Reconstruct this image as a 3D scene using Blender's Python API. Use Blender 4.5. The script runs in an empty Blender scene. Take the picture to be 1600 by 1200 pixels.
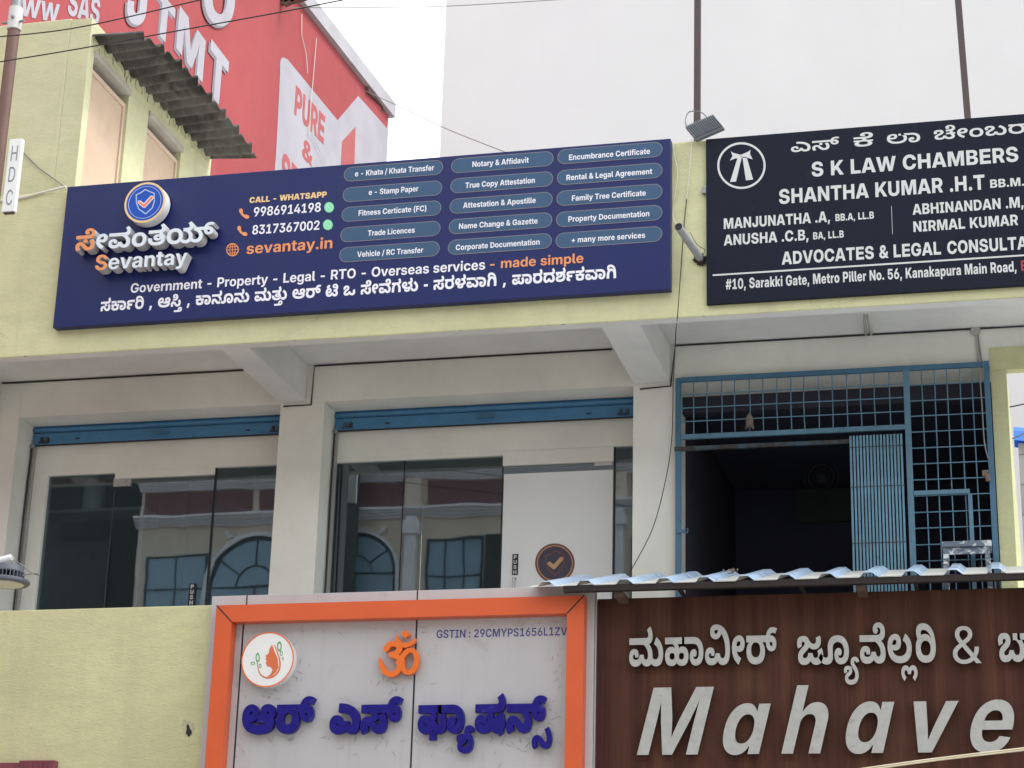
import bpy, math, random
from mathutils import Vector, Matrix
from mathutils.geometry import delaunay_2d_cdt
R = math.radians
rnd = random.Random(7)
scene = bpy.context.scene
COL = scene.collection

# ------------------------------------------------------------------ camera
FPX, YAW, PIT, ROL = 3158.7, 0.247353617, 0.325591331, 0.0279115357
CAM = Vector((0.0, -17.5, 1.65))
_f = Vector((-math.sin(YAW)*math.cos(PIT), math.cos(YAW)*math.cos(PIT), math.sin(PIT)))
_r = Vector((math.cos(YAW), math.sin(YAW), 0))
_u = _r.cross(_f)
_r2 = math.cos(ROL)*_r + math.sin(ROL)*_u
_u2 = -math.sin(ROL)*_r + math.cos(ROL)*_u
cd = bpy.data.cameras.new('camera'); cam = bpy.data.objects.new('camera', cd); COL.objects.link(cam)
cd.sensor_width = 36; cd.lens = 36*FPX/1600; cd.clip_start = 0.1; cd.clip_end = 2000
m = Matrix((_r2, _u2, -_f)).transposed().to_4x4(); m.translation = CAM
cam.matrix_world = m
scene.camera = cam

# ------------------------------------------------------------------ sky and sun
SUN_EL, SUN_AZ = R(54), R(84)          # azimuth measured clockwise from +y
w = bpy.data.worlds.new('World'); scene.world = w; w.use_nodes = True
nt = w.node_tree; nt.nodes.clear()
sky = nt.nodes.new('ShaderNodeTexSky'); sky.sky_type = 'NISHITA'; sky.sun_disc = False
sky.sun_elevation = SUN_EL; sky.sun_rotation = SUN_AZ; sky.air_density = 1.0; sky.dust_density = 4.0; sky.ozone_density = 1.0
hs = nt.nodes.new('ShaderNodeHueSaturation'); hs.inputs['Saturation'].default_value = 0.10   # overcast: the blue is washed out
bg = nt.nodes.new('ShaderNodeBackground'); bg.inputs['Strength'].default_value = 0.15
wo = nt.nodes.new('ShaderNodeOutputWorld')
cl = nt.nodes.new('ShaderNodeMix'); cl.data_type = 'RGBA'; cl.inputs['Factor'].default_value = 0.82      # even bright cloud deck over the sky
cl.inputs['B'].default_value = (6.6, 6.8, 6.95, 1)
nt.links.new(sky.outputs[0], hs.inputs['Color']); nt.links.new(hs.outputs[0], cl.inputs['A']); nt.links.new(cl.outputs['Result'], bg.inputs['Color']); nt.links.new(bg.outputs[0], wo.inputs[0])
sl = bpy.data.lights.new('sun', 'SUN'); sl.energy = 1.0; sl.angle = R(20); sl.color = (1, .985, .95)
so = bpy.data.objects.new('sun', sl); COL.objects.link(so)
sd = Vector((math.sin(SUN_AZ)*math.cos(SUN_EL), math.cos(SUN_AZ)*math.cos(SUN_EL), math.sin(SUN_EL)))
so.rotation_euler = (-sd).to_track_quat('-Z', 'Y').to_euler(); so.location = sd*60
vs = scene.view_settings
vs.view_transform = 'Standard'; vs.look = 'None'; vs.exposure = 1.08; vs.gamma = 1; vs.use_curve_mapping = False
scene.cycles.max_bounces = 8; scene.cycles.transparent_max_bounces = 16
try: scene.cycles.use_denoising = True
except Exception: pass

# ------------------------------------------------------------------ helpers
def ray(px, py):
    return _r2*((px-800)/FPX) - _u2*((py-600)/FPX) + _f
def at(px, py, y=0.0):
    """world point where a line of sight of the survey photograph meets the upright plane y = const"""
    d = ray(px, py); t = (y-CAM.y)/d.y
    return CAM + d*t
def atx(px, py, x):
    d = ray(px, py); t = (x-CAM.x)/d.x
    return CAM + d*t
def V(*a): return Vector(a)

def signed(c):
    return sum(c[i-1][0]*c[i][1]-c[i][0]*c[i-1][1] for i in range(len(c)))/2
def tess(contours):
    """non-zero winding fill of 2-D contours -> verts, triangles, boundary edges"""
    vs_, es = [], []
    segs = []
    for c in contours:
        n0 = len(vs_); vs_ += [Vector(p) for p in c]
        es += [(n0+i, n0+(i+1) % len(c)) for i in range(len(c))]
        segs += [(c[i], c[(i+1) % len(c)]) for i in range(len(c))]
    size = max(max(abs(p[0]), abs(p[1])) for p in vs_) or 1
    ov, oe, of, *_ = delaunay_2d_cdt(vs_, es, [], 0, size*1e-7)
    keep = []
    for f in of:
        if len(f) != 3: continue
        a, b, c = (ov[i] for i in f)
        x, y = (a+b+c)/3
        if abs((b-a).cross(c-a)) < size*size*1e-12: continue
        wn = 0
        for (x0, y0), (x1, y1) in segs:
            if (y0 > y) != (y1 > y):
                if x < x0+(y-y0)/(y1-y0)*(x1-x0): wn += 1 if y1 > y0 else -1
        if wn:
            keep.append(tuple(f) if (b-a).cross(c-a) > 0 else (f[0], f[2], f[1]))
    cnt = {}
    for f in keep:
        for i in range(3):
            e = (f[i], f[(i+1) % 3]); k = (min(e), max(e))
            cnt.setdefault(k, []).append(e)
    bd = [v[0] for v in cnt.values() if len(v) == 1]
    return [tuple(p) for p in ov], keep, bd

ORG = {}
class MB:
    def __init__(s): s.v = []; s.f = []
    def add(s, vs, fs):
        n = len(s.v); s.v += [Vector(p) for p in vs]; s.f += [tuple(i+n for i in f) for f in fs]; return s
    def box(s, x0, x1, y0, y1, z0, z1):
        x0, x1 = min(x0, x1), max(x0, x1); y0, y1 = min(y0, y1), max(y0, y1); z0, z1 = min(z0, z1), max(z0, z1)
        return s.add([(x0,y0,z0),(x1,y0,z0),(x1,y1,z0),(x0,y1,z0),(x0,y0,z1),(x1,y0,z1),(x1,y1,z1),(x0,y1,z1)],
              [(0,3,2,1),(4,5,6,7),(0,1,5,4),(1,2,6,5),(2,3,7,6),(3,0,4,7)])
    def obox(s, o, a, b, c):
        """box from corner o along vectors a, b, c"""
        o, a, b, c = Vector(o), Vector(a), Vector(b), Vector(c)
        if a.cross(b).dot(c) < 0: a, b = b, a
        return s.add([o, o+a, o+a+b, o+b, o+c, o+a+c, o+a+b+c, o+b+c],
              [(0,3,2,1),(4,5,6,7),(0,1,5,4),(1,2,6,5),(2,3,7,6),(3,0,4,7)])
    def bar(s, p, q, wx, wy, up=(0,0,1)):
        """rectangular bar from p to q"""
        p, q = Vector(p), Vector(q); d = (q-p).normalized(); u = Vector(up)
        a = d.cross(u)
        if a.length < 1e-4: a = d.cross(Vector((1,0,0)))
        a.normalize(); b = a.cross(d).normalized()
        return s.obox(p-a*wx/2-b*wy/2, a*wx, b*wy, q-p)
    def tube(s, pts, r, n=8, cap=True):
        pts = [Vector(p) for p in pts]
        rs = r if isinstance(r, (list, tuple)) else [r]*len(pts)
        base = len(s.v); prev = None
        for i, p in enumerate(pts):
            d = (pts[min(i+1, len(pts)-1)]-pts[max(i-1, 0)]).normalized()
            a = d.cross(Vector((0,0,1))) if prev is None else prev-d*prev.dot(d)
            if a.length < 1e-4: a = d.cross(Vector((1,0,0)))
            a.normalize(); prev = a; b = d.cross(a)
            for k in range(n):
                t = 2*math.pi*k/n
                s.v.append(p+(a*math.cos(t)+b*math.sin(t))*rs[i])
        for i in range(len(pts)-1):
            for k in range(n):
                q = base+i*n
                s.f.append((q+k, q+(k+1) % n, q+n+(k+1) % n, q+n+k))
        if cap:
            s.f.append(tuple(base+k for k in range(n))[::-1]); s.f.append(tuple(base+(len(pts)-1)*n+k for k in range(n)))
        return s
    def lathe(s, c, prof, n=24, ax=None):
        """prof: (radius, height) along axis ax from centre c"""
        c = Vector(c); ax = Vector(ax or (0,0,1)).normalized()
        a = ax.cross(Vector((0,1,0)))
        if a.length < 1e-3: a = ax.cross(Vector((1,0,0)))
        a.normalize(); b = ax.cross(a); base = len(s.v)
        for r, h in prof:
            for k in range(n):
                t = 2*math.pi*k/n
                s.v.append(c+ax*h+(a*math.cos(t)+b*math.sin(t))*r)
        for i in range(len(prof)-1):
            for k in range(n):
                q = base+i*n
                s.f.append((q+k, q+(k+1) % n, q+n+(k+1) % n, q+n+k))
        s.f.append(tuple(base+k for k in range(n))[::-1]); s.f.append(tuple(base+(len(prof)-1)*n+k for k in range(n)))
        return s
    def ext(s, T, mp, depth, back=True):
        """extrude a tessellation T through mp(u, v, d): d = 0 front face, d = depth back"""
        ov, tr, bd = T; n = len(ov); base = len(s.v)
        s.v += [Vector(mp(u, v, 0)) for u, v in ov]
        s.f += [tuple(base+i for i in t) for t in tr]
        if depth:
            s.v += [Vector(mp(u, v, depth)) for u, v in ov]
            s.f += [(base+a, base+n+a, base+n+b, base+b) for a, b in bd]
            if back: s.f += [tuple(base+n+i for i in t[::-1]) for t in tr]
        return s
    def build(s, name, mat, parent=None, smooth=False, bevel=0, org=None):
        o_ = ORG[parent] if parent is not None else Vector(org if org is not None else (0, 0, 0))
        me = bpy.data.meshes.new(name)
        me.from_pydata([p-o_ for p in s.v], [], s.f); me.update()
        me.materials.append(mat)
        if smooth:
            for p in me.polygons: p.use_smooth = True
        o = bpy.data.objects.new(name, me); COL.objects.link(o)
        if parent is not None: o.parent = parent
        else: o.location = o_
        ORG[o] = o_
        if bevel:
            b = o.modifiers.new('bevel', 'BEVEL'); b.width = bevel; b.segments = 2; b.limit_method = 'ANGLE'; b.angle_limit = R(40)
        if smooth:
            try:
                with bpy.context.temp_override(object=o, active_object=o, selected_objects=[o]): pass
                me.set_sharp_from_angle(angle=R(42))
            except Exception: pass
        return o

def thing(name, label, cat, loc, group=None):
    o = bpy.data.objects.new(name, None); COL.objects.link(o); o.location = loc
    o.empty_display_size = .2
    ORG[o] = Vector(loc); o['label'] = label; o['category'] = cat
    if group: o['group'] = group
    return o
def tag(o, label, cat, group=None):
    o['label'] = label; o['category'] = cat
    if group: o['group'] = group
    return o
def struct(o): o['kind'] = 'structure'; return o

# ------------------------------------------------------------------ materials
def mk(name):
    mt = bpy.data.materials.new(name); mt.use_nodes = True
    n = mt.node_tree; b = n.nodes['Principled BSDF']
    return mt, n, b
def noise(n, scale, detail=4, rough=.55, vec=None, dist=0.0):
    t = n.nodes.new('ShaderNodeTexNoise'); t.inputs['Scale'].default_value = scale
    t.inputs['Detail'].default_value = detail; t.inputs['Roughness'].default_value = rough
    t.inputs['Distortion'].default_value = dist
    if vec: n.links.new(vec, t.inputs['Vector'])
    return t
def ramp(n, src, p0, p1, c0, c1):
    r = n.nodes.new('ShaderNodeValToRGB'); e = r.color_ramp.elements
    e[0].position = p0; e[0].color = (*c0, 1) if len(c0) == 3 else c0
    e[1].position = p1; e[1].color = (*c1, 1) if len(c1) == 3 else c1
    n.links.new(src, r.inputs[0]); return r
def mapping(n, scale=(1,1,1), rot=(0,0,0)):
    tc = n.nodes.new('ShaderNodeTexCoord'); mp = n.nodes.new('ShaderNodeMapping')
    mp.inputs['Scale'].default_value = scale; mp.inputs['Rotation'].default_value = rot
    n.links.new(tc.outputs['Object'], mp.inputs['Vector']); return mp.outputs[0]
def mix(n, fac, a, b, mode='MIX'):
    x = n.nodes.new('ShaderNodeMix'); x.data_type = 'RGBA'; x.blend_type = mode
    for s, v in ((x.inputs['Factor'], fac), (x.inputs['A'], a), (x.inputs['B'], b)):
        if hasattr(v, 'is_output') or hasattr(v, 'links'): n.links.new(v, s)
        elif isinstance(v, (int, float)): s.default_value = v
        else: s.default_value = (*v, 1)
    return x.outputs['Result']
def bump(n, b, src, strength, dist=.01):
    bp = n.nodes.new('ShaderNodeBump'); bp.inputs['Strength'].default_value = strength; bp.inputs['Distance'].default_value = dist
    n.links.new(src, bp.inputs['Height']); n.links.new(bp.outputs[0], b.inputs['Normal']); return bp
def paint(name, col, rough=.5, var=.12, scale=3, metal=0, bmp=0, bscale=60, dirt=None, dirt_lo=.6, dirt_hi=.8, spec=.5, dscale=2.5, stretch=(1,1,1)):
    mt, n, b = mk(name)
    v = mapping(n, stretch)
    t = noise(n, scale, 6, .6, v)
    lo = tuple(c*(1-var) for c in col); hi = tuple(min(1, c*(1+var*.6)) for c in col)
    c = ramp(n, t.outputs['Fac'], .3, .7, lo, hi).outputs['Color']
    if dirt:
        t2 = noise(n, dscale, 8, .68, v, .6)
        fac = ramp(n, t2.outputs['Fac'], dirt_lo, dirt_hi, (0,0,0), (1,1,1)).outputs['Color']
        c = mix(n, fac, c, dirt)
    n.links.new(c, b.inputs['Base Color'])
    b.inputs['Roughness'].default_value = rough; b.inputs['Metallic'].default_value = metal
    b.inputs['Specular IOR Level'].default_value = spec
    rv = ramp(n, t.outputs['Fac'], .3, .7, (max(0, rough-.08),)*3, (min(1, rough+.1),)*3)
    n.links.new(rv.outputs['Color'], b.inputs['Roughness'])
    if bmp:
        t3 = noise(n, bscale, 5, .6, v); bump(n, b, t3.outputs['Fac'], bmp)
    return mt
def plaster(name, col, dirt, bmp=.35, streak=.35, big=1.0, spec=.2, crack=0, edge=None, var=.86):
    """painted cement render: uneven coat, rain streaks, grime patches, trowel texture"""
    mt, n, b = mk(name)
    v = mapping(n); vs_ = mapping(n, (2.2, 2.2, .18)); vh = mapping(n, (1, 1, 2.6))
    t5 = noise(n, 90, 3, .6, vh)
    t1 = noise(n, .9*big, 7, .62, v); t2 = noise(n, 1.6, 7, .66, vs_, .3); t3 = noise(n, 7, 8, .7, v, .8); t4 = noise(n, 19, 8, .72, vh, .5)
    c = mix(n, ramp(n, t1.outputs['Fac'], .34, .72, (0,0,0), (1,1,1)).outputs['Color'], tuple(x*(1.7-.76*var) if var < .9 else x*1.01 for x in col), tuple(x*var for x in col))
    f2 = ramp(n, t2.outputs['Fac'], .55, .82, (0,0,0), (streak,)*3).outputs['Color']
    c = mix(n, f2, c, dirt)
    f3 = ramp(n, t3.outputs['Fac'], .62, .80, (0,0,0), (.55,)*3).outputs['Color']
    c = mix(n, f3, c, tuple((a+d*.6)/1.6 for a, d in zip(col, dirt)))
    f4 = ramp(n, t4.outputs['Fac'], .56, .75, (0,0,0), (.28,)*3).outputs['Color']
    c = mix(n, f4, c, dirt)
    if crack:
        t6 = noise(n, 3.2, 7, .7, vh, .4)          # grey weathered blotches
        c = mix(n, ramp(n, t6.outputs['Fac'], .46, .70, (0,0,0), (.62,)*3).outputs['Color'], c, tuple((a*.62+d*.38) for a, d in zip(col, dirt)))
        t7 = noise(n, 48, 6, .75, vh, .3)          # dark flecks in the trowel marks
        c = mix(n, ramp(n, t7.outputs['Fac'], .57, .70, (0,0,0), (.50,)*3).outputs['Color'], c, tuple(d*.8 for d in dirt))
        dn = noise(n, 2.6, 6, .7, v); sc = n.nodes.new('ShaderNodeVectorMath'); sc.operation = 'SCALE'; sc.inputs['Scale'].default_value = .55
        av = n.nodes.new('ShaderNodeVectorMath'); av.operation = 'ADD'
        n.links.new(dn.outputs['Color'], sc.inputs[0]); n.links.new(v, av.inputs[0]); n.links.new(sc.outputs[0], av.inputs[1])
        vo = n.nodes.new('ShaderNodeTexVoronoi'); vo.feature = 'DISTANCE_TO_EDGE'; vo.inputs['Scale'].default_value = .75; n.links.new(av.outputs[0], vo.inputs['Vector'])
        ln = ramp(n, vo.outputs['Distance'], .0, .006, (1,1,1), (0,0,0)).outputs['Color']
        mk2 = noise(n, .8, 3, .5, v); gate = ramp(n, mk2.outputs['Fac'], .56, .62, (0,0,0), (crack,)*3).outputs['Color']
        c = mix(n, mix(n, 1.0, ln, gate, 'MULTIPLY'), c, tuple(d*.45 for d in dirt))
    if edge:
        sp = n.nodes.new('ShaderNodeSeparateXYZ'); n.links.new(v, sp.inputs[0])
        t8 = noise(n, 9, 6, .7, v); ma = n.nodes.new('ShaderNodeMath'); ma.operation = 'MULTIPLY_ADD'; ma.inputs[1].default_value = .11
        n.links.new(t8.outputs['Fac'], ma.inputs[0]); ma.inputs[2].default_value = edge-.0635
        lt_ = n.nodes.new('ShaderNodeMath'); lt_.operation = 'LESS_THAN'; n.links.new(sp.outputs['Z'], lt_.inputs[0]); n.links.new(ma.outputs[0], lt_.inputs[1])
        c = mix(n, lt_.outputs[0], c, (.30, .29, .27))      # chipped drip edge showing bare cement
    n.links.new(c, b.inputs['Base Color']); b.inputs['Roughness'].default_value = .9
    b.inputs['Specular IOR Level'].default_value = spec
    add = n.nodes.new('ShaderNodeMath'); add.operation = 'MULTIPLY_ADD'; add.inputs[1].default_value = .5
    n.links.new(t3.outputs['Fac'], add.inputs[0]); n.links.new(t4.outputs['Fac'], add.inputs[2])
    ad2 = n.nodes.new('ShaderNodeMath'); ad2.operation = 'MULTIPLY_ADD'; ad2.inputs[1].default_value = .35
    n.links.new(t5.outputs['Fac'], ad2.inputs[0]); n.links.new(add.outputs[0], ad2.inputs[2])
    bump(n, b, ad2.outputs[0], bmp, .014)
    return mt

M = {}
M['yellow'] = plaster('yellow_plaster', (.65, .645, .395), (.36, .355, .25), .6, crack=.28, edge=8.312)
M['yellow_wall'] = plaster('yellow_rough_plaster', (.66, .655, .39), (.36, .355, .25), .85, .3, crack=.12)
M['yellow_roof'] = plaster('yellow_roof_room_plaster', (.62, .62, .40), (.34, .335, .25), .5, .5, crack=.3)
M['cream'] = plaster('cream_plaster', (.765, .76, .705), (.65, .64, .59), .08, .18)
M['soffit'] = plaster('soffit_plaster', (.755, .75, .73), (.63, .62, .605), .08, .15)
M['white_wall'] = plaster('white_building_plaster', (.60, .605, .61), (.565, .57, .575), .1, .35, .5, var=.965)
M['red_wall'] = plaster('red_wall_paint', (.40, .088, .095), (.37, .15, .155), .12, .25, .5)
M['red_coping'] = plaster('grey_coping', (.46, .45, .48), (.36, .35, .37), .1)
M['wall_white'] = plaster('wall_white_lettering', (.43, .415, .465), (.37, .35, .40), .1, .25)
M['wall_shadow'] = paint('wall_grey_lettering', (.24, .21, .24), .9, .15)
M['wall_redtext'] = paint('wall_red_lettering', (.44, .115, .12), .9, .15)
M['navy'] = paint('navy_vinyl', (.008, .0155, .105), .36, .06, 1.2, spec=.3)
M['navy_edge'] = paint('navy_sheet_edge', (.035, .04, .13), .4, .1)
M['pill'] = paint('teal_print', (.046, .100, .190), .45, .08, 2, spec=.25)
M['pill_rim'] = paint('pill_outline_print', (.22, .21, .24), .4, .1)
M['white'] = paint('white_print', (.82, .82, .90), .4, .04)
M['offwhite'] = paint('white_acrylic', (.80, .80, .80), .35, .05)
M['ice_white'] = paint('ice_white_acrylic', (.70, .77, .84), .4, .04)
M['gate_bar'] = paint('blue_gate_enamel', (.13, .27, .38), .45, .2, 5, dirt=(.06, .05, .05), dirt_lo=.62, dirt_hi=.76, dscale=5)
M['chip_rim'] = paint('broken_plaster', (.50, .49, .33), .95, .3, 30)
M['orange'] = paint('orange_print', (.80, .29, .10), .4, .06)
M['coral'] = paint('coral_emblem_print', (.66, .16, .06), .4, .06)
M['pale_orange'] = paint('pale_orange_print', (.85, .58, .27), .4, .06)
M['mint'] = paint('mint_print', (.22, .72, .42), .4, .06)
M['mint_dark'] = paint('mint_icon_print', (.50, .85, .62), .4, .06)
M['blue_disc'] = paint('blue_print', (.014, .085, .47), .45, .08, spec=.25)
M['pale_blue'] = paint('pale_blue_print', (.42, .52, .75), .4, .05)
M['check_orange'] = paint('coral_print', (.80, .22, .12), .4, .05)
M['letter_side'] = paint('letter_return', (.56, .57, .58), .45, .06)
M['black'] = paint('black_sheet', (.008, .011, .024), .5, .15, 1.5, spec=.15, dirt=(.05, .05, .06), dirt_lo=.62, dirt_hi=.85)
M['silver_print'] = paint('light_grey_print', (.60, .61, .62), .5, .06)
M['red_print'] = paint('red_print', (.36, .02, .05), .5, .05)
M['acp'] = paint('grey_panel', (.47, .46, .475), .42, .05, 1.2, dirt=(.26, .25, .25), dirt_lo=.60, dirt_hi=.82, dscale=1.6)
M['trim'] = paint('pale_trim', (.62, .60, .60), .4, .08, 2, dirt=(.4, .38, .37))
M['orange_acp'] = paint('orange_panel', (.64, .105, .03), .36, .07, 1.5, dirt=(.40, .10, .05), dirt_lo=.63, dirt_hi=.9)
M['seam'] = paint('dark_seam', (.02, .02, .03), .7, .1)
M['om_orange'] = paint('orange_acrylic', (.80, .16, .02), .3, .06)
M['royal'] = paint('royal_blue_acrylic', (.010, .006, .19), .4, .25, 14, spec=.25, dirt=(.055, .045, .24), dirt_lo=.60, dirt_hi=.72, dscale=9)
M['gst'] = paint('indigo_print', (.05, .045, .20), .5, .08)
M['steel_letter'] = paint('brushed_steel', (.42, .42, .405), .5, .10, 12, metal=.25, dirt=(.24, .235, .22), dirt_lo=.55, dirt_hi=.8, dscale=14)
M['steel_dark'] = paint('dark_letter_return', (.035, .03, .03), .6, .1)
M['blue_paint'] = paint('blue_enamel', (.058, .155, .255), .45, .16, 5, dirt=(.05, .06, .07), dirt_lo=.62, dirt_hi=.74, bmp=.1, dscale=8)
M['blue_bar'] = paint('blue_enamel_bar', (.095, .205, .295), .45, .16, 5, dirt=(.07, .06, .06), dirt_lo=.64, dirt_hi=.78, dscale=6)
M['blue_rust'] = paint('rusty_blue_enamel', (.04, .08, .11), .6, .3, 6, dirt=(.035, .022, .016), dirt_lo=.45, dirt_hi=.6, dscale=7)
M['shutter'] = paint('shutter_enamel', (.060, .20, .38), .40, .15, 4, dirt=(.05, .09, .13), dirt_lo=.6, dirt_hi=.75, dscale=4, stretch=(1,1,3))
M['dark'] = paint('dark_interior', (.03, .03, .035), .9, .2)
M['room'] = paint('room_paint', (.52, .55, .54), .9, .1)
M['room_dark'] = paint('room_shade_navy', (.035, .035, .055), .9, .15)  # darker copy of the room blue, with the shade put into the colour
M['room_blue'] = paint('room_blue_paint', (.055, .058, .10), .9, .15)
M['asbestos'] = paint('weathered_cement_sheet', (.125, .121, .119), .95, .35, 4, bmp=.3, bscale=40, dirt=(.040, .037, .037), dirt_lo=.46, dirt_hi=.66, dscale=1.6, stretch=(1.5,.8,1), spec=.1)
M['peach'] = paint('peach_board', (.56, .42, .31), .7, .08, 2, bmp=.05, dirt=(.45, .33, .25), dirt_lo=.55, dirt_hi=.8)
M['peach_dark'] = paint('peach_frame', (.60, .46, .36), .75, .1)
M['grey_lintel'] = paint('grey_lintel', (.46, .43, .38), .9, .15)
M['pole_brown'] = paint('brown_pole_paint', (.155, .085, .068), .5, .12, 5, spec=.4)
M['post_dark'] = paint('dark_brown_post', (.075, .050, .052), .6, .2, 5)
M['collar'] = paint('pale_grey_metal', (.58, .57, .56), .5, .1, 6)
M['grey_metal'] = paint('grey_metal', (.26, .27, .29), .45, .15, 6, metal=.4)
M['flood'] = paint('floodlight_grey', (.15, .17, .20), .5, .15, 8)
M['pvc'] = paint('grey_pvc', (.33, .34, .37), .5, .12, 6, dirt=(.2, .2, .2))
M['cable'] = paint('black_cable', (.018, .018, .02), .6, .1)
M['grey_cable'] = paint('grey_cable', (.22, .22, .22), .6, .1)
M['white_cable'] = paint('white_cable', (.68, .66, .62), .5, .1)
M['beige_cable'] = paint('beige_cable', (.50, .44, .32), .6, .15)
M['conduit'] = paint('conduit_grey', (.40, .39, .36), .6, .1)
M['tin_trough'] = paint('pale_roof_sheet', (.66, .66, .62), .45, .08, 3, dirt=(.42, .40, .37), dirt_lo=.58, dirt_hi=.8, dscale=3)
M['guide'] = paint('dull_guide_rail', (.36, .35, .33), .5, .1)
M['tin'] = paint('blue_roof_sheet', (.47, .61, .80), .28, .06, 1.5, metal=.0, dirt=(.50, .58, .70), dirt_lo=.62, dirt_hi=.85, dscale=6)  # pale blue for the humps, troughs use the paler sheet
M['rust_beam'] = paint('rusty_dark_beam', (.020, .014, .013), .8, .3, 8, dirt=(.03, .02, .02))
M['rust_block'] = paint('brown_block', (.12, .075, .06), .8, .2)
M['stool'] = paint('chipped_blue_grey_wood', (.13, .165, .215), .7, .2, 9, bmp=.2, dirt=(.66, .68, .70), dirt_lo=.50, dirt_hi=.58, dscale=11)
M['cobweb'] = paint('dusty_cobweb', (.17, .165, .16), .9, .3)
M['maroon'] = paint('maroon_sheet', (.20, .05, .07), .5, .2, 6)
M['film'] = paint('frosted_film', (.74, .75, .76), .55, .05, 1.0, spec=.35)
M['sticker'] = paint('maroon_sticker', (.16, .045, .035), .4, .1)
M['sticker_navy'] = paint('navy_sticker', (.035, .03, .06), .4, .1)
M['sticker_gold'] = paint('gold_sticker', (.52, .30, .14), .4, .1)
M['chrome'] = paint('satin_chrome', (.55, .54, .52), .3, .08, 6, metal=.8)
M['lens'] = paint('lamp_lens', (.62, .61, .52), .4, .05)
M['lamp_body'] = paint('lamp_body', (.09, .10, .13), .45, .12, 6)
M['rag'] = paint('tan_bundle', (.20, .16, .13), .9, .4, 30)
M['tarp'] = paint('blue_tarp', (.03, .16, .62), .45, .15, 4)
M['facing_cream'] = plaster('facing_cream', (.82, .72, .59), (.58, .50, .40), .1)
M['facing_white'] = plaster('facing_moulding', (.86, .86, .88), (.7, .7, .7), .05)
M['facing_maroon'] = paint('facing_maroon_boards', (.22, .11, .12), .7, .25, 3, stretch=(6,1,.5))
M['facing_glass'] = paint('facing_blue_glass', (.30, .46, .57), .2, .1, .4)
M['facing_frame'] = paint('facing_frames', (.05, .07, .09), .5, .1)
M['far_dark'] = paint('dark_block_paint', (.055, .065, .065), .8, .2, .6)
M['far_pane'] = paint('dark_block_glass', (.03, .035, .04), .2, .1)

def wood_board():
    mt, n, b = mk('brown_striped_laminate')
    v = mapping(n, (6.3, 1, .10)); v2 = mapping(n, (55, 1, .8)); v3 = mapping(n, (1, 1, 1))
    t = noise(n, 1.0, 5, .6, v, .2); t2 = noise(n, 1.0, 4, .6, v2); t3 = noise(n, 1.1, 4, .6, v3)
    c = ramp(n, t.outputs['Fac'], .30, .72, (.043, .0155, .0125), (.110, .046, .029)).outputs['Color']
    c = mix(n, ramp(n, t2.outputs['Fac'], .42, .68, (0,0,0), (.38,)*3).outputs['Color'], c, (.030, .013, .013))
    c = mix(n, ramp(n, t3.outputs['Fac'], .5, .75, (0,0,0), (.35,)*3).outputs['Color'], c, (.12, .075, .04))
    n.links.new(c, b.inputs['Base Color']); b.inputs['Roughness'].default_value = .6; b.inputs['Specular IOR Level'].default_value = .12
    bump(n, b, t2.outputs['Fac'], .08)
    return mt
M['board'] = wood_board()
def glass(name, refl=.12, tint=(.66, .72, .72), wave=.0040, seed=0.0):
    """tinted shop glass: mirror reflection over a tinted see-through pane, slightly wavy"""
    mt, n, b = mk(name); n.nodes.remove(b)
    out = [x for x in n.nodes if x.type == 'OUTPUT_MATERIAL'][0]
    g = n.nodes.new('ShaderNodeBsdfGlossy'); g.inputs['Roughness'].default_value = .012; g.inputs['Color'].default_value = (.80, .90, 1, 1)
    t = n.nodes.new('ShaderNodeBsdfTransparent'); t.inputs['Color'].default_value = (*tint, 1)
    fr = n.nodes.new('ShaderNodeFresnel'); fr.inputs['IOR'].default_value = 1.5
    ad = n.nodes.new('ShaderNodeMath'); ad.operation = 'ADD'; ad.inputs[1].default_value = refl-.04; ad.use_clamp = True
    mx = n.nodes.new('ShaderNodeMixShader')
    n.links.new(fr.outputs[0], ad.inputs[0]); n.links.new(ad.outputs[0], mx.inputs[0])
    n.links.new(t.outputs[0], mx.inputs[1]); n.links.new(g.outputs[0], mx.inputs[2]); n.links.new(mx.outputs[0], out.inputs[0])
    v = mapping(n, (1.0, 1, 2.2)); ns = noise(n, 1.1+seed, 1.0, .4, v)
    bp = n.nodes.new('ShaderNodeBump'); bp.inputs['Strength'].default_value = wave; bp.inputs['Distance'].default_value = .06
    n.links.new(ns.outputs['Fac'], bp.inputs['Height']); n.links.new(bp.outputs[0], g.inputs['Normal'])
    return mt
M['glass'] = glass('tinted_shop_glass'); M['glass2'] = glass('tinted_shop_glass_wavy', .12, wave=.0075, seed=.2)
def asphalt():
    mt, n, b = mk('pale_bounce_road'); v = mapping(n)  # unseen road kept pale so it bounces light up under the overhang
    t = noise(n, 60, 6, .7, v); t2 = noise(n, .3, 5, .6, v)
    c = mix(n, t2.outputs['Fac'], ramp(n, t.outputs['Fac'], .3, .7, (.22,.215,.20), (.34,.33,.31)).outputs['Color'], (.30, .285, .26))
    n.links.new(c, b.inputs['Base Color']); b.inputs['Roughness'].default_value = .95; bump(n, b, t.outputs['Fac'], .4); return mt
M['asphalt'] = asphalt()
n_ = M['acp'].node_tree; b_ = n_.nodes['Principled BSDF']; src = b_.inputs['Base Color'].links[0].from_socket
t_ = noise(n_, 1.0, 7, .68, mapping(n_, (9, 9, .8)), .3); t2_ = noise(n_, 5, 8, .75, mapping(n_), 1.2)
c_ = mix(n_, ramp(n_, t_.outputs['Fac'], .55, .82, (0,0,0), (.32,)*3).outputs['Color'], src, (.27, .26, .255))   # rain streaks
c_ = mix(n_, ramp(n_, t2_.outputs['Fac'], .66, .80, (0,0,0), (.25,)*3).outputs['Color'], c_, (.22, .21, .205))
n_.links.new(c_, b_.inputs['Base Color'])
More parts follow.
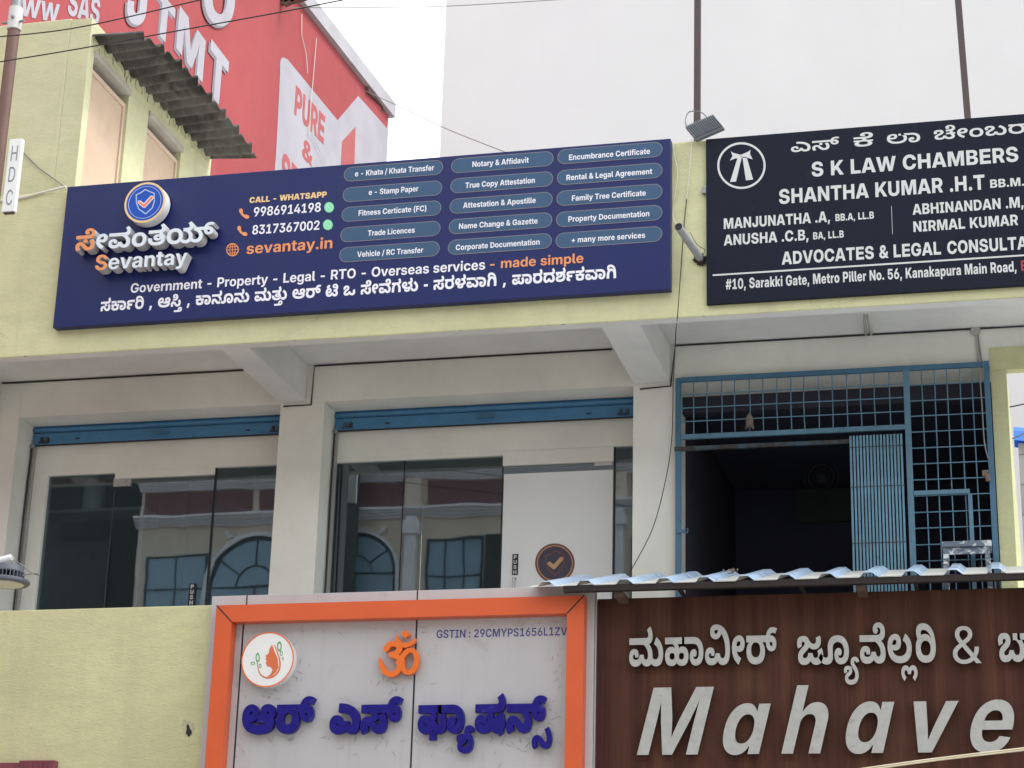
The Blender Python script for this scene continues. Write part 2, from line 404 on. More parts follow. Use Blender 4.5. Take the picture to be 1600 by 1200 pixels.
for k_ in ('navy', 'black', 'acp', 'orange_acp'):
    n_ = M[k_].node_tree; t_ = noise(n_, .9, 2, .5, mapping(n_)); bump(n_, n_.nodes['Principled BSDF'], t_.outputs['Fac'], .25, .02)
def blocks(name, c1, c2, mortar, sx, sz, rot=True):
    mt, n, b = mk(name); v = mapping(n, (1,1,1), (R(90),0,0))
    br = n.nodes.new('ShaderNodeTexBrick'); n.links.new(v, br.inputs['Vector'])
    br.inputs['Color1'].default_value = (*c1,1); br.inputs['Color2'].default_value = (*c2,1); br.inputs['Mortar'].default_value = (*mortar,1)
    br.inputs['Scale'].default_value = 1; br.inputs['Brick Width'].default_value = sx; br.inputs['Row Height'].default_value = sz; br.inputs['Mortar Size'].default_value = .012
    t = noise(n, 5, 6, .6, v)
    c = mix(n, ramp(n, t.outputs['Fac'], .4, .7, (0,0,0), (.4,)*3).outputs['Color'], br.outputs['Color'], mortar)
    n.links.new(c, b.inputs['Base Color']); b.inputs['Roughness'].default_value = .9; return mt
M['blocks'] = blocks('grey_blocks', (.30,.31,.31), (.36,.37,.36), (.18,.18,.18), .9, .42)
M['paving'] = paint('pavement_slabs', (.38, .36, .33), .9, .2, 3, bmp=.3)
M['kerb'] = paint('kerb_stone', (.36, .35, .33), .9, .15, 3, bmp=.3)
M['line'] = paint('road_paint', (.7, .7, .68), .7, .15)

# ------------------------------------------------------------------ lettering (outlines of the letters of the signs)
# each glyph: contours of steps (2*dx + off-curve flag, dy); each line of text: groups of (glyph, x)
GLY_N = [
[[378,-5,-97,0,-159,43,-91,84,0,60,1,60,95,84,159,43,98,0,69,0,115,-19,89,-36,55,-52,8,-32,-192,0,-3,13,-23,21,-33,15,-45,8,-28,0,-49,0,-71,-25,-37,-47,0,-33,1,-34,39,-47,73,-24,50,0,29,0,47,8,35,15,25,20,4,13,192,0,-5,-28,-49,-50,-85,-39,-115,-21]],
[[10,0,244,364,256,0,246,-364,-212,0,-90,148,-25,44,-47,90,-24,49,48,0,-21,-49,-45,-90,-26,-44,-90,-148],[186,68,0,73,396,0,0,-73]],
[[46,0,0,364,190,0,0,-285,308,0,0,-79]],
[],
[[492,178,0,-71,-340,0,0,71]],
[[204,0,-194,364,208,0,64,-149,13,-26,19,-56,19,-55,8,-26,-40,0,11,26,21,55,21,56,12,26,70,149,188,0,70,-149,13,-26,21,-56,21,-55,10,-26,-42,0,11,26,19,55,19,56,12,26,64,149,208,0,-194,-364,-212,0,-82,166,-13,28,-21,69,-16,40,52,0,-17,-40,-19,-69,-14,-28,-82,-166]],
[[46,0,0,364,190,0,0,-139,264,0,0,139,190,0,0,-364,-190,0,0,146,-264,0,0,-146]],
[[24,285,0,79,618,0,0,-79,-214,0,0,-285,-190,0,0,285]],
[[340,-5,-95,0,-137,28,-73,57,0,43,180,0,3,-17,33,-23,57,-12,38,0,35,0,51,9,27,16,0,10,1,9,-23,14,-51,11,-42,4,-74,7,-99,11,-109,51,0,41,1,35,75,51,131,29,86,0,91,0,129,-29,71,-53,2,-36,-180,0,-1,19,-55,23,-50,0,-29,0,-43,-9,-23,-15,0,-9,1,-10,23,-13,49,-10,36,-3,62,-7,61,-6,87,-19,59,-26,27,-35,0,-21,1,-37,-69,-51,-133,-27]],
[[46,0,0,364,306,0,85,0,123,-31,69,-57,0,-39,1,-38,-67,-56,-123,-31,-86,0,-190,0,0,76,168,0,35,0,49,12,29,23,0,14,1,16,-27,21,-47,12,-36,0,-88,0,0,-286]],
[[320,369,77,0,121,-30,71,-56,0,-38,1,-29,-45,-57,-50,-36,-168,-123,-154,0,230,167,36,0,-9,-9,-39,-17,-57,-10,-38,0,-67,0,-103,27,-55,52,0,35,1,37,67,56,119,31],[322,310,-35,0,-53,-17,-31,-28,0,-19,1,-18,33,-29,55,-17,36,0,37,0,55,17,33,28,0,19,1,18,-31,29,-53,17]],
[[322,-5,-81,0,-123,26,-71,47,0,30,1,23,43,39,75,25,48,3,0,2,-61,6,-75,44,0,31,1,28,65,45,117,25,72,0,75,0,115,-25,67,-45,0,-28,1,-31,-75,-44,-62,-6,0,-2,47,-3,75,-26,45,-38,0,-23,1,-30,-71,-47,-125,-26],[322,50,39,0,57,13,33,25,0,15,1,17,-31,24,-57,15,-36,0,-35,0,-55,-15,-31,-24,0,-17,1,-15,31,-25,59,-13],[322,214,33,0,49,12,29,23,0,14,1,15,-25,22,-49,12,-32,0,-31,0,-47,-12,-27,-22,0,-15,1,-14,29,-23,49,-12]],
[[326,-5,-75,0,-119,30,-69,56,0,38,1,28,47,58,50,35,168,124,154,0,-230,-167,-38,0,11,9,41,16,61,11,38,0,69,0,103,-28,59,-51,0,-35,1,-37,-65,-56,-117,-31],[324,54,37,0,55,16,33,29,0,19,1,18,-31,29,-53,17,-36,0,-35,0,-55,-17,-31,-28,0,-19,1,-18,33,-30,57,-16]],
[[90,0,0,60,486,0,0,-60],[424,364,0,-364,-148,0,0,297,-4,0,-168,-57,0,67,168,57]],
[[28,69,0,59,290,236,146,0,-284,-233,0,-2,436,0,0,-60],[382,0,0,87,2,26,0,114,138,0,0,-227]],
[[318,-5,-81,0,-123,29,-67,51,-2,33,148,0,3,-16,35,-24,57,-13,36,0,37,0,57,14,33,26,0,18,1,16,-33,26,-61,15,-46,0,-86,0,0,49,168,82,0,2,-302,0,0,61,482,0,0,-56,-238,-113,0,16,85,5,121,-26,67,-49,0,-32,1,-34,-71,-52,-123,-28]],
[[118,0,304,300,0,2,-352,0,0,62,506,0,0,-63,-304,-301]],
[[322,-5,-89,0,-125,45,-63,83,0,59,1,58,65,84,127,45,90,0,93,0,127,-45,65,-84,0,-58,1,-59,-63,-84,-125,-44],[322,56,47,0,61,29,31,56,0,41,1,41,-29,56,-59,29,-46,0,-43,0,-59,-29,-29,-56,0,-41,1,-41,31,-56,61,-29]],
[[68,0,0,54,260,119,33,15,49,26,27,26,0,15,1,17,-29,24,-49,13,-34,0,-35,0,-51,-15,-29,-27,0,-19,-140,0,1,37,65,54,119,30,76,0,77,0,117,-28,65,-49,0,-32,1,-22,-33,-41,-77,-45,-66,-31,-124,-58,0,-2,310,0,0,-61]],
[[274,-6,-65,0,-101,20,-63,37,-8,26,138,8,9,-19,53,-19,44,0,43,0,49,16,0,12,1,11,-35,13,-34,3,-92,10,-77,8,-77,38,0,31,1,25,57,38,101,20,70,0,65,0,99,-19,57,-35,8,-24,-132,-7,-3,14,-47,19,-40,0,-35,0,-45,-15,0,-13,1,-10,33,-14,34,-3,98,-10,81,-8,77,-36,0,-29,1,-26,-61,-40,-107,-22]],
[[302,-6,-81,0,-119,35,-63,62,0,42,1,41,65,63,119,35,78,0,55,0,93,-18,71,-35,39,-50,0,-34,0,-20,-456,0,0,46,386,0,-68,-12,1,21,-25,30,-51,17,-38,0,-35,0,-53,-17,-25,-29,0,-20,0,-32,1,-22,31,-31,57,-17,38,0,29,0,43,8,31,14,6,11,134,-9,-11,-23,-67,-36,-99,-20]],
[[210,0,-198,268,154,0,90,-137,17,-25,27,-52,12,-27,-32,0,13,27,27,52,16,25,88,137,152,0,-198,-268]],
[[212,-5,-49,0,-81,18,-47,36,0,26,1,23,35,30,59,18,73,10,40,2,49,2,59,4,27,9,0,9,0,1,1,11,-19,16,-37,8,-28,0,-27,0,-39,-8,-25,-15,-4,-9,-136,7,11,25,65,35,99,19,64,0,49,0,83,-11,65,-22,35,-35,0,-23,0,-181,-138,0,0,37,-4,0,-13,-12,-41,-19,-59,-11],[254,46,35,0,53,13,29,23,0,14,0,29,-5,-2,-23,-4,-29,-3,-31,-2,-14,-1,-25,-2,-39,-9,-23,-14,0,-11,1,-10,21,-14,39,-7]],
[[204,153,0,-153,-146,0,0,268,140,0,2,-68,-14,0,23,34,89,38,70,0,57,0,85,-24,47,-46,0,-32,0,-170,-146,0,0,157,1,25,-51,29,-46,0,-29,0,-47,-14,-25,-25]],
[[338,268,0,-56,-328,0,0,56],[90,335,144,0,0,-255,1,-13,25,-12,26,0,11,0,33,2,8,0,14,-55,-19,-3,-47,-2,-22,0,-83,0,-83,38,0,37]],
[[60,-98,22,55,34,-1,27,-3,39,4,25,14,4,13,8,16,-204,268,154,0,90,-137,17,-25,25,-51,12,-28,-36,0,15,28,27,51,16,25,94,137,152,0,-230,-303,-15,-22,-49,-30,-71,-16,-50,0,-27,0,-49,2]],
[[136,-5,-35,0,-47,25,0,17,1,18,49,24,36,0,35,0,51,-24,0,-18,1,-17,-49,-25]],
[[58,0,0,268,146,0,0,-268],[132,302,-33,0,-47,22,0,16,1,16,49,22,34,0,35,0,47,-22,0,-16,1,-16,-45,-22]],
[[384,-5,-101,0,-153,46,-87,84,0,56,1,59,91,84,155,45,98,0,63,0,107,-18,85,-33,55,-46,6,-27,-152,0,-5,13,-27,22,-39,15,-51,8,-32,0,-57,0,-85,-29,-47,-54,0,-38,1,-38,49,-54,87,-29,60,0,53,0,77,19,43,35,0,24,32,-2,-190,0,0,57,304,0,0,-46,1,-47,-81,-69,-143,-37]],
[[302,-6,-81,0,-117,35,-65,63,0,41,1,42,67,62,119,35,82,0,81,0,121,-35,65,-62,0,-42,1,-41,-63,-63,-119,-35],[302,52,37,0,55,21,27,36,0,24,1,24,-25,37,-53,20,-36,0,-37,0,-51,-20,-27,-37,0,-24,1,-24,29,-36,53,-21]],
[[58,0,0,268,142,0,0,-46,4,0,15,24,69,25,48,0,13,0,25,-1,10,-1,0,-64,-9,1,-35,2,-18,0,-31,0,-49,-14,-29,-26,0,-18,0,-150]],
[[58,0,0,268,138,0,4,-65,-10,0,13,24,51,31,67,14,38,0,59,0,79,-36,14,-36,-16,0,11,24,55,32,75,16,42,0,51,0,79,-21,47,-42,0,-29,0,-180,-146,0,0,166,1,23,-49,23,-36,0,-27,0,-39,-12,-21,-22,0,-14,0,-164,-140,0,0,168,1,20,-47,24,-38,0,-25,0,-41,-12,-23,-23,0,-16,0,-161]],
[],
[[488,177,0,-59,-330,0,0,59]],
[[62,0,0,364,284,0,85,0,117,-31,63,-55,0,-36,1,-36,-61,-55,-117,-30,-84,0,-188,0,0,61,170,0,45,0,59,15,31,27,0,18,1,18,-29,27,-57,15,-44,0,-114,0,0,-302]],
[[58,-102,0,370,144,0,0,-42,6,0,13,11,41,22,61,13,42,0,63,0,101,-32,61,-62,0,-44,1,-44,-57,-62,-99,-33,-66,0,-39,0,-59,14,-39,21,-12,12,-4,0,0,-144],[318,54,39,0,53,20,27,36,0,24,1,24,-25,36,-51,19,-38,0,-35,0,-53,-19,-27,-36,0,-24,1,-24,29,-36,55,-20]],
[[62,0,0,364,150,0,0,-301,318,0,0,-63]],
[[302,-107,-69,0,-101,18,-61,33,-10,21,130,12,7,-8,29,-14,47,-9,34,0,55,0,63,27,0,27,0,47,-8,0,-11,-13,-39,-20,-57,-11,-42,0,-63,0,-99,30,-57,59,0,43,1,44,61,61,101,32,62,0,43,0,61,-13,43,-22,12,-12,4,0,0,43,144,0,0,-263,1,-38,-65,-50,-117,-24],[302,59,37,0,55,18,29,35,0,24,1,23,-27,35,-53,20,-36,0,-37,0,-51,-20,-27,-35,0,-23,1,-24,29,-35,53,-18]],
[[222,-1,-83,0,-79,35,0,36,0,294,146,0,0,-284,1,-13,19,-11,24,0,11,0,13,0,4,1,16,-54,-11,-2,-33,-2]],
[[62,0,0,364,286,0,83,0,119,-29,63,-54,0,-36,1,-36,-63,-52,-119,-28,-84,0,-192,0,0,60,178,0,43,0,61,13,29,25,0,18,1,18,-27,25,-59,14,-44,0,-114,0,0,-302],[470,0,-174,165,160,0,178,-165]],
[[32,301,0,63,594,0,0,-63,-222,0,0,-301,-150,0,0,301]],
[[382,-5,-97,0,-153,44,-89,84,0,59,1,59,91,83,155,45,98,0,97,0,155,-45,91,-83,0,-59,1,-59,-89,-84,-153,-44],[382,61,57,0,87,28,47,54,0,39,1,39,-45,54,-85,28,-56,0,-55,0,-85,-28,-47,-54,0,-39,1,-39,49,-54,87,-28]],
[[300,-6,-79,0,-119,35,-63,63,0,41,1,42,65,62,121,35,80,0,51,0,83,-13,65,-25,41,-35,6,-21,-136,-9,-3,10,-17,17,-25,12,-33,6,-22,0,-37,0,-51,-20,-27,-36,0,-25,1,-24,29,-36,53,-21,38,0,23,0,35,7,27,12,19,17,4,11,138,-8,-5,-22,-39,-36,-63,-25,-83,-14]],
[[258,-5,-63,0,-99,33,-57,62,0,44,1,44,59,62,103,32,62,0,43,0,61,-13,41,-22,12,-12,4,0,0,139,144,0,0,-364,-142,0,0,42,-6,0,-11,-12,-39,-21,-59,-14],[300,54,39,0,55,20,29,36,0,24,1,24,-27,36,-53,19,-38,0,-35,0,-51,-19,-27,-36,0,-24,1,-24,29,-36,53,-20]],
[[530,-6,-53,0,-79,15,-67,30,-34,21,-17,10,-21,12,-17,5,-10,0,-17,0,-19,-12,0,-10,1,-13,21,-23,18,-14,-140,-27,-23,16,-31,45,0,19,1,26,43,39,83,22,64,0,37,0,63,-11,63,-25,36,-21,19,-11,35,-16,37,-9,22,0,31,0,35,20,0,18,1,16,-27,38,-24,17,140,29,37,-24,35,-54,0,-28,1,-49,-111,-51],[402,132,-39,0,-41,21,0,16,1,17,45,22,38,0,37,0,45,-22,0,-17,1,-16,-41,-21],[30,212,0,67,440,0,51,0,45,4,10,3,13,4,9,10,0,8,1,13,-25,25,-24,14,118,35,51,-30,35,-46,0,-24,1,-14,-17,-31,-26,-12,-27,-14,-89,-12,-80,0]],
[[322,-6,-93,0,-115,22,-53,36,0,21,1,13,15,21,31,18,24,8,-10,-7,-80,-1,0,54,212,0,19,4,23,11,0,7,1,6,-17,13,-14,4,88,6,62,-6,11,-6,13,-12,0,-6,1,-6,-5,-11,-6,-4,198,0,0,-54,-88,1,-8,8,29,-8,33,-18,17,-21,0,-14,1,-21,-51,-36,-119,-22],[326,61,63,0,51,21,0,15,1,11,-25,16,-47,9,-38,0,-37,0,-49,-9,-21,-17,0,-10,1,-16,55,-20],[36,212,0,67,436,0,0,-67]],
[[482,126,1,-42,-61,-59,-113,-31,-76,0,-69,0,-95,22,-49,41,0,28,1,21,33,32,63,19,40,0,53,0,51,-23,0,-18,1,-16,-35,-19,-32,0,-17,0,-35,7,-10,10,14,8,-1,-3,1,-7,0,-4,1,-12,35,-23,46,0,39,0,53,17,27,30,0,21,1,22,-25,32,-26,10,-17,8,-45,10,-73,5,-58,0,-336,0,0,67,362,0,79,0,109,-9,77,-18,28,-14,45,-19,45,-57]],
[[586,212,-304,0,-33,0,-27,-2,-10,-1,-9,-3,-11,-8,0,-6,1,-6,11,-7,8,-3,9,-2,29,-3,26,0,146,0,0,-66,-132,0,-19,0,-21,0,-15,-2,-6,-1,-9,-2,-13,-7,0,-6,1,-8,21,-9,31,-3,18,0,20,0,0,-67,-36,0,-39,0,-75,7,-59,17,-37,30,0,23,1,14,21,24,43,20,32,7,-4,-11,-41,12,-53,34,0,28,1,15,25,25,22,9,23,10,59,10,81,5,58,0,296,0]],
[[350,-6,-97,0,-141,32,-73,63,0,46,1,36,53,54,91,35,107,18,52,0,57,0,75,-14,49,-21,14,-11,6,2,-15,16,-41,31,-57,24,-71,14,-46,0,-49,0,-41,-18,0,-15,1,-9,19,-16,14,-6,-102,-40,-39,19,-33,44,0,19,1,32,61,40,103,17,62,0,87,0,131,-29,48,-26,41,-22,51,-56,25,-64,0,-36,1,-56,-75,-70,-141,-33],[352,64,53,0,69,19,35,33,0,21,1,23,-35,33,-69,19,-48,0,-51,0,-69,-20,-35,-34,0,-21,1,-36,85,-37]],
[[256,66,6,-6,-7,-18,-27,-44,-33,-44,-16,-18,-116,0,11,21,21,46,17,45,4,18]],
[[492,-6,-155,0,-205,42,-99,74,0,48,1,41,65,56,113,30,72,0,57,0,77,-22,43,-38,0,-24,1,-26,-43,-36,-83,-19,-62,0,-35,0,-63,12,-49,17,-14,8,24,55,9,-6,31,-17,45,-13,28,0,45,0,43,16,0,13,1,11,-25,12,-20,0,-41,0,-49,-35,0,-33,0,-7,1,-16,31,-31,73,-26,119,-16,90,0,87,0,117,13,59,23,0,14,1,9,-17,14,-26,4,-3,1,-25,5,-6,1,-63,11,-61,35,0,24,1,34,105,33,82,0,69,0,91,-22,47,-35,0,-20,1,-26,-49,-39,-38,-14,-31,-11,-85,-12,-64,0,-224,0,0,59,258,0,21,1,41,8,29,16,0,12,1,11,-27,15,-30,0,-23,0,-25,-11,0,-8,1,-12,53,-17,50,-10,17,-3,25,-5,12,-5,39,-11,37,-30,0,-18,1,-22,-47,-38,-103,-28,-155,-16]],
[[526,-6,-53,0,-81,15,-65,30,-34,21,-17,10,-21,12,-17,5,-10,0,-17,0,-19,-12,0,-10,1,-13,21,-23,18,-14,-140,-27,-23,16,-31,45,0,19,1,26,43,39,83,22,64,0,39,0,65,-11,63,-26,34,-20,19,-11,35,-16,37,-9,20,0,33,0,33,20,0,18,1,16,-27,38,-24,17,140,29,37,-24,35,-54,0,-28,1,-49,-111,-51],[320,174,-49,0,-89,8,-36,7,50,43,25,-5,57,-6,28,0,37,0,47,9,23,20,0,16,0,4,1,13,-21,23,-37,15,-28,0,-17,0,-27,-9,0,-10,1,-6,15,-8,23,-4,14,0,37,0,51,20,20,17,40,-46,-21,-10,-43,-17,-55,-10,-40,0,-53,0,-73,15,-37,28,0,19,1,31,97,37,82,0,69,0,97,-28,51,-45,0,-27,1,-32,-51,-42,-95,-20]],
[[100,-88,1,-20,-25,-26,-24,-9,-29,-12,-81,-8,-68,0,-350,0,0,51,310,0,-20,-6,-3,7,-5,16,0,10,1,15,33,30,69,20,54,0,75,0,73,-39],[-102,-93,1,-7,7,-13,6,-5,-18,6,36,0,37,0,39,11,0,14,1,10,-23,13,-26,0,-25,0,-27,-16]],
[[528,-6,-51,0,-79,15,-67,30,-34,21,-17,10,-21,12,-17,5,-10,0,-17,0,-19,-12,0,-10,1,-13,21,-23,18,-14,-140,-27,-23,16,-31,45,0,19,1,26,43,39,83,22,64,0,57,0,91,-23,46,-30,25,-13,37,-18,35,-9,20,0,31,0,35,21,0,21,1,22,-41,41,-75,33,-50,12,-390,0,0,67,438,0,53,0,45,4,10,3,13,4,9,10,0,8,1,13,-25,25,-26,14,120,35,49,-30,37,-46,0,-24,1,-14,-19,-31,-24,-12,-23,-11,-65,-11,-42,-2,-22,0,54,10,47,-16,65,-37,35,-45,0,-26,1,-53,-111,-53]],
[[88,-6,-85,0,-121,36,-60,32,88,50,39,-24,71,-26,46,0,37,0,37,16,0,17,1,13,-1,21,-3,19,0,11,1,41,83,56,143,29,94,0,95,0,139,-27,87,-45,43,-57,0,-31,1,-41,-59,-59,-113,-31,-78,0,-67,0,-97,22,-47,41,0,28,1,21,33,32,61,19,42,0,53,0,51,-23,0,-18,1,-16,-35,-19,-32,0,-17,0,-35,7,-12,10,16,8,-1,-3,-1,-7,0,-4,1,-12,37,-23,46,0,39,0,51,16,27,30,0,21,1,26,-43,42,-89,25,-66,0,-47,0,-73,-14,-41,-32,0,-25,1,-11,3,-19,3,-21,0,-14,1,-32,-51,-38,-89,-17]],
[[90,-6,-81,0,-125,36,-62,33,86,49,35,-23,75,-27,52,0,53,0,59,30,0,26,1,25,-43,37,-73,28,-46,11,82,67,69,-16,109,-48,65,-64,0,-41,1,-37,-53,-56,-107,-30]],
[[246,-6,-67,0,-95,23,-51,43,0,28,1,26,45,37,83,20,54,0,75,0,73,-30,0,-25,1,-8,-9,-18,-6,-5,-106,3,3,3,3,5,0,2,1,8,-15,8,-16,0,-17,0,-23,-12,0,-10,1,-15,53,-15,56,0,61,0,59,27,6,23,140,0,5,-26,47,-24,34,0,37,0,33,24,0,19,1,16,-21,31,-45,28,-61,23,-38,9,184,12,45,-16,67,-37,33,-45,0,-26,1,-40,-53,-46,-89,-20,-50,0,-53,0,-77,13,-57,26,-28,19,66,-2,-35,-19,-69,-25,-87,-12],[30,212,0,67,540,0,53,0,43,4,12,3,13,4,9,10,0,8,1,13,-25,25,-26,14,118,35,51,-30,35,-46,0,-24,1,-14,-17,-31,-24,-12,-29,-14,-89,-12,-78,0],[972,-6,-81,0,-125,36,-62,33,88,49,35,-23,73,-27,52,0,53,0,59,30,0,26,1,25,-43,37,-73,28,-46,11,82,67,69,-16,109,-48,65,-64,0,-41,1,-37,-53,-56,-107,-30]],
[[362,-6,-93,0,-125,18,-75,31,-33,42,0,25,1,4,3,16,4,9,152,-10,-1,-2,1,-6,0,-2,1,-10,11,-21,35,-19,69,-11,60,0,47,0,65,8,39,13,19,18,0,11,1,8,-11,15,-10,5,-3,2,-5,2,-2,2,-15,5,-39,4,-20,0,-25,0,-19,-7,0,-5,1,-5,21,-6,20,0,17,0,31,7,19,17,0,12,1,17,-23,22,-39,14,-24,4,130,24,45,-14,55,-38,0,-26,1,-1,1,-7,-2,-2,-26,-15,-15,-16,-47,-28,-73,-16,-58,0,-77,0,-71,32,0,24,1,15,31,26,71,17,56,0,37,0,59,-7,34,-9,5,0,3,5,5,5,4,-1,67,-11,65,-48,0,-29,1,-28,-43,-40,-81,-27,-111,-12],[34,212,0,67,358,0,51,0,45,4,10,3,13,4,9,10,0,8,1,13,-25,25,-24,14,118,35,51,-30,35,-46,0,-24,1,-14,-17,-31,-26,-12,-27,-14,-89,-12,-80,0]],
[[350,-6,-97,0,-139,30,-75,57,0,41,1,24,31,39,63,29,48,10,22,-12,-162,0,0,67,520,0,0,-67,-10,0,4,8,41,-11,51,-28,27,-36,0,-23,1,-40,-73,-57,-139,-31],[352,64,53,0,69,19,35,33,0,21,1,23,-35,33,-69,19,-48,0,-51,0,-69,-20,-35,-34,0,-21,1,-36,85,-37],[890,120,-89,0,-101,53,0,51,0,8,1,42,61,56,107,29,70,0,53,0,75,-10,28,-7,-66,-49,-17,5,-39,5,-26,0,-29,0,-51,-13,-27,-30,0,-25,0,-23,1,-17,27,-23,32,0,17,0,23,9,0,9,1,6,-7,8,-8,2,-7,3,-29,3,-22,0,-330,0,0,67,318,0,57,0,83,-11,32,-13,25,-11,27,-29,0,-19,1,-38,-93,-38]],
[[274,-6,-53,0,-87,16,-63,32,-33,47,0,30,1,38,57,57,111,32,76,0,45,0,75,-17,47,-34,0,-25,1,-21,-37,-34,-77,-21,-64,0,-37,0,-65,11,-24,8,10,50,19,-7,49,-8,32,0,37,0,31,13,0,10,1,9,-19,10,-20,0,-19,0,-37,-14,-23,-30,0,-26,0,-3,1,-15,17,-20,29,-14,39,-6,24,0,67,0,59,29,8,21,140,0,9,-19,47,-31,52,0,35,0,37,19,0,15,1,11,-19,18,-41,12,-30,3,104,43,53,-10,67,-30,29,-36,0,-20,1,-42,-101,-51,-104,0,-45,0,-81,11,-71,27,-34,24,70,-1,-31,-23,-75,-27,-87,-11],[208,210,-59,9,-49,36,0,18,1,16,39,28,93,19,78,1,12,-64,-31,-1,-27,-8,0,-8,1,-7,31,-11,24,-3],[576,135,0,60,88,0,45,7,57,34,0,22,0,3,1,13,-21,23,-37,15,-28,0,-17,0,-27,-9,0,-9,1,-7,15,-8,25,-3,12,0,37,0,51,19,20,17,40,-46,-21,-10,-43,-17,-55,-10,-42,0,-51,0,-73,15,-37,28,0,19,1,31,97,38,82,0,71,0,95,-28,51,-46,0,-27,1,-26,-31,-42,-55,-30,-69,-21,-38,-5]],
[[630,-6,-73,0,-97,30,-42,30,68,1,-37,-27,-79,-26,-81,-8,-44,0,-63,0,-85,22,-41,35,0,21,1,21,29,32,69,31,62,17,37,11,31,16,0,9,1,6,-9,7,-19,4,-18,0,-25,0,-25,-12,0,-9,1,-6,9,-12,4,-5,-132,-24,-11,11,-15,29,0,14,1,21,43,33,93,19,72,0,77,0,87,-22,37,-33,0,-17,1,-20,-27,-29,-67,-28,-58,-18,-41,-13,-25,-14,0,-9,1,-10,31,-10,32,0,53,0,57,28,4,22,140,0,7,-26,51,-24,44,0,39,0,41,19,0,16,1,11,-13,20,-14,8,130,35,33,-18,25,-42,0,-20,1,-31,-49,-44,-99,-22]],
[[530,-6,-53,0,-79,15,-67,30,-34,21,-17,10,-21,12,-17,5,-10,0,-17,0,-19,-12,0,-10,1,-13,21,-23,18,-14,-140,-27,-23,16,-31,45,0,19,1,26,43,39,83,22,64,0,37,0,63,-11,63,-25,36,-21,19,-11,35,-16,37,-9,22,0,31,0,35,20,0,18,1,16,-27,38,-24,17,140,29,37,-24,35,-54,0,-28,1,-49,-111,-51],[402,132,-39,0,-41,21,0,16,1,17,45,22,38,0,37,0,45,-22,0,-17,1,-16,-41,-21],[30,212,0,67,426,0,55,0,55,6,14,7,13,5,11,14,0,8,1,14,-33,19,-34,0,-29,0,-41,-15,0,-14,1,-2,3,-6,0,-4,-42,29,9,5,23,4,10,0,27,0,35,-15,0,-12,1,-14,-37,-16,-38,0,-39,0,-45,24,0,21,1,17,41,31,81,19,62,0,69,0,93,-25,47,-43,0,-28,1,-25,-33,-34,-28,-12,-17,-7,-55,-11,-81,-7,-58,0]],
[[466,201,1,-25,-43,-36,-83,-20,-60,0,-65,0,-87,24,-24,13,24,55,11,-8,29,-17,45,-11,28,0,43,0,43,16,0,13,1,11,-25,12,-20,0,-25,0,-39,-13,-25,-27,0,-20,0,-10,1,-27,45,-37,73,-26,42,-10,-82,-64,-67,18,-101,46,-55,62,0,38,1,40,63,56,111,31,74,0,63,0,85,-22,45,-37]],
[[246,-6,-67,0,-95,23,-51,43,0,28,1,26,45,37,83,20,54,0,75,0,73,-30,0,-25,1,-8,-9,-18,-6,-5,-106,3,3,3,3,5,0,2,1,8,-15,8,-16,0,-17,0,-23,-12,0,-10,1,-15,53,-15,56,0,61,0,59,27,6,23,140,0,5,-26,47,-24,34,0,37,0,33,24,0,19,1,16,-21,31,-45,28,-61,23,-38,9,184,12,47,-15,65,-37,33,-45,0,-27,1,-40,-53,-46,-89,-20,-50,0,-53,0,-77,13,-57,26,-28,19,66,-2,-35,-19,-69,-25,-87,-12],[30,212,0,67,528,0,55,0,53,6,16,7,13,5,11,14,0,8,1,14,-33,19,-36,0,-27,0,-41,-15,0,-14,1,-2,1,-6,2,-4,-42,29,9,5,23,4,10,0,25,0,37,-15,0,-12,1,-14,-37,-16,-38,0,-41,0,-43,24,0,21,1,17,41,31,81,19,62,0,67,0,93,-25,47,-43,0,-28,1,-25,-31,-34,-30,-12,-15,-7,-55,-11,-83,-7,-58,0]],
[[356,212,-33,0,-47,-17,-31,-30,-12,-19,-5,-11,-7,-31,-3,-38,0,-26,0,-40,-166,0,0,58,1,38,27,65,67,49,62,14,28,-12,-186,0,0,67,348,0,53,0,43,4,10,3,15,4,9,10,0,8,1,13,-27,25,-24,14,118,35,51,-30,35,-46,0,-25,1,-16,-23,-33,-61,-25,-56,-4,18,4,55,-19,55,-51,17,-58,0,-33,0,-59,-166,0,0,39,1,28,-3,41,-7,31,-8,11,-17,28,-57,34]],
[[396,-6,-53,0,-85,12,-51,25,0,19,1,11,25,21,24,9,30,-17,-81,5,-113,32,-59,49,0,29,1,27,51,43,95,26,64,0,47,0,75,-16,45,-32,0,-25,1,-21,-35,-32,-71,-18,-54,0,-47,0,-75,11,-20,6,6,41,21,-6,49,-8,28,0,43,0,33,13,0,11,1,9,-21,11,-20,0,-31,0,-39,-21,0,-17,1,-13,19,-22,51,-15,99,-9,78,-1,101,1,99,23,0,21,1,14,-39,18,-36,4,-66,0,0,67,26,0,53,0,43,4,12,3,13,4,9,10,0,8,1,13,-25,25,-26,14,120,35,51,-30,35,-46,0,-25,1,-26,-51,-38,-48,-9,-8,13,31,-5,49,-19,29,-26,0,-17,1,-22,-35,-33,-65,-23,-85,-13,-50,-3,34,20,21,-9,23,-19,0,-15,1,-25,-97,-31],[400,45,25,0,29,7,0,9,1,7,-27,9,-26,1,-21,-1,-29,-9,0,-7,1,-7,27,-9]],
[[118,-6,-65,0,-103,18,-79,30,-57,37,-22,18,136,35,29,-26,53,-30,61,-14,36,0,51,0,57,30,0,26,1,25,-41,37,-73,28,-46,11,82,67,69,-16,109,-48,63,-64,0,-41,1,-56,-119,-67]],
[[36,111,0,64,266,0,0,-64]],
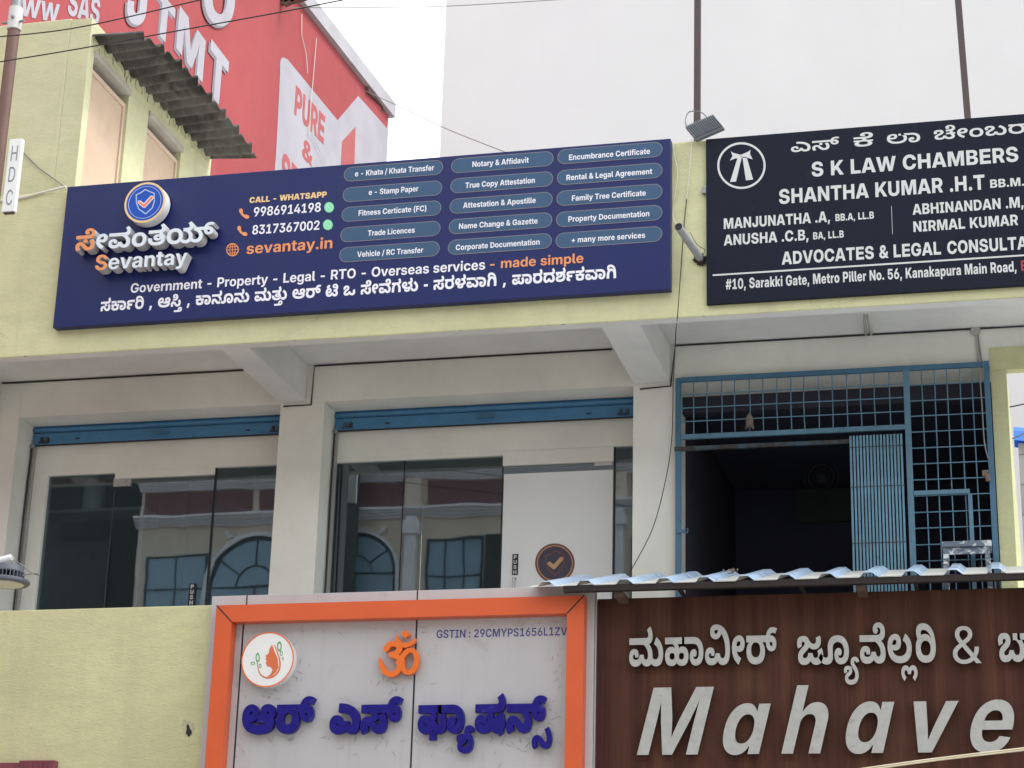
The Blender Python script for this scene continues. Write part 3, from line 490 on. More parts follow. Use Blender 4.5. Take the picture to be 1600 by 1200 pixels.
[[350,-6,-97,0,-139,30,-75,57,0,41,1,24,31,39,63,29,48,10,22,-12,-162,0,0,67,354,0,51,0,45,4,10,3,13,4,9,10,0,8,1,13,-25,25,-26,14,120,35,51,-30,35,-46,0,-25,1,-14,-17,-28,-22,-12,-13,-8,-45,-12,-34,-4,24,8,39,-11,49,-31,25,-37,0,-23,1,-40,-73,-57,-139,-31],[352,64,53,0,69,19,35,33,0,21,1,23,-35,33,-69,19,-48,0,-51,0,-69,-20,-35,-34,0,-21,1,-36,85,-37]],
[[246,-6,-67,0,-95,23,-51,43,0,28,1,26,45,37,83,20,54,0,75,0,73,-30,0,-25,1,-8,-9,-18,-6,-5,-106,3,3,3,3,5,0,2,1,8,-15,8,-16,0,-17,0,-23,-12,0,-10,1,-15,53,-15,56,0,61,0,59,27,6,23,140,0,5,-26,47,-24,34,0,37,0,33,24,0,19,1,16,-21,31,-45,28,-61,23,-38,9,184,11,47,-16,65,-37,33,-44,0,-26,1,-40,-53,-46,-89,-20,-50,0,-53,0,-77,13,-57,26,-28,19,66,-2,-35,-19,-69,-25,-87,-12],[30,212,0,67,690,0,0,-67]],
[[356,212,-33,0,-47,-17,-31,-30,-12,-19,-5,-11,-7,-31,-3,-38,0,-26,0,-40,-166,0,0,58,1,45,27,67,53,50,44,19,-26,-24,-25,13,-31,28,-13,29,0,12,1,32,61,40,101,17,58,0,89,0,133,-31,50,-31,39,-25,49,-64,23,-91,0,-67,0,-77,-166,0,0,39,1,28,-3,41,-7,31,-8,11,-17,28,-57,34],[350,278,65,0,81,-26,36,-31,4,0,-17,26,-59,45,-89,27,-62,0,-49,0,-39,-18,0,-15,1,-9,19,-16,14,-6,-34,1,29,10,75,12]],
[[246,-6,-67,0,-95,23,-51,43,0,28,1,26,45,37,83,20,54,0,75,0,73,-30,0,-25,1,-8,-9,-18,-6,-5,-106,3,3,3,3,5,0,2,1,8,-15,8,-16,0,-17,0,-23,-12,0,-10,1,-15,53,-15,56,0,61,0,57,27,8,23,140,0,5,-26,49,-24,32,0,29,0,29,11,13,17,0,9,1,18,-25,37,-26,17,142,29,35,-24,35,-54,0,-30,1,-34,-51,-43,-89,-21,-54,0,-51,0,-77,13,-59,26,-26,19,66,-2,-35,-19,-69,-25,-87,-12],[458,129,-37,0,-41,21,0,16,1,17,45,21,36,0,37,0,47,-21,0,-17,1,-16,-43,-21],[30,212,0,67,676,0,0,-67]],
[[230,-6,-87,0,-105,57,0,54,1,28,33,45,65,36,50,12,22,-14,-168,0,0,67,484,0,53,0,43,4,12,3,13,4,9,10,0,8,1,13,-25,25,-26,14,118,35,51,-30,35,-46,0,-24,1,-14,-17,-31,-24,-12,-11,-5,-29,-9,-33,-6,-22,-2,14,6,43,-11,57,-35,29,-44,0,-26,1,-55,-107,-57,-90,0,-49,0,-75,13,-59,26,-28,19,72,4,-35,-24,-67,-27,-73,-11],[264,62,37,0,43,28,4,22,142,0,3,-26,51,-24,28,0,33,0,39,24,0,25,1,20,-25,36,-53,28,-79,17,-54,0,-18,0,-49,0,-79,-16,-53,-28,-27,-36,0,-21,1,-25,37,-24]],
[[304,-6,-81,0,-121,19,-69,39,0,30,1,26,51,32,93,20,62,7,39,4,47,8,21,10,0,8,1,8,-13,8,-23,4,-14,0,-13,0,-23,-4,-13,-8,0,-7,1,-3,3,-8,4,-3,-152,-25,-9,10,-9,18,0,10,1,14,51,24,99,14,72,0,47,0,83,-15,57,-28,0,-20,1,-22,-35,-28,-79,-19,-66,-7,-41,-5,-45,-7,-17,-8,0,-6,1,-7,23,-10,51,-6,48,0,73,0,97,19,51,34,0,23,1,26,-33,36,-49,23,-22,6,-2,15,92,9,65,-13,77,-38,35,-44,0,-23,1,-42,-81,-63,-165,-35],[32,212,0,67,372,0,53,0,43,4,12,3,13,4,9,10,0,8,1,13,-25,25,-26,14,120,35,51,-30,35,-46,0,-24,1,-14,-19,-31,-24,-12,-17,-9,-53,-12,-73,-5,-52,0,-70,0,-76,11,-112,-11]],
[[322,-6,-93,0,-115,22,-53,36,0,21,1,13,15,21,31,18,24,8,-10,-7,-80,-1,0,54,212,0,19,4,23,11,0,7,1,6,-17,13,-14,4,88,6,62,-6,11,-6,13,-12,0,-6,1,-6,-5,-11,-6,-4,198,0,0,-54,-88,1,-8,8,29,-8,33,-18,17,-21,0,-14,1,-21,-51,-36,-119,-22],[326,61,63,0,51,21,0,15,1,11,-25,16,-47,9,-38,0,-37,0,-49,-9,-21,-17,0,-10,1,-16,55,-20],[36,212,0,67,306,0,53,0,43,4,10,3,13,4,9,10,0,8,1,13,-23,25,-26,14,118,35,51,-30,35,-46,0,-24,1,-14,-17,-31,-24,-12,-29,-14,-89,-12,-78,0]],
[[512,-6,-51,0,-77,17,-63,31,-32,21,-17,12,-21,14,-19,6,-12,0,-23,0,-25,-16,0,-11,1,-15,25,-25,20,-15,-120,-24,-25,16,-31,46,0,19,1,24,43,38,79,21,58,0,39,0,63,-11,59,-26,32,-22,17,-12,37,-18,39,-10,24,0,39,0,39,24,0,21,1,17,-27,40,-30,20,120,26,39,-24,37,-53,0,-28,1,-50,-107,-53],[382,138,-35,0,-39,20,0,15,1,15,43,21,34,0,35,0,41,-21,0,-15,1,-15,-39,-20],[30,217,0,59,414,0,63,0,55,8,14,6,13,6,11,16,0,8,1,16,-39,21,-36,0,-31,0,-47,-17,0,-15,1,-2,3,-6,0,-3,-32,26,9,5,21,3,10,0,25,0,35,-15,0,-12,1,-13,-35,-15,-36,0,-39,0,-43,24,0,20,1,17,41,31,81,19,60,0,63,0,89,-24,45,-42,0,-27,1,-23,-27,-33,-28,-12,-13,-7,-49,-12,-81,-7,-60,0]],
[[444,202,1,-24,-43,-36,-81,-19,-58,0,-65,0,-83,24,-22,12,26,49,11,-8,31,-16,43,-10,26,0,49,0,45,17,0,14,1,12,-27,14,-24,0,-25,0,-45,-14,-25,-29,0,-22,0,-5,1,-30,47,-42,77,-27,44,-10,-70,-58,-67,17,-103,47,-55,61,0,38,1,39,59,56,107,30,70,0,59,0,81,-21,41,-36]],
[[236,-6,-61,0,-93,23,-49,42,0,27,1,25,43,36,79,21,50,0,71,0,71,-29,0,-25,1,-8,-9,-17,-6,-5,-96,4,3,3,3,6,0,2,1,9,-17,8,-18,0,-19,0,-29,-13,0,-14,1,-16,57,-19,56,0,65,0,59,30,4,24,122,0,5,-28,55,-26,36,0,45,0,37,28,0,20,1,19,-27,35,-47,30,-67,24,-38,7,174,9,47,-16,65,-38,35,-46,0,-26,1,-39,-53,-46,-85,-21,-50,0,-49,0,-73,13,-55,25,-28,19,56,0,-31,-21,-67,-25,-81,-11],[30,217,0,59,524,0,55,0,45,4,10,4,15,4,9,11,0,8,1,14,-27,27,-28,15,104,31,49,-29,37,-46,0,-24,1,-11,-17,-31,-26,-12,-27,-13,-83,-11,-76,0]],
[[296,-6,-77,0,-117,30,-67,59,0,42,1,39,63,59,121,34,86,0,91,0,119,-35,59,-60,0,-37,1,-40,-63,-58,-119,-33],[298,52,69,0,65,42,0,32,1,34,-67,40,-60,0,-47,0,-57,-19,-25,-33,0,-21,1,-35,69,-40]],
[[346,-6,-85,0,-119,17,-73,31,-33,42,0,24,1,4,3,16,4,8,130,-8,-1,-3,1,-7,0,-2,1,-11,13,-22,37,-19,71,-11,60,0,51,0,69,9,41,15,17,19,0,11,1,9,-11,15,-10,6,-3,2,-5,2,-4,2,-15,6,-43,5,-24,0,-29,0,-21,-8,0,-6,1,-6,23,-7,22,0,21,0,35,8,19,18,0,14,1,18,-27,24,-41,14,-22,3,124,19,41,-13,53,-37,0,-26,1,-1,1,-7,-2,-2,-20,-17,-15,-17,-47,-27,-69,-15,-54,0,-75,0,-71,32,0,25,1,15,33,26,69,16,56,0,35,0,57,-6,32,-7,5,-1,5,3,7,2,2,0,61,-12,61,-46,0,-29,1,-27,-41,-40,-77,-27,-109,-13],[34,217,0,59,346,0,55,0,45,4,10,4,15,4,9,11,0,8,1,14,-27,27,-28,15,104,31,49,-29,37,-46,0,-24,1,-11,-15,-31,-28,-12,-27,-13,-83,-11,-76,0]],
[[328,-6,-83,0,-111,26,-67,43,-27,53,0,26,1,39,67,63,131,38,92,0,83,0,111,-27,67,-43,31,-52,0,-25,1,-42,-67,-64,-127,-35],[324,55,47,0,69,17,39,36,0,26,1,26,-33,39,-67,23,-52,0,-43,0,-67,-17,-37,-36,0,-28,1,-26,39,-38,69,-22],[744,-6,-77,0,-117,32,-48,27,54,59,39,-28,79,-30,52,0,57,0,63,32,0,28,1,27,-43,41,-77,31,-50,11,76,38,65,-16,107,-42,63,-55,0,-36,1,-25,-27,-44,-55,-32,-87,-18],[1108,-6,-75,0,-119,34,-48,27,54,57,41,-28,77,-30,54,0,59,0,61,32,0,28,1,27,-43,41,-77,31,-50,11,76,36,65,-16,107,-41,63,-54,0,-36,1,-25,-27,-44,-57,-32,-87,-18],[622,217,0,59,92,0,55,0,45,4,10,4,15,4,9,11,0,8,1,14,-27,27,-28,15,104,31,49,-29,35,-46,0,-24,1,-11,-15,-31,-26,-12,-27,-13,-83,-11,-76,0],[1018,217,0,59,192,0,0,-59],[1554,126,-83,0,-95,51,0,48,0,6,1,41,59,54,103,28,68,0,49,0,71,-9,24,-7,-60,-44,-17,5,-37,5,-26,0,-27,0,-53,-13,-31,-30,0,-28,0,-17,1,-19,31,-24,34,0,19,0,27,10,0,10,1,6,-9,9,-8,2,-7,4,-29,3,-24,0,-314,0,0,59,302,0,55,0,79,-10,30,-13,25,-11,23,-27,0,-18,1,-36,-87,-35]],
[[332,-5,-89,0,-129,27,-71,54,0,39,144,0,3,-19,39,-26,65,-13,42,0,43,0,61,12,35,21,0,13,1,13,-29,17,-55,12,-42,5,-78,9,-97,12,-105,49,0,39,1,33,73,49,125,28,80,0,81,0,123,-28,69,-50,0,-34,-142,0,-3,24,-67,26,-58,0,-37,0,-53,-11,-29,-20,0,-13,1,-12,31,-17,55,-12,36,-4,68,-8,51,-5,81,-18,59,-26,31,-34,0,-22,1,-34,-65,-49,-127,-27]],
[[172,80,0,76,23,19,47,33,53,33,30,18,178,105,182,0,-308,-178,-12,2],[62,0,0,364,150,0,0,-100,-2,-92,2,-37,0,-135],[514,0,-216,164,92,56,300,-220]],
[[204,153,0,-153,-146,0,0,364,144,0,0,-164,-16,0,23,34,89,38,70,0,57,0,85,-24,47,-46,0,-32,0,-170,-146,0,0,157,1,25,-51,29,-46,0,-29,0,-47,-14,-25,-25]],
[[370,381,-234,-436,-126,0,234,436]],
[[362,268,0,-56,-352,0,0,56],[104,0,0,293,1,27,45,37,79,18,52,0,33,0,55,-4,12,-1,-18,-56,-7,1,-27,2,-12,0,-33,0,-25,-15,0,-15,0,-287]],
[[62,0,0,364,488,0,0,-63,-338,0,0,-97,308,0,0,-62,-308,0,0,-142]],
[[382,-5,-97,0,-153,44,-89,84,0,59,1,59,91,84,155,44,98,0,63,0,109,-18,85,-34,53,-48,8,-31,-150,0,-5,15,-27,24,-41,17,-53,9,-32,0,-57,0,-85,-29,-47,-54,0,-38,1,-39,49,-54,87,-28,58,0,33,0,55,9,43,16,29,24,6,16,152,0,-7,-28,-49,-47,-81,-36,-109,-20]],
[[90,147,1,41,31,88,57,80,36,29,136,0,-33,-37,-49,-81,-25,-82,0,-38,1,-33,23,-66,51,-73,38,-44,-136,0,-59,50,-61,110]],
[[42,-69,41,44,49,74,25,65,0,33,1,38,-27,82,-49,81,-34,37,138,0,37,-29,55,-80,33,-88,0,-41,1,-56,-63,-111,-58,-49]],
[[272,0,-254,364,164,0,118,-176,21,-33,45,-79,24,-47,-36,0,25,47,45,79,20,33,112,176,164,0,-250,-364]],
[[62,0,0,364,164,0,230,-185,17,-12,37,-32,37,-38,18,-22,-16,-6,-1,19,-3,45,-3,41,0,13,0,177,152,0,0,-364,-164,0,-210,167,-19,17,-39,34,-43,43,-28,28,22,3,3,-26,7,-48,3,-39,0,-11,0,-168]],
[[278,-5,-73,0,-109,27,-57,46,0,28,1,21,33,33,63,28,44,15,138,47,17,5,25,12,15,15,0,7,1,13,-35,17,-34,0,-19,0,-31,-8,-17,-15,0,-11,1,-11,23,-23,43,-26,28,-17,346,-198,-154,0,-286,161,-33,18,-55,36,-33,39,0,22,1,26,49,42,89,24,60,0,59,0,85,-23,47,-38,0,-24,1,-17,-23,-29,-41,-26,-30,-11,-150,-54,-27,-11,-31,-21,0,-15,1,-13,29,-21,49,-12,30,0,41,0,77,18,63,33,37,45,0,27,122,0,1,-32,-27,-52,-49,-40,-34,-13,-38,-12,-39,-16,-101,-16]],
[[18,0,250,364,194,0,256,-364,-166,0,-116,176,-19,34,-43,79,-26,47,36,0,-23,-47,-41,-79,-20,-34,-114,-176],[176,83,0,59,384,0,0,-59]],
[[244,-4,-55,0,-83,24,-45,46,0,32,0,170,146,0,0,-157,1,-25,53,-29,46,0,31,0,49,13,27,26,0,19,0,153,146,0,0,-268,-140,0,-2,68,14,0,-21,-34,-87,-38]],
[[54,0,0,46,266,162,0,1,-260,0,0,59,434,0,0,-49,-252,-159,0,-2,260,0,0,-58]],
[[318,0,-188,0,0,64,180,0,73,0,97,26,49,52,0,40,1,40,-47,52,-95,26,-70,0,-186,0,0,64,194,0,111,0,159,-44,87,-82,0,-56,1,-56,-85,-82,-157,-44],[212,364,0,-364,-150,0,0,364]],
[[62,0,0,364,498,0,0,-63,-348,0,0,-87,322,0,0,-61,-322,0,0,-90,350,0,0,-63]],
[[360,-5,-39,0,-59,14,-41,21,-12,12,-4,0,0,-42,-144,0,0,364,146,0,0,-139,4,0,13,12,41,22,61,13,42,0,63,0,101,-32,61,-62,0,-44,1,-44,-57,-62,-99,-33],[318,54,39,0,53,20,27,36,0,24,1,24,-25,36,-51,19,-38,0,-35,0,-53,-19,-27,-36,0,-24,1,-24,29,-36,55,-20]],
[[260,18,0,251,124,0,0,-251],[72,114,0,59,500,0,0,-59]],
[[606,-6,-49,0,-69,13,-53,25,-24,19,48,0,-29,-21,-63,-25,-79,-11,-52,0,-59,0,-91,23,-51,41,0,28,1,23,43,36,75,21,50,0,65,0,69,-28,0,-23,1,-8,-7,-17,-6,-5,-88,3,3,4,3,6,0,3,1,9,-19,10,-18,0,-23,0,-33,-17,0,-15,1,-18,59,-22,60,0,65,0,61,31,4,26,108,0,7,-30,57,-27,40,0,49,0,39,32,0,24,1,33,-61,50,-115,32,-155,17,-96,0,10,56,115,-1,177,-19,129,-35,83,-46,41,-56,0,-31,1,-38,-49,-49,-83,-23]],
[[504,-6,-51,0,-75,18,-59,31,-28,20,-19,15,-25,16,-23,7,-14,0,-27,0,-27,-17,0,-14,1,-15,25,-28,22,-15,-108,-22,-23,16,-31,45,0,20,1,24,43,37,77,21,52,0,39,0,63,-12,55,-26,28,-21,21,-14,37,-21,41,-11,28,0,41,0,43,27,0,23,1,19,-29,42,-36,22,104,26,41,-24,43,-55,0,-30,1,-50,-105,-54],[370,144,-31,0,-37,19,0,14,1,15,39,19,32,0,31,0,41,-19,0,-15,1,-14,-39,-19],[30,223,0,53,554,0,0,-53],[916,132,-79,0,-93,50,0,46,0,6,1,38,57,53,101,27,66,0,45,0,69,-9,24,-6,-54,-41,-19,5,-39,5,-26,0,-29,0,-51,-12,-31,-31,0,-28,0,-14,1,-20,33,-25,36,0,21,0,29,10,0,12,1,6,-9,9,-8,3,-9,4,-27,3,-26,0,-306,0,0,53,294,0,53,0,77,-10,26,-12,23,-10,23,-26,0,-17,1,-35,-83,-34]],
[[302,-6,-79,0,-109,22,-53,39,0,23,1,15,17,25,37,20,28,9,0,-8,-102,-1,0,44,208,0,17,4,21,12,0,8,1,7,-11,12,-12,5,66,6,46,-6,11,-7,11,-12,0,-6,1,-7,-7,-11,-6,-5,202,0,0,-44,-104,1,-2,7,29,-7,39,-19,21,-25,0,-16,1,-24,-53,-38,-109,-23],[306,47,73,0,61,28,0,19,1,15,-29,22,-57,12,-44,0,-43,0,-57,-13,-27,-22,0,-14,1,-21,65,-26],[36,223,0,53,274,0,63,0,59,8,14,7,13,6,9,16,0,9,1,17,-41,22,-38,0,-33,0,-49,-19,0,-14,1,-3,1,-5,2,-3,-32,24,9,4,23,3,8,0,25,0,33,-14,0,-12,1,-12,-33,-15,-34,0,-37,0,-39,25,0,18,1,17,41,30,77,19,58,0,61,0,83,-23,45,-41,0,-26,1,-22,-25,-32,-26,-12,-15,-7,-49,-12,-75,-6,-56,0]],
[[406,-6,-119,0,-165,41,-85,73,0,47,1,40,59,56,105,31,66,0,53,0,73,-19,37,-33,0,-24,1,-22,-39,-36,-77,-20,-60,0,-35,0,-53,8,-39,13,-14,7,18,45,11,-7,31,-12,37,-8,24,0,51,0,45,19,0,14,1,14,-29,15,-26,0,-27,0,-49,-16,-29,-36,0,-30,1,-29,57,-48,117,-28,86,0,81,0,113,21,61,42,0,29,1,36,-71,46,-58,13,82,32,55,-15,75,-38,39,-46,0,-28,1,-40,-73,-67,-163,-40],[464,223,0,53,196,0,0,-53]],
[[444,122,1,-40,-55,-58,-103,-30,-72,0,-61,0,-85,22,-43,38,0,26,1,21,31,31,57,17,36,0,45,0,47,-21,0,-17,1,-15,-33,-18,-28,0,-21,0,-33,11,-6,12,12,3,-3,-4,-1,-10,0,-5,1,-15,41,-26,50,0,39,0,55,18,31,35,0,25,1,25,-27,37,-26,12,-17,9,-49,12,-73,6,-60,0,-320,0,0,53,344,0,73,0,103,-10,75,-20,26,-14,39,-19,39,-55]],
[[600,-6,-47,0,-71,12,-55,26,-24,20,48,3,-29,-25,-67,-26,-77,-10,-46,0,-57,0,-79,22,-39,34,0,19,1,22,33,32,67,28,52,16,37,11,39,19,0,13,1,7,-11,11,-27,6,-24,0,-35,0,-31,-15,0,-12,1,-7,9,-14,8,-6,-100,-19,-15,11,-15,27,0,14,1,19,41,31,83,19,66,0,69,0,79,-22,33,-32,0,-17,1,-18,-29,-29,-61,-27,-50,-16,-43,-13,-35,-19,0,-13,1,-15,43,-13,36,0,59,0,61,31,4,26,110,0,5,-29,63,-28,48,0,47,0,45,21,0,16,1,15,-27,23,-45,16,-28,4,88,21,43,-10,61,-24,33,-30,0,-22,1,-25,-45,-38,-89,-21],[474,138,0,44,114,0,17,4,21,12,0,8,1,7,-11,12,-12,5,66,6,44,-2,11,-7,13,-14,0,-7,1,-8,-5,-11,-6,-5,98,0,0,-44,-26,0,-19,0,-33,2,-14,1,-34,-3],[474,223,0,53,80,0,63,0,59,8,14,7,13,6,9,16,0,9,1,17,-41,22,-38,0,-33,0,-49,-19,0,-14,1,-3,1,-5,2,-3,-32,24,9,4,23,3,8,0,25,0,33,-14,0,-12,1,-12,-33,-15,-34,0,-37,0,-39,25,0,18,1,17,41,30,77,19,58,0,61,0,83,-23,45,-41,0,-26,1,-22,-25,-32,-26,-12,-15,-7,-49,-12,-77,-6,-54,0]],
[[426,206,1,-23,-43,-36,-79,-19,-58,0,-61,0,-81,24,-22,12,26,44,11,-8,31,-16,43,-10,30,0,49,0,47,19,0,14,1,14,-29,15,-26,0,-27,0,-47,-16,-29,-31,0,-22,0,-6,1,-31,49,-43,81,-30,48,-11,-62,-52,-67,17,-103,47,-55,62,0,39,1,38,57,55,101,30,68,0,55,0,75,-20,41,-34]],
[[288,-6,-75,0,-113,30,-63,58,0,42,1,38,61,59,117,34,84,0,87,0,115,-35,57,-59,0,-37,1,-39,-61,-58,-115,-33],[290,46,75,0,67,44,0,34,1,37,-69,43,-66,0,-49,0,-61,-21,-27,-35,0,-22,1,-37,73,-43]],
[[600,-6,-45,0,-71,12,-57,26,-28,22,52,1,-29,-25,-67,-26,-77,-10,-46,0,-57,0,-79,22,-39,34,0,19,1,22,33,32,67,28,52,16,37,11,39,19,0,13,1,7,-11,11,-27,6,-24,0,-35,0,-31,-15,0,-12,1,-7,9,-14,8,-6,-100,-19,-15,11,-15,27,0,14,1,19,41,31,83,19,66,0,69,0,79,-22,33,-32,0,-17,1,-18,-29,-29,-61,-27,-50,-16,-43,-13,-35,-19,0,-13,1,-15,43,-13,36,0,59,0,63,31,2,26,110,0,5,-30,65,-27,40,0,55,0,57,34,0,29,1,30,-43,45,-79,33,-54,11,64,52,69,-16,107,-48,61,-65,0,-41,1,-36,-49,-53,-95,-29]],
[[338,-6,-87,0,-135,30,-75,58,0,42,1,26,31,41,61,31,44,11,20,-10,-154,0,0,53,488,0,0,-53,-8,0,4,6,39,-12,53,-30,27,-38,0,-25,1,-39,-71,-59,-133,-32],[338,49,63,0,79,23,41,40,0,24,1,27,-45,39,-77,21,-54,0,-57,0,-79,-22,-43,-40,0,-25,1,-42,99,-45],[846,132,-79,0,-91,50,0,46,0,6,1,38,55,53,101,27,66,0,47,0,67,-9,24,-6,-54,-41,-19,5,-39,5,-24,0,-29,0,-53,-12,-31,-31,0,-28,0,-14,1,-20,35,-25,34,0,23,0,27,10,0,12,1,6,-7,9,-8,3,-9,4,-29,3,-26,0,-306,0,0,53,294,0,53,0,77,-10,28,-12,21,-10,25,-26,0,-17,1,-35,-85,-34]],
[[336,-6,-95,0,-135,30,-69,56,0,40,164,0,3,-18,35,-25,63,-13,42,0,39,0,57,10,31,18,0,12,1,11,-25,15,-55,12,-44,4,-74,8,-107,11,-107,52,0,40,1,33,73,51,131,29,84,0,89,0,125,-29,71,-53,2,-37,-160,0,-3,23,-63,26,-54,0,-31,0,-51,-10,-29,-18,0,-11,1,-10,25,-15,55,-11,40,-4,66,-7,61,-6,87,-18,57,-25,29,-34,0,-21,1,-36,-71,-52,-131,-28]],
[],
[[174,66,0,106,25,15,51,31,51,30,24,16,166,100,202,0,-304,-182,-16,0],[48,0,0,364,172,0,0,-91,0,-98,0,-41,0,-134],[502,0,-200,157,104,65,294,-222]],
[[48,0,0,364,172,0,0,-290,324,0,0,-74]],
[[2,0,252,364,226,0,252,-364,-192,0,-100,162,-23,39,-45,81,-26,47,48,0,-25,-47,-47,-81,-24,-39,-104,-162],[174,71,0,68,388,0,0,-68]],
[[196,0,-194,364,186,0,74,-164,13,-24,19,-49,19,-48,8,-25,-36,0,9,25,21,48,21,49,12,24,78,164,174,0,78,-164,13,-24,21,-49,21,-48,10,-25,-40,0,11,25,19,48,19,49,12,24,74,164,186,0,-196,-364,-190,0,-94,185,-11,21,-21,55,-16,36,50,0,-17,-36,-19,-55,-12,-21,-94,-185]],
[[374,-6,-97,0,-157,45,-91,84,0,59,1,59,93,84,159,45,98,0,69,0,113,-20,87,-36,55,-51,8,-31,-174,0,-5,14,-25,24,-37,16,-49,8,-30,0,-55,0,-79,-27,-41,-50,0,-35,1,-35,43,-50,81,-27,56,0,31,0,51,8,39,16,27,23,6,15,174,0,-7,-32,-53,-50,-85,-36,-111,-20]],
[[48,0,0,364,172,0,0,-142,282,0,0,142,172,0,0,-364,-172,0,0,148,-282,0,0,-148]],
[[48,0,0,364,256,0,96,-146,9,-13,21,-37,25,-41,19,-37,6,-12,-44,0,7,12,21,37,23,41,21,37,8,13,96,146,256,0,0,-364,-170,0,0,159,1,12,3,37,3,42,3,43,0,19,20,0,-9,-20,-23,-44,-23,-42,-19,-35,-8,-12,-106,-159,-140,0,-108,159,-7,12,-19,35,-23,42,-25,44,-10,20,22,0,3,-19,3,-43,3,-42,3,-37,0,-12,0,-159]],
[[48,0,0,364,302,0,81,0,111,-24,59,-41,0,-28,1,-21,-33,-33,-59,-21,-40,-5,0,-1,45,-1,75,-22,43,-38,0,-26,1,-30,-57,-47,-113,-26,-82,0],[216,66,126,0,51,0,57,23,0,20,1,13,-25,20,-45,11,-32,0,-128,0],[216,216,118,0,29,0,43,10,23,18,0,12,1,19,-49,22,-42,0,-118,0]],
[[48,0,0,364,540,0,0,-74,-368,0,0,-71,340,0,0,-72,-340,0,0,-73,368,0,0,-74]],
[[48,0,0,364,298,0,85,0,125,-30,67,-55,0,-38,1,-37,-69,-53,-125,-30,-88,0,-184,0,0,69,182,0,37,0,53,12,29,24,0,15,1,16,-27,23,-51,13,-36,0,-114,0,0,-293],[456,0,-162,165,178,0,166,-165]],
[[48,0,0,364,180,0,208,-168,13,-9,35,-30,39,-34,16,-16,-20,-23,-1,18,-1,46,-1,43,0,13,0,160,174,0,0,-364,-180,0,-192,153,-13,11,-41,36,-47,44,-26,24,32,7,3,-26,5,-48,1,-37,0,-11,0,-153]],
[[20,290,0,74,604,0,0,-74,-216,0,0,-290,-172,0,0,290]],
[[352,-6,-91,0,-137,34,-75,60,0,40,0,236,170,0,0,-229,1,-20,35,-30,63,-17,40,0,43,0,61,17,37,30,0,20,0,229,168,0,0,-236,1,-40,-75,-60,-137,-34]],
[[134,-5,-35,0,-53,27,0,19,1,19,55,26,36,0,39,0,55,-26,0,-19,1,-19,-53,-27]],
[[32,-79,32,141,158,0,-76,-141]],
[[272,-6,-115,0,-129,62,0,57,0,26,162,0,0,-27,1,-22,43,-23,40,0,39,0,45,23,0,22,0,252,174,0,0,-254,1,-55,-133,-61]],
[[28,0,0,69,92,0,0,226,-92,0,0,69,354,0,0,-69,-90,0,0,-226,90,0,0,-69]],
[[316,0,-192,0,0,72,184,0,69,0,87,25,45,49,0,36,1,36,-43,49,-87,25,-68,0,-186,0,0,72,196,0,113,0,163,-45,91,-81,0,-56,1,-56,-89,-81,-161,-45],[220,364,0,-364,-172,0,0,364]],
[[254,0,-252,364,190,0,104,-162,23,-38,49,-84,26,-46,-50,0,27,46,45,84,24,38,100,162,186,0,-244,-364]],
[[374,-6,-97,0,-157,45,-91,84,0,59,1,59,93,84,159,45,98,0,99,0,159,-45,91,-84,0,-59,1,-59,-89,-84,-157,-45],[374,70,53,0,79,26,43,50,0,36,1,35,-41,51,-77,26,-52,0,-51,0,-77,-26,-43,-51,0,-35,1,-36,45,-50,79,-26]],
[[272,-6,-75,0,-109,28,-59,46,0,29,1,20,31,31,59,28,44,15,152,49,19,6,21,12,9,12,0,5,1,11,-31,16,-30,0,-17,0,-29,-7,-15,-14,0,-9,1,-11,23,-22,43,-25,30,-18,348,-196,-172,0,-290,159,-29,17,-55,36,-33,38,0,23,1,27,53,43,93,26,60,0,59,0,87,-24,49,-40,0,-24,1,-17,-21,-30,-43,-26,-30,-12,-150,-53,-23,-9,-29,-19,0,-13,1,-12,27,-19,43,-10,28,0,39,0,77,18,61,33,37,44,0,26,136,0,1,-30,-25,-54,-51,-45,-42,-16,-46,-12,-39,-15,-99,-16]],
[[376,-6,-103,0,-157,47,-87,84,0,57,1,59,93,84,159,45,98,0,65,0,115,-19,87,-34,57,-48,6,-29,-176,0,-5,13,-21,20,-37,14,-47,7,-30,0,-55,0,-81,-27,-41,-50,0,-35,1,-35,45,-51,81,-26,58,0,49,0,69,16,39,30,0,19,38,-1,-186,0,0,64,318,0,0,-49,1,-47,-83,-69,-147,-39]],
[[324,0,118,364,124,0,-120,-364],[-2,88,22,62,574,0,-22,-62],[68,0,118,364,124,0,-118,-364],[40,214,22,62,574,0,-22,-62]],
[[90,0,0,68,488,0,0,-68],[430,364,0,-364,-166,0,0,286,0,0,-168,-52,0,74,180,56]],
[[322,-6,-95,0,-129,46,-67,84,0,58,1,58,69,84,131,46,96,0,97,0,133,-46,67,-84,0,-58,1,-58,-65,-84,-131,-46],[322,62,45,0,59,29,31,54,0,37,1,37,-29,54,-57,29,-44,0,-43,0,-57,-29,-29,-54,0,-37,1,-37,31,-54,59,-29]],
[[206,-4,-51,0,-79,16,-45,34,0,26,1,22,33,29,55,19,75,9,40,2,47,2,57,5,25,8,0,8,0,1,1,8,-17,12,-31,7,-22,0,-23,0,-35,-7,-19,-13,-2,-9,-154,0,5,27,59,40,105,21,76,0,55,0,89,-12,59,-23,31,-33,0,-21,0,-174,-162,0,0,36,-2,0,-13,-14,-41,-18,-55,-8],[254,50,31,0,47,11,27,19,0,13,0,24,-5,-2,-19,-3,-21,-2,-27,-3,-16,-1,-23,-2,-33,-7,-19,-13,0,-8,1,-8,17,-12,33,-6]],
[[48,0,0,258,160,0,0,-45,0,0,17,24,61,22,52,0,13,0,23,0,10,-1,0,-68,-7,0,-39,1,-18,0,-29,0,-45,-14,-23,-26,0,-18,0,-133]],
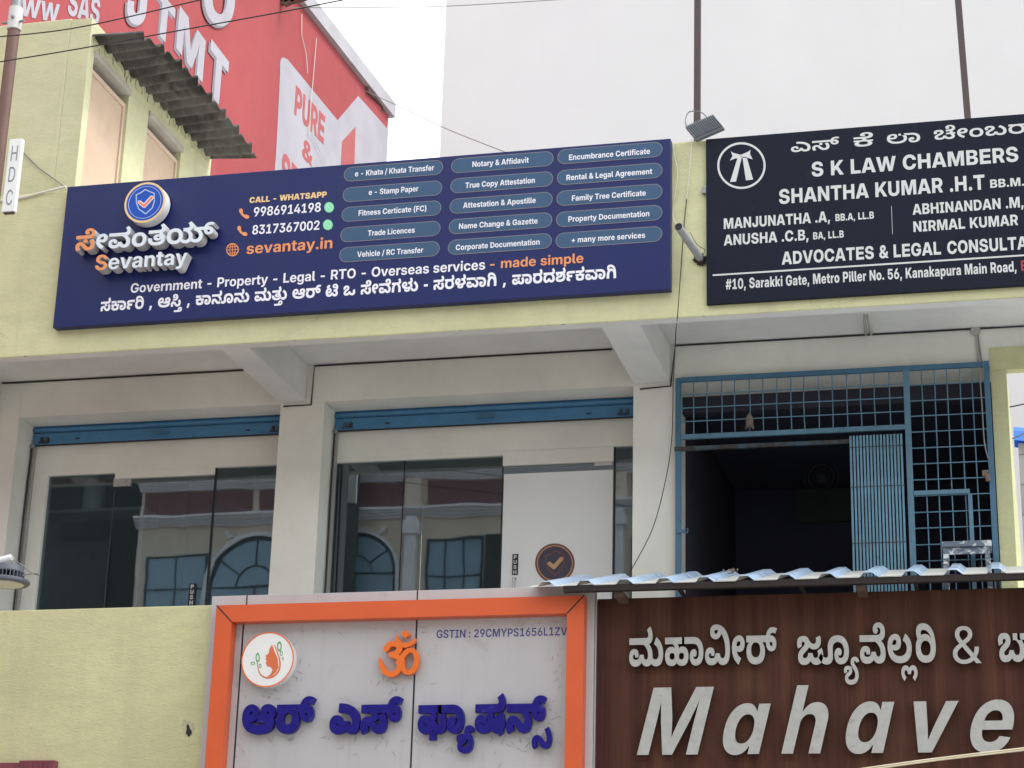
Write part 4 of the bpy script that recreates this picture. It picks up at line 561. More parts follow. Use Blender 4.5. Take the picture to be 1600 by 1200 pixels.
[[196,68,0,97,18,0,160,93,192,0,-228,-133,-42,0],[48,0,0,364,166,0,0,-364],[382,0,-146,107,110,58,228,-165]],
[[48,0,0,258,166,0,0,-258],[130,284,-39,0,-51,23,0,19,1,18,53,24,40,0,41,0,53,-24,0,-18,1,-19,-51,-23]],
[[370,258,0,-64,-360,0,0,64],[98,328,166,0,0,-242,1,-12,21,-10,28,0,13,0,37,0,10,0,0,-64,-13,0,-51,0,-28,0,-93,0,-83,35,0,37]],
[[290,-6,-77,0,-119,35,-65,61,0,39,1,39,67,61,119,35,76,0,59,0,97,-20,71,-35,37,-49,0,-29,0,-23,-466,0,0,50,390,0,-76,-10,1,17,-25,24,-45,13,-32,0,-31,0,-45,-13,-23,-24,0,-17,0,-37,1,-17,25,-26,51,-14,34,0,27,0,39,7,29,13,6,8,150,0,-9,-26,-71,-39,-105,-23]],
[[296,-6,-79,0,-121,33,-67,61,0,41,1,41,69,60,123,34,80,0,81,0,123,-34,69,-60,0,-41,1,-41,-67,-61,-121,-33],[296,60,31,0,47,16,27,31,0,22,1,22,-25,30,-45,17,-30,0,-29,0,-45,-16,-25,-31,0,-22,1,-22,27,-31,47,-16]],
[[48,0,0,364,296,0,85,0,125,-30,67,-55,0,-38,1,-37,-67,-56,-121,-30,-84,0,-198,0,0,72,186,0,37,0,53,13,29,23,0,15,1,16,-27,22,-51,13,-36,0,-112,0,0,-292]],
[[226,0,-93,0,-83,35,0,39,0,290,166,0,0,-282,1,-10,19,-10,22,0,5,0,13,0,4,0,0,-62,-11,0,-23,0]],
[[322,-6,-81,0,-121,30,-71,54,-4,36,162,0,1,-16,33,-24,53,-14,34,0,35,0,53,15,31,28,0,18,1,19,-29,28,-49,16,-34,0,-43,0,-59,-19,-12,-16,-156,0,22,215,482,0,0,-69,-330,0,-12,-74,2,0,27,13,71,13,44,0,49,0,89,-19,71,-33,39,-45,0,-26,1,-38,-69,-58,-123,-34]],
[[326,-5,-81,0,-127,32,-71,57,0,37,1,29,51,57,44,33,170,124,184,0,-224,-163,-38,0,11,8,33,17,51,11,40,0,73,0,107,-29,61,-52,0,-36,1,-37,-69,-56,-121,-32],[322,61,35,0,53,15,31,27,0,17,1,17,-29,27,-51,15,-34,0,-33,0,-51,-15,-29,-27,0,-17,1,-17,31,-27,53,-15]],
[[214,140,0,-140,-166,0,0,258,162,0,0,-69,-24,0,25,34,91,40,74,0,57,0,81,-24,43,-45,0,-32,0,-162,-166,0,0,145,1,23,-43,25,-40,0,-27,0,-39,-12,-19,-23]],
[[48,-102,0,360,164,0,0,-34,2,0,15,13,45,18,57,8,34,0,67,0,101,-34,57,-60,0,-40,1,-40,-55,-61,-99,-34,-68,0,-33,0,-55,10,-41,20,-14,14,0,0,0,-140],[314,61,33,0,47,16,25,31,0,21,1,22,-23,30,-45,16,-32,0,-31,0,-47,-16,-27,-31,0,-21,1,-20,29,-31,49,-17]],
[[226,-6,-55,0,-79,25,-41,45,0,32,0,162,166,0,0,-145,1,-23,45,-25,40,0,27,0,41,11,23,24,0,17,0,141,166,0,0,-258,-164,0,0,69,26,0,-23,-34,-89,-41]],
[[248,-6,-65,0,-99,34,-55,61,0,40,1,40,57,60,101,34,66,0,33,0,57,-8,45,-18,16,-14,0,0,0,141,166,0,0,-364,-164,0,0,40,0,0,-13,-15,-43,-21,-57,-10],[294,61,35,0,49,17,29,31,0,20,1,21,-27,31,-47,16,-34,0,-29,0,-45,-16,-23,-30,0,-22,1,-21,25,-31,47,-16]],
[[388,-5,-101,0,-151,45,-83,84,0,57,1,59,89,84,151,45,96,0,61,0,105,-18,83,-32,53,-45,8,-27,-136,0,-7,15,-31,22,-41,16,-53,9,-32,0,-57,0,-91,-30,-51,-56,0,-41,1,-41,53,-56,93,-30,60,0,57,0,81,21,43,39,0,26,32,-2,-198,0,0,52,298,0,0,-44,1,-47,-79,-68,-139,-37]],
[[330,-6,-85,0,-125,27,-69,51,-2,36,132,0,3,-19,43,-25,67,-12,40,0,43,0,67,12,37,24,0,15,1,14,-31,18,-59,13,-38,4,-82,11,-91,12,-101,47,0,39,1,32,71,49,121,27,76,0,79,0,119,-27,67,-48,2,-31,-130,0,-3,23,-73,26,-58,0,-39,0,-57,-12,-29,-21,0,-14,1,-15,37,-19,57,-12,30,-3,68,-9,41,-5,79,-16,61,-25,37,-35,0,-24,1,-32,-65,-49,-123,-27]],
[[40,307,0,57,582,0,0,-57,-224,0,0,-307,-134,0,0,307]],
[[38,0,0,56,128,0,0,251,-128,0,0,57,390,0,0,-57,-128,0,0,-251,128,0,0,-56]],
[[72,0,0,364,150,0,248,-197,17,-13,37,-32,39,-39,18,-24,-14,0,-3,20,-5,44,-1,40,0,13,0,188,136,0,0,-364,-152,0,-222,178,-21,17,-39,34,-41,43,-32,30,18,0,5,-27,7,-47,3,-38,0,-12,0,-178]],
[],
[[136,-4,-33,0,-45,23,0,16,1,17,47,23,34,0,33,0,49,-23,0,-17,1,-16,-47,-23],[136,181,-33,0,-45,23,0,17,1,16,47,23,34,0,33,0,49,-23,0,-16,1,-17,-47,-23]],
[[76,0,0,48,252,124,37,18,49,28,25,26,0,15,1,17,-29,25,-53,13,-34,0,-35,0,-53,-14,-27,-27,0,-19,-128,0,1,35,63,51,113,29,72,0,75,0,113,-28,63,-47,0,-31,1,-20,-29,-39,-79,-49,-72,-34,-122,-63,0,-2,314,0,0,-56]],
[[322,369,71,0,117,-30,69,-55,0,-38,1,-27,-43,-58,-52,-37,-166,-124,-138,0,232,170,32,0,-9,-9,-41,-16,-59,-11,-34,0,-65,0,-101,28,-55,50,0,35,1,36,67,55,115,31],[322,315,-35,0,-57,-17,-31,-31,0,-19,1,-20,33,-30,59,-17,36,0,39,0,57,17,33,30,0,19,1,20,-31,31,-55,17]],
[[384,-5,-95,0,-151,44,-85,84,0,59,1,59,89,83,151,45,96,0,61,0,105,-17,83,-33,53,-47,10,-30,-136,0,-5,16,-29,25,-45,17,-55,9,-32,0,-59,0,-89,-30,-51,-57,0,-40,1,-42,53,-56,91,-29,60,0,33,0,57,9,47,17,31,25,6,16,136,0,-7,-26,-47,-46,-79,-35,-107,-20]],
[[72,0,0,364,202,0,134,-184,9,-11,19,-33,21,-39,17,-38,6,-14,-26,0,7,14,17,37,21,39,19,34,6,11,134,184,202,0,0,-364,-134,0,0,181,1,12,3,34,3,38,3,40,0,17,10,0,-9,-19,-23,-41,-21,-38,-19,-32,-8,-11,-132,-181,-112,0,-134,181,-7,11,-19,31,-21,38,-23,41,-10,20,10,0,1,-16,3,-39,3,-39,3,-35,0,-12,0,-181]],
[[294,0,0,140,-270,224,156,0,130,-115,21,-18,33,-34,16,-24,-34,0,17,25,33,34,20,17,124,115,156,0,-266,-224,0,-140]],
[[72,0,0,364,274,0,85,0,115,-32,61,-54,0,-35,1,-35,-59,-55,-115,-31,-84,0,-180,0,0,55,162,0,49,0,63,17,31,30,0,19,1,19,-29,29,-61,17,-50,0,-118,0,0,-308]],
[[92,0,0,55,482,0,0,-55],[418,364,0,-364,-132,0,0,304,-6,0,-168,-60,0,63,160,57]],
[[324,-5,-69,0,-115,30,-67,55,0,37,1,28,47,58,50,37,168,124,136,0,-232,-170,-32,0,11,9,43,16,61,10,34,0,69,0,101,-27,57,-50,0,-35,1,-36,-63,-55,-113,-31],[324,49,39,0,57,17,33,30,0,20,1,19,-31,31,-55,17,-38,0,-35,0,-57,-17,-31,-30,0,-20,1,-19,33,-31,59,-17]],
[[316,-5,-71,0,-111,27,-65,47,-2,30,130,0,3,-14,35,-23,55,-13,32,0,39,0,61,18,35,31,0,20,1,21,-33,31,-61,18,-40,0,-31,0,-61,-12,-18,-10,-122,10,38,188,424,0,0,-56,-314,0,-20,-96,4,0,21,12,75,16,46,0,49,0,85,-18,63,-32,35,-44,0,-26,1,-36,-65,-57,-117,-32]],
[[72,0,0,364,134,0,0,-308,320,0,0,-56]],
[[58,0,0,41,304,218,27,18,61,37,32,18,10,-22,-47,-2,-95,-1,-48,0,-242,0,0,57,540,0,0,-42,-298,-214,-25,-19,-63,-38,-32,-19,-12,21,51,2,99,1,50,0,236,0,0,-56]],
[[282,0,-258,364,148,0,126,-186,19,-30,43,-75,26,-47,-28,0,25,48,41,74,18,30,122,186,148,0,-254,-364]],
[[514,-6,-165,0,-215,42,-103,78,0,52,1,40,65,56,121,31,76,0,63,0,85,-24,43,-40,0,-23,1,-30,-49,-38,-87,-16,-60,0,-31,0,-65,12,-55,17,-16,8,24,63,9,-6,31,-18,47,-14,32,0,35,0,37,12,0,12,1,10,-19,10,-18,0,-31,0,-43,-30,0,-32,0,-16,1,-12,31,-26,71,-22,121,-14,88,0,89,0,117,11,57,19,0,14,1,8,-19,12,-16,4,-7,2,-31,6,-8,2,-67,11,-57,37,0,22,1,34,115,35,88,0,73,0,101,-22,53,-37,0,-22,1,-24,-51,-41,-50,-15,-29,-10,-103,-12,-58,0,-226,0,0,69,266,0,23,1,35,6,23,13,0,9,1,9,-23,11,-24,0,-21,0,-17,-10,0,-6,1,-9,49,-15,56,-12,17,-4,17,-3,12,-5,45,-11,45,-30,0,-20,1,-25,-55,-41,-111,-28,-165,-15]],
[[362,-6,-105,0,-147,30,-73,58,0,40,1,24,33,39,67,29,52,8,20,-13,-170,0,0,78,558,0,0,-78,-16,0,-4,13,41,-10,53,-29,27,-37,0,-23,1,-41,-73,-58,-145,-30],[364,76,45,0,61,16,33,29,0,19,1,21,-31,31,-61,17,-42,0,-47,0,-59,-19,-31,-30,0,-20,1,-32,77,-32],[926,114,-97,0,-111,56,0,54,0,16,1,42,69,58,113,29,68,0,61,0,81,-11,34,-9,-74,-55,-19,7,-43,6,-28,0,-35,0,-45,-16,-21,-29,0,-20,0,-30,1,-18,27,-22,26,0,17,0,21,8,0,9,1,5,-7,7,-6,2,-9,3,-29,3,-22,0,-356,0,0,78,344,0,61,0,85,-12,34,-13,27,-12,31,-30,0,-22,1,-40,-97,-44]],
[[684,-6,-59,0,-79,14,-61,26,-30,18,80,-3,-35,-18,-75,-25,-93,-12,-66,0,-79,0,-103,24,-51,44,0,30,1,27,49,39,87,20,58,0,85,0,73,-32,0,-26,1,-8,-7,-18,-4,-6,-124,3,1,1,1,5,0,1,1,7,-11,7,-12,0,-15,0,-13,-8,0,-6,1,-13,51,-13,54,0,59,0,57,24,12,23,164,0,5,-24,39,-20,28,0,31,0,25,18,0,19,1,28,-59,41,-113,25,-157,13,-96,1,12,84,137,0,205,-20,141,-36,89,-49,41,-57,0,-32,1,-46,-59,-50,-91,-20]],
[[560,-6,-55,0,-83,14,-65,26,-38,18,-19,11,-23,11,-15,4,-8,0,-13,0,-13,-10,0,-6,1,-10,21,-22,16,-12,-172,-30,-25,16,-27,42,0,20,1,27,43,42,89,24,70,0,39,0,63,-9,65,-22,38,-19,29,-13,37,-15,29,-6,20,0,21,0,23,13,0,13,1,17,-29,36,-18,13,166,34,37,-27,37,-56,0,-28,1,-48,-113,-48],[432,127,-39,0,-47,23,0,16,1,19,45,22,44,0,41,0,53,-22,0,-19,1,-18,-47,-21],[32,209,0,78,588,0,0,-78],[1012,114,-95,0,-111,56,0,54,0,16,1,42,65,58,115,29,68,0,61,0,81,-11,34,-9,-72,-55,-23,7,-41,6,-30,0,-33,0,-45,-16,-21,-29,0,-20,0,-30,1,-18,27,-22,24,0,19,0,19,8,0,9,1,5,-5,7,-6,2,-7,3,-31,3,-24,0,-354,0,0,78,344,0,61,0,87,-12,32,-13,27,-12,31,-30,0,-22,1,-40,-99,-44]],
[[268,-6,-79,0,-103,24,-51,44,0,30,1,27,49,39,87,20,58,0,85,0,73,-32,0,-26,1,-8,-7,-18,-4,-6,-124,3,1,1,1,5,0,1,1,7,-11,7,-12,0,-15,0,-13,-8,0,-6,1,-14,51,-12,54,0,59,0,55,23,14,21,164,0,5,-22,41,-19,30,0,21,0,23,7,9,12,0,8,1,18,-31,34,-16,13,168,34,37,-27,37,-54,0,-30,1,-34,-55,-42,-95,-20,-58,0,-57,0,-79,14,-61,26,-30,18,80,-3,-35,-18,-75,-25,-93,-12],[404,-74,12,76,164,0,12,-76],[492,126,-43,0,-47,20,0,18,1,20,51,20,42,0,43,0,47,-20,0,-20,1,-18,-45,-20],[32,209,0,78,710,0,0,-78]],
[[512,132,1,-42,-67,-62,-121,-34,-82,0,-75,0,-101,22,-53,43,0,31,1,20,35,34,67,20,44,0,57,0,53,-24,0,-20,1,-17,-35,-19,-40,0,-15,0,-27,4,-16,8,20,18,-3,-6,1,-7,0,-3,1,-10,33,-20,40,0,39,0,51,15,25,27,0,18,1,20,-25,30,-24,9,-17,7,-43,10,-69,5,-56,0,-366,0,0,78,388,0,83,0,111,-8,77,-16,28,-12,53,-20,57,-62]],
[[12,-210,-75,0,-85,20,-37,30,0,15,1,15,19,19,43,16,36,8,29,6,17,7,0,4,1,3,-11,4,-16,0,-11,0,-19,-3,0,-6,1,-2,5,-6,4,-2,-98,-16,-9,7,-9,19,0,8,1,20,75,24,72,0,55,0,59,-14,25,-22,0,-10,1,-11,-13,-18,-41,-19,-44,-10,-19,-5,-19,-8,0,-5,1,-4,13,-7,39,-4,36,0,59,0,59,15,21,20,0,9,1,15,-25,25,-39,23,-41,22,-25,24,0,16,1,20,41,24,65,11,36,0,63,0,67,-27,12,-26,-112,-8,1,5,-11,7,-9,2,-6,0,-11,0,-11,-5,0,-5,1,-6,29,-16,41,-20,43,-26,27,-34,0,-21,1,-12,-15,-33,-51,-31,-99,-21]],
[[268,-6,-79,0,-103,24,-51,44,0,30,1,27,49,39,87,20,58,0,85,0,73,-32,0,-26,1,-8,-7,-18,-4,-6,-124,3,1,1,1,5,0,1,1,7,-11,7,-12,0,-15,0,-13,-8,0,-6,1,-14,51,-12,54,0,59,0,55,23,14,21,156,0,5,-22,57,-25,38,0,19,0,35,6,23,15,0,13,1,16,-31,34,-22,15,166,33,37,-27,37,-54,0,-30,1,-30,-51,-38,-52,-12,-19,-4,-39,-8,-43,-4,-24,0,-63,0,-83,14,-61,26,-30,18,80,-3,-35,-18,-75,-25,-93,-12],[492,126,-43,0,-47,20,0,18,1,20,51,20,42,0,43,0,47,-20,0,-20,1,-18,-45,-20],[780,-35,-56,43,2,10,-152,111,94,29,152,-112,20,-4,58,-41],[32,209,0,78,608,0,45,0,41,3,12,4,9,2,9,9,0,7,1,10,-19,22,-24,14,140,41,53,-32,33,-47,0,-22,1,-18,-21,-30,-20,-10,-29,-17,-99,-14,-78,0]],
[[556,-6,-53,0,-81,14,-65,26,-38,18,-19,11,-23,11,-15,4,-8,0,-13,0,-13,-10,0,-6,1,-10,21,-22,16,-12,-172,-30,-25,16,-27,42,0,20,1,27,43,42,89,24,70,0,63,0,99,-25,52,-26,27,-13,33,-15,29,-5,16,0,17,0,27,15,0,18,1,17,-37,37,-71,34,-46,13,-398,0,0,78,608,0,0,-78,-32,6,20,5,43,-13,67,-35,41,-46,0,-28,1,-52,-115,-52],[1012,114,-95,0,-111,56,0,54,0,16,1,42,65,58,115,29,68,0,61,0,81,-11,34,-9,-72,-55,-23,7,-41,6,-30,0,-33,0,-45,-16,-21,-29,0,-20,0,-30,1,-18,27,-22,24,0,19,0,19,8,0,9,1,5,-5,7,-6,2,-7,3,-31,3,-24,0,-354,0,0,78,344,0,61,0,87,-12,32,-13,27,-12,31,-30,0,-22,1,-40,-99,-44]],
[[20,-170,-43,0,-65,10,-53,24,-32,20,-19,13,-23,9,-14,0,-11,0,-15,-8,0,-8,1,-8,15,-20,16,-13,-108,-21,-15,14,-23,32,0,18,1,32,87,34,62,0,41,0,77,-17,42,-27,23,-14,33,-14,25,-4,12,0,17,0,27,6,17,18,0,18,1,30,-49,47,-24,18,104,24,21,-14,41,-37,27,-45,0,-24,1,-31,-37,-41,-73,-21]],
[[260,-6,-113,0,-113,52,0,44,1,43,115,53,108,0,43,0,55,-9,39,-15,14,-9,-28,-14,3,3,3,6,0,2,1,13,-15,23,-31,18,-55,11,-42,0,190,8,23,-3,41,-16,25,-24,0,-15,1,-6,-3,-14,-6,-7,-16,17,13,8,41,14,61,9,42,0,101,0,109,-53,0,-44,1,-43,-109,-52,-120,0,-49,0,-75,11,-55,21,-18,13,46,0,-19,-13,-51,-20,-75,-12],[274,57,47,0,45,18,0,15,1,17,-45,17,-40,0,-31,0,-39,-8,-17,-15,0,-11,1,-16,47,-17],[600,57,45,0,45,17,0,16,1,11,-19,15,-37,8,-26,0,-47,0,-43,-19,0,-15,1,-16,47,-17],[32,212,0,67,668,0,0,-67]],
[[240,-6,-65,0,-97,23,-51,43,0,28,1,26,47,37,81,20,54,0,75,0,73,-30,0,-25,1,-8,-7,-18,-6,-5,-108,3,3,3,3,5,0,2,1,8,-15,8,-16,0,-17,0,-23,-12,0,-10,1,-15,53,-15,56,0,63,0,57,27,6,23,140,0,5,-26,55,-24,40,0,19,0,35,6,29,16,17,28,0,22,1,42,-49,76,-85,58,-113,34,-64,0,-29,0,-29,-10,0,-10,1,-9,31,-10,18,0,37,0,35,21,4,16,134,-6,-13,-30,-61,-38,-87,-17,-52,0,-51,0,-83,16,-47,33,0,25,1,22,45,33,95,19,72,0,111,0,173,-38,123,-70,63,-93,0,-54,1,-39,-29,-53,-49,-34,-63,-17,-65,-7,-30,0,-51,0,-75,13,-57,26,-28,19,66,-2,-35,-19,-69,-25,-87,-12]],
[[630,-6,-73,0,-97,30,-42,30,68,1,-37,-27,-79,-26,-81,-8,-44,0,-63,0,-85,22,-41,35,0,21,1,21,29,32,69,31,62,17,37,11,31,16,0,9,1,6,-9,7,-19,4,-18,0,-25,0,-25,-12,0,-9,1,-6,9,-12,4,-5,-132,-24,-11,11,-15,29,0,14,1,21,43,33,93,19,72,0,77,0,87,-22,37,-33,0,-17,1,-20,-27,-29,-67,-28,-58,-18,-41,-13,-25,-14,0,-9,1,-10,31,-10,32,0,53,0,57,28,4,22,140,0,7,-26,51,-24,44,0,39,0,41,19,0,15,1,10,-9,18,-12,8,138,31,23,-16,21,-38,0,-20,1,-30,-49,-43,-99,-22],[584,147,-63,0,-89,16,-59,25,-22,14,-18,32,60,23,39,-26,89,-27,46,0,35,0,45,18,0,18,1,7,-3,13,-4,6,136,19,13,-10,13,-27,0,-16,1,-24,-47,-38,-91,-23]],
[[10,-209,-71,0,-83,19,-37,29,0,14,1,13,17,19,43,17,38,10,27,6,19,8,0,5,1,3,-13,5,-18,0,-17,0,-17,-5,0,-6,1,-3,7,-6,2,-2,-86,-15,-7,7,-9,19,0,9,1,18,69,23,68,0,51,0,55,-12,23,-21,0,-12,1,-11,-11,-17,-39,-17,-40,-10,-25,-6,-17,-9,0,-7,1,-5,19,-8,41,-4,34,0,59,0,59,15,23,23,0,10,1,16,-25,25,-39,22,-41,22,-27,26,0,15,1,19,41,24,63,11,34,0,53,0,73,-24,10,-27,-98,-8,-3,7,-11,7,-13,3,-8,0,-11,0,-15,-6,0,-6,1,-7,29,-18,41,-20,43,-26,29,-34,0,-21,1,-15,-19,-33,-53,-30,-95,-18]],
[[420,-6,-121,0,-173,42,-91,73,0,48,1,41,65,56,113,31,74,0,59,0,79,-21,43,-37,0,-25,1,-25,-41,-37,-83,-20,-60,0,-43,0,-65,12,-49,17,-16,8,24,55,11,-8,31,-17,45,-11,28,0,43,0,43,16,0,12,1,12,-25,12,-22,0,-21,0,-41,-14,-25,-31,0,-26,1,-26,53,-42,107,-26,80,0,67,0,99,19,57,35,0,26,1,26,-57,36,-60,14,82,67,93,-22,103,-73,0,-47,1,-42,-75,-68,-163,-40]],
[[-252,-29,35,0,51,-11,47,-20,26,-15,-70,1,33,20,65,25,54,0,45,0,61,-19,35,-31,0,-17,1,-21,-29,-32,-41,-24,-22,-10,-68,36,27,10,33,22,0,15,1,10,-21,14,-22,0,-27,0,-29,-21,-2,-18,-96,0,-1,18,-31,21,-24,0,-23,0,-21,-15,0,-9,1,-15,33,-22,24,-10,-66,-36,-33,16,-57,41,0,31,1,16,33,31,61,19]],
[[284,-5,-71,0,-105,27,-55,45,0,28,1,24,39,34,71,30,42,16,110,40,15,5,31,14,23,18,0,13,1,17,-45,22,-38,0,-27,0,-41,-11,-21,-20,0,-12,1,-14,27,-25,43,-27,28,-16,336,-203,-110,0,-276,165,-39,23,-59,38,-35,36,0,22,1,25,45,37,81,21,54,0,57,0,81,-21,43,-36,0,-22,1,-16,-23,-29,-43,-24,-28,-10,-146,-54,-43,-16,-35,-28,0,-17,1,-18,35,-26,61,-15,40,0,43,0,81,18,65,33,39,47,0,29,86,0,1,-36,-31,-47,-43,-28,-16,-7,-18,-11,-35,-19,-105,-19]],
[[240,-6,-63,0,-85,22,-41,35,0,21,1,21,29,32,69,31,62,17,37,11,31,16,0,9,1,6,-9,7,-19,4,-18,0,-25,0,-25,-12,0,-9,1,-6,9,-12,4,-5,-132,-24,-11,11,-15,29,0,14,1,21,43,33,93,19,72,0,77,0,87,-22,37,-33,0,-17,1,-20,-27,-29,-67,-28,-58,-18,-41,-13,-25,-14,0,-9,1,-10,31,-10,32,0,53,0,57,28,4,22,140,0,7,-26,57,-24,38,0,49,0,53,29,0,26,1,24,-39,38,-73,30,-48,10,66,45,73,-16,117,-42,67,-56,0,-38,1,-34,-49,-54,-107,-30,-86,0,-47,0,-75,12,-63,26,-32,22,70,1,-37,-27,-79,-26,-81,-8],[510,212,0,67,230,0,0,-67]],
[[306,-6,-81,0,-123,30,-69,59,0,43,1,38,65,60,125,34,92,0,93,0,123,-35,63,-60,0,-37,1,-41,-65,-59,-123,-32],[306,60,65,0,59,38,0,28,1,32,-61,36,-56,0,-41,0,-53,-18,-25,-30,0,-19,1,-31,65,-36]],
[[530,-6,-53,0,-79,15,-67,30,-34,21,-17,10,-21,12,-17,5,-10,0,-17,0,-19,-12,0,-10,1,-13,21,-23,18,-14,-140,-27,-23,16,-31,45,0,19,1,26,43,39,83,22,64,0,37,0,63,-11,63,-25,36,-21,19,-11,35,-16,37,-9,22,0,31,0,35,20,0,18,1,16,-27,38,-24,17,140,29,37,-24,35,-54,0,-28,1,-49,-111,-51],[402,132,-39,0,-41,21,0,16,1,17,45,22,38,0,37,0,45,-22,0,-17,1,-16,-41,-21],[30,212,0,67,574,0,0,-67],[970,120,-89,0,-101,53,0,51,0,8,1,42,61,56,109,29,68,0,53,0,75,-10,28,-7,-66,-49,-17,5,-39,5,-26,0,-29,0,-51,-13,-27,-30,0,-25,0,-23,1,-17,27,-23,32,0,17,0,23,9,0,9,1,6,-7,8,-8,2,-7,3,-27,3,-24,0,-328,0,0,67,316,0,57,0,83,-11,32,-13,25,-11,27,-29,0,-19,1,-38,-93,-38]],
[[640,-6,-51,0,-79,12,-61,27,-32,21,70,1,-37,-27,-79,-26,-81,-8,-44,0,-63,0,-85,22,-41,35,0,21,1,21,29,32,69,31,62,17,37,11,31,16,0,9,1,6,-9,7,-19,4,-18,0,-25,0,-25,-12,0,-9,1,-6,9,-12,4,-5,-132,-24,-11,11,-15,29,0,14,1,21,43,33,93,19,72,0,77,0,87,-22,37,-33,0,-17,1,-20,-27,-29,-67,-28,-58,-18,-41,-13,-25,-14,0,-9,1,-10,31,-10,32,0,53,0,57,28,4,22,140,0,7,-26,55,-24,36,0,47,0,51,29,0,27,1,25,-41,37,-73,28,-48,11,84,67,69,-16,107,-48,65,-64,0,-41,1,-38,-51,-55,-101,-30]],
[[60,0,0,364,234,0,114,-163,7,-12,21,-37,21,-42,19,-39,6,-14,-32,0,5,14,19,39,21,42,21,37,8,12,112,163,234,0,0,-364,-154,0,0,169,1,12,3,35,3,42,3,41,0,19,12,0,-9,-20,-21,-43,-23,-41,-19,-34,-8,-11,-116,-169,-130,0,-118,169,-7,11,-19,34,-23,40,-23,43,-10,21,14,0,3,-18,3,-42,3,-41,3,-36,0,-12,0,-169]],
[[258,-5,-63,0,-101,33,-55,62,0,44,1,44,59,62,103,32,60,0,43,0,61,-13,41,-21,12,-12,4,0,0,42,150,0,0,-268,-148,0,0,42,-6,0,-9,-12,-41,-22,-59,-13],[302,56,37,0,53,19,29,35,0,24,1,24,-27,35,-51,19,-36,0,-35,0,-49,-19,-27,-35,0,-24,1,-24,29,-35,51,-19]],
[[208,153,0,-153,-150,0,0,364,148,0,0,-164,-16,0,23,34,89,38,70,0,57,0,85,-25,47,-45,0,-32,0,-170,-150,0,0,156,1,25,-51,28,-44,0,-29,0,-45,-13,-25,-25]],
[[208,0,-196,268,158,0,88,-135,17,-26,27,-52,12,-27,-32,0,13,27,27,52,14,26,88,135,156,0,-198,-268]],
[[302,-5,-81,0,-119,34,-63,62,0,42,1,41,65,63,119,35,78,0,55,0,95,-18,71,-35,39,-51,0,-33,0,-20,-460,0,0,47,388,0,-70,-12,1,20,-25,30,-49,16,-36,0,-35,0,-51,-17,-27,-28,0,-19,0,-33,1,-22,31,-31,57,-15,38,0,27,0,41,7,31,14,8,10,136,-8,-11,-24,-67,-36,-99,-19]],
[[58,0,0,268,146,0,0,-47,4,0,15,25,67,25,48,0,13,0,25,-1,10,-1,0,-66,-7,1,-37,2,-18,0,-29,0,-51,-14,-27,-26,0,-17,0,-149]],
[[20,286,0,78,608,0,0,-78,-212,0,0,-286,-184,0,0,286]],
[[44,0,0,364,274,0,84,-134,9,-14,23,-39,25,-43,19,-38,8,-14,-48,0,7,14,21,38,23,43,23,39,8,14,84,134,272,0,0,-364,-180,0,0,152,1,13,3,37,5,44,3,45,0,20,20,0,-9,-21,-23,-45,-23,-43,-19,-37,-8,-13,-98,-152,-150,0,-100,152,-5,13,-21,37,-23,43,-25,45,-10,21,24,0,1,-20,3,-45,3,-44,3,-37,0,-13,0,-152]],
[[44,0,0,364,302,0,85,0,125,-31,69,-55,0,-38,1,-38,-67,-56,-123,-31,-86,0,-194,0,0,76,182,0,35,0,51,12,27,22,0,15,1,15,-25,21,-49,12,-34,0,-104,0,0,-288]],
[[352,-6,-93,0,-137,34,-75,60,0,40,0,236,178,0,0,-228,1,-19,35,-28,59,-17,38,0,41,0,59,17,33,28,0,19,0,228,178,0,0,-236,1,-40,-75,-60,-137,-34]],
[[44,0,0,364,304,0,85,0,125,-31,69,-55,0,-38,1,-38,-69,-54,-129,-29,-86,0,-182,0,0,72,178,0,35,0,51,12,27,22,0,15,1,15,-25,21,-49,13,-34,0,-106,0,0,-289],[450,0,-160,165,190,0,164,-165]],
[[44,0,0,364,548,0,0,-78,-364,0,0,-66,338,0,0,-75,-338,0,0,-67,364,0,0,-78]],
[[274,-6,-77,0,-111,28,-59,46,0,29,1,20,31,32,59,27,42,14,156,49,19,6,21,12,9,11,0,5,1,10,-29,16,-28,0,-17,0,-27,-7,-15,-13,0,-9,1,-10,23,-22,43,-26,30,-17,350,-195,-182,0,-290,158,-27,15,-53,35,-35,40,0,23,1,28,53,44,95,26,62,0,59,0,89,-24,47,-41,0,-25,1,-16,-21,-31,-41,-26,-32,-12,-150,-53,-19,-8,-27,-18,0,-13,1,-11,23,-17,41,-10,26,0,39,0,75,18,61,33,37,44,0,25,144,0,1,-30,-25,-55,-53,-47,-46,-16,-46,-12,-41,-15,-99,-15]],
[[338,-6,-97,0,-135,30,-71,56,0,40,176,0,1,-16,35,-24,59,-13,40,0,37,0,55,10,31,17,0,11,1,10,-25,14,-55,11,-42,5,-74,7,-105,11,-109,53,0,39,1,35,75,51,131,29,86,0,89,0,129,-29,71,-54,2,-37,-170,0,-1,21,-63,25,-50,0,-29,0,-49,-9,-27,-16,0,-11,1,-10,25,-13,53,-11,40,-4,62,-6,61,-6,91,-18,57,-26,27,-33,0,-22,1,-37,-69,-52,-135,-28]],
[[44,0,0,364,190,0,198,-159,13,-9,35,-31,39,-35,18,-16,-22,-25,-1,19,-3,48,1,44,0,13,0,151,182,0,0,-364,-188,0,-184,146,-13,11,-41,36,-47,45,-26,24,34,7,5,-26,5,-48,1,-38,0,-11,0,-146]],
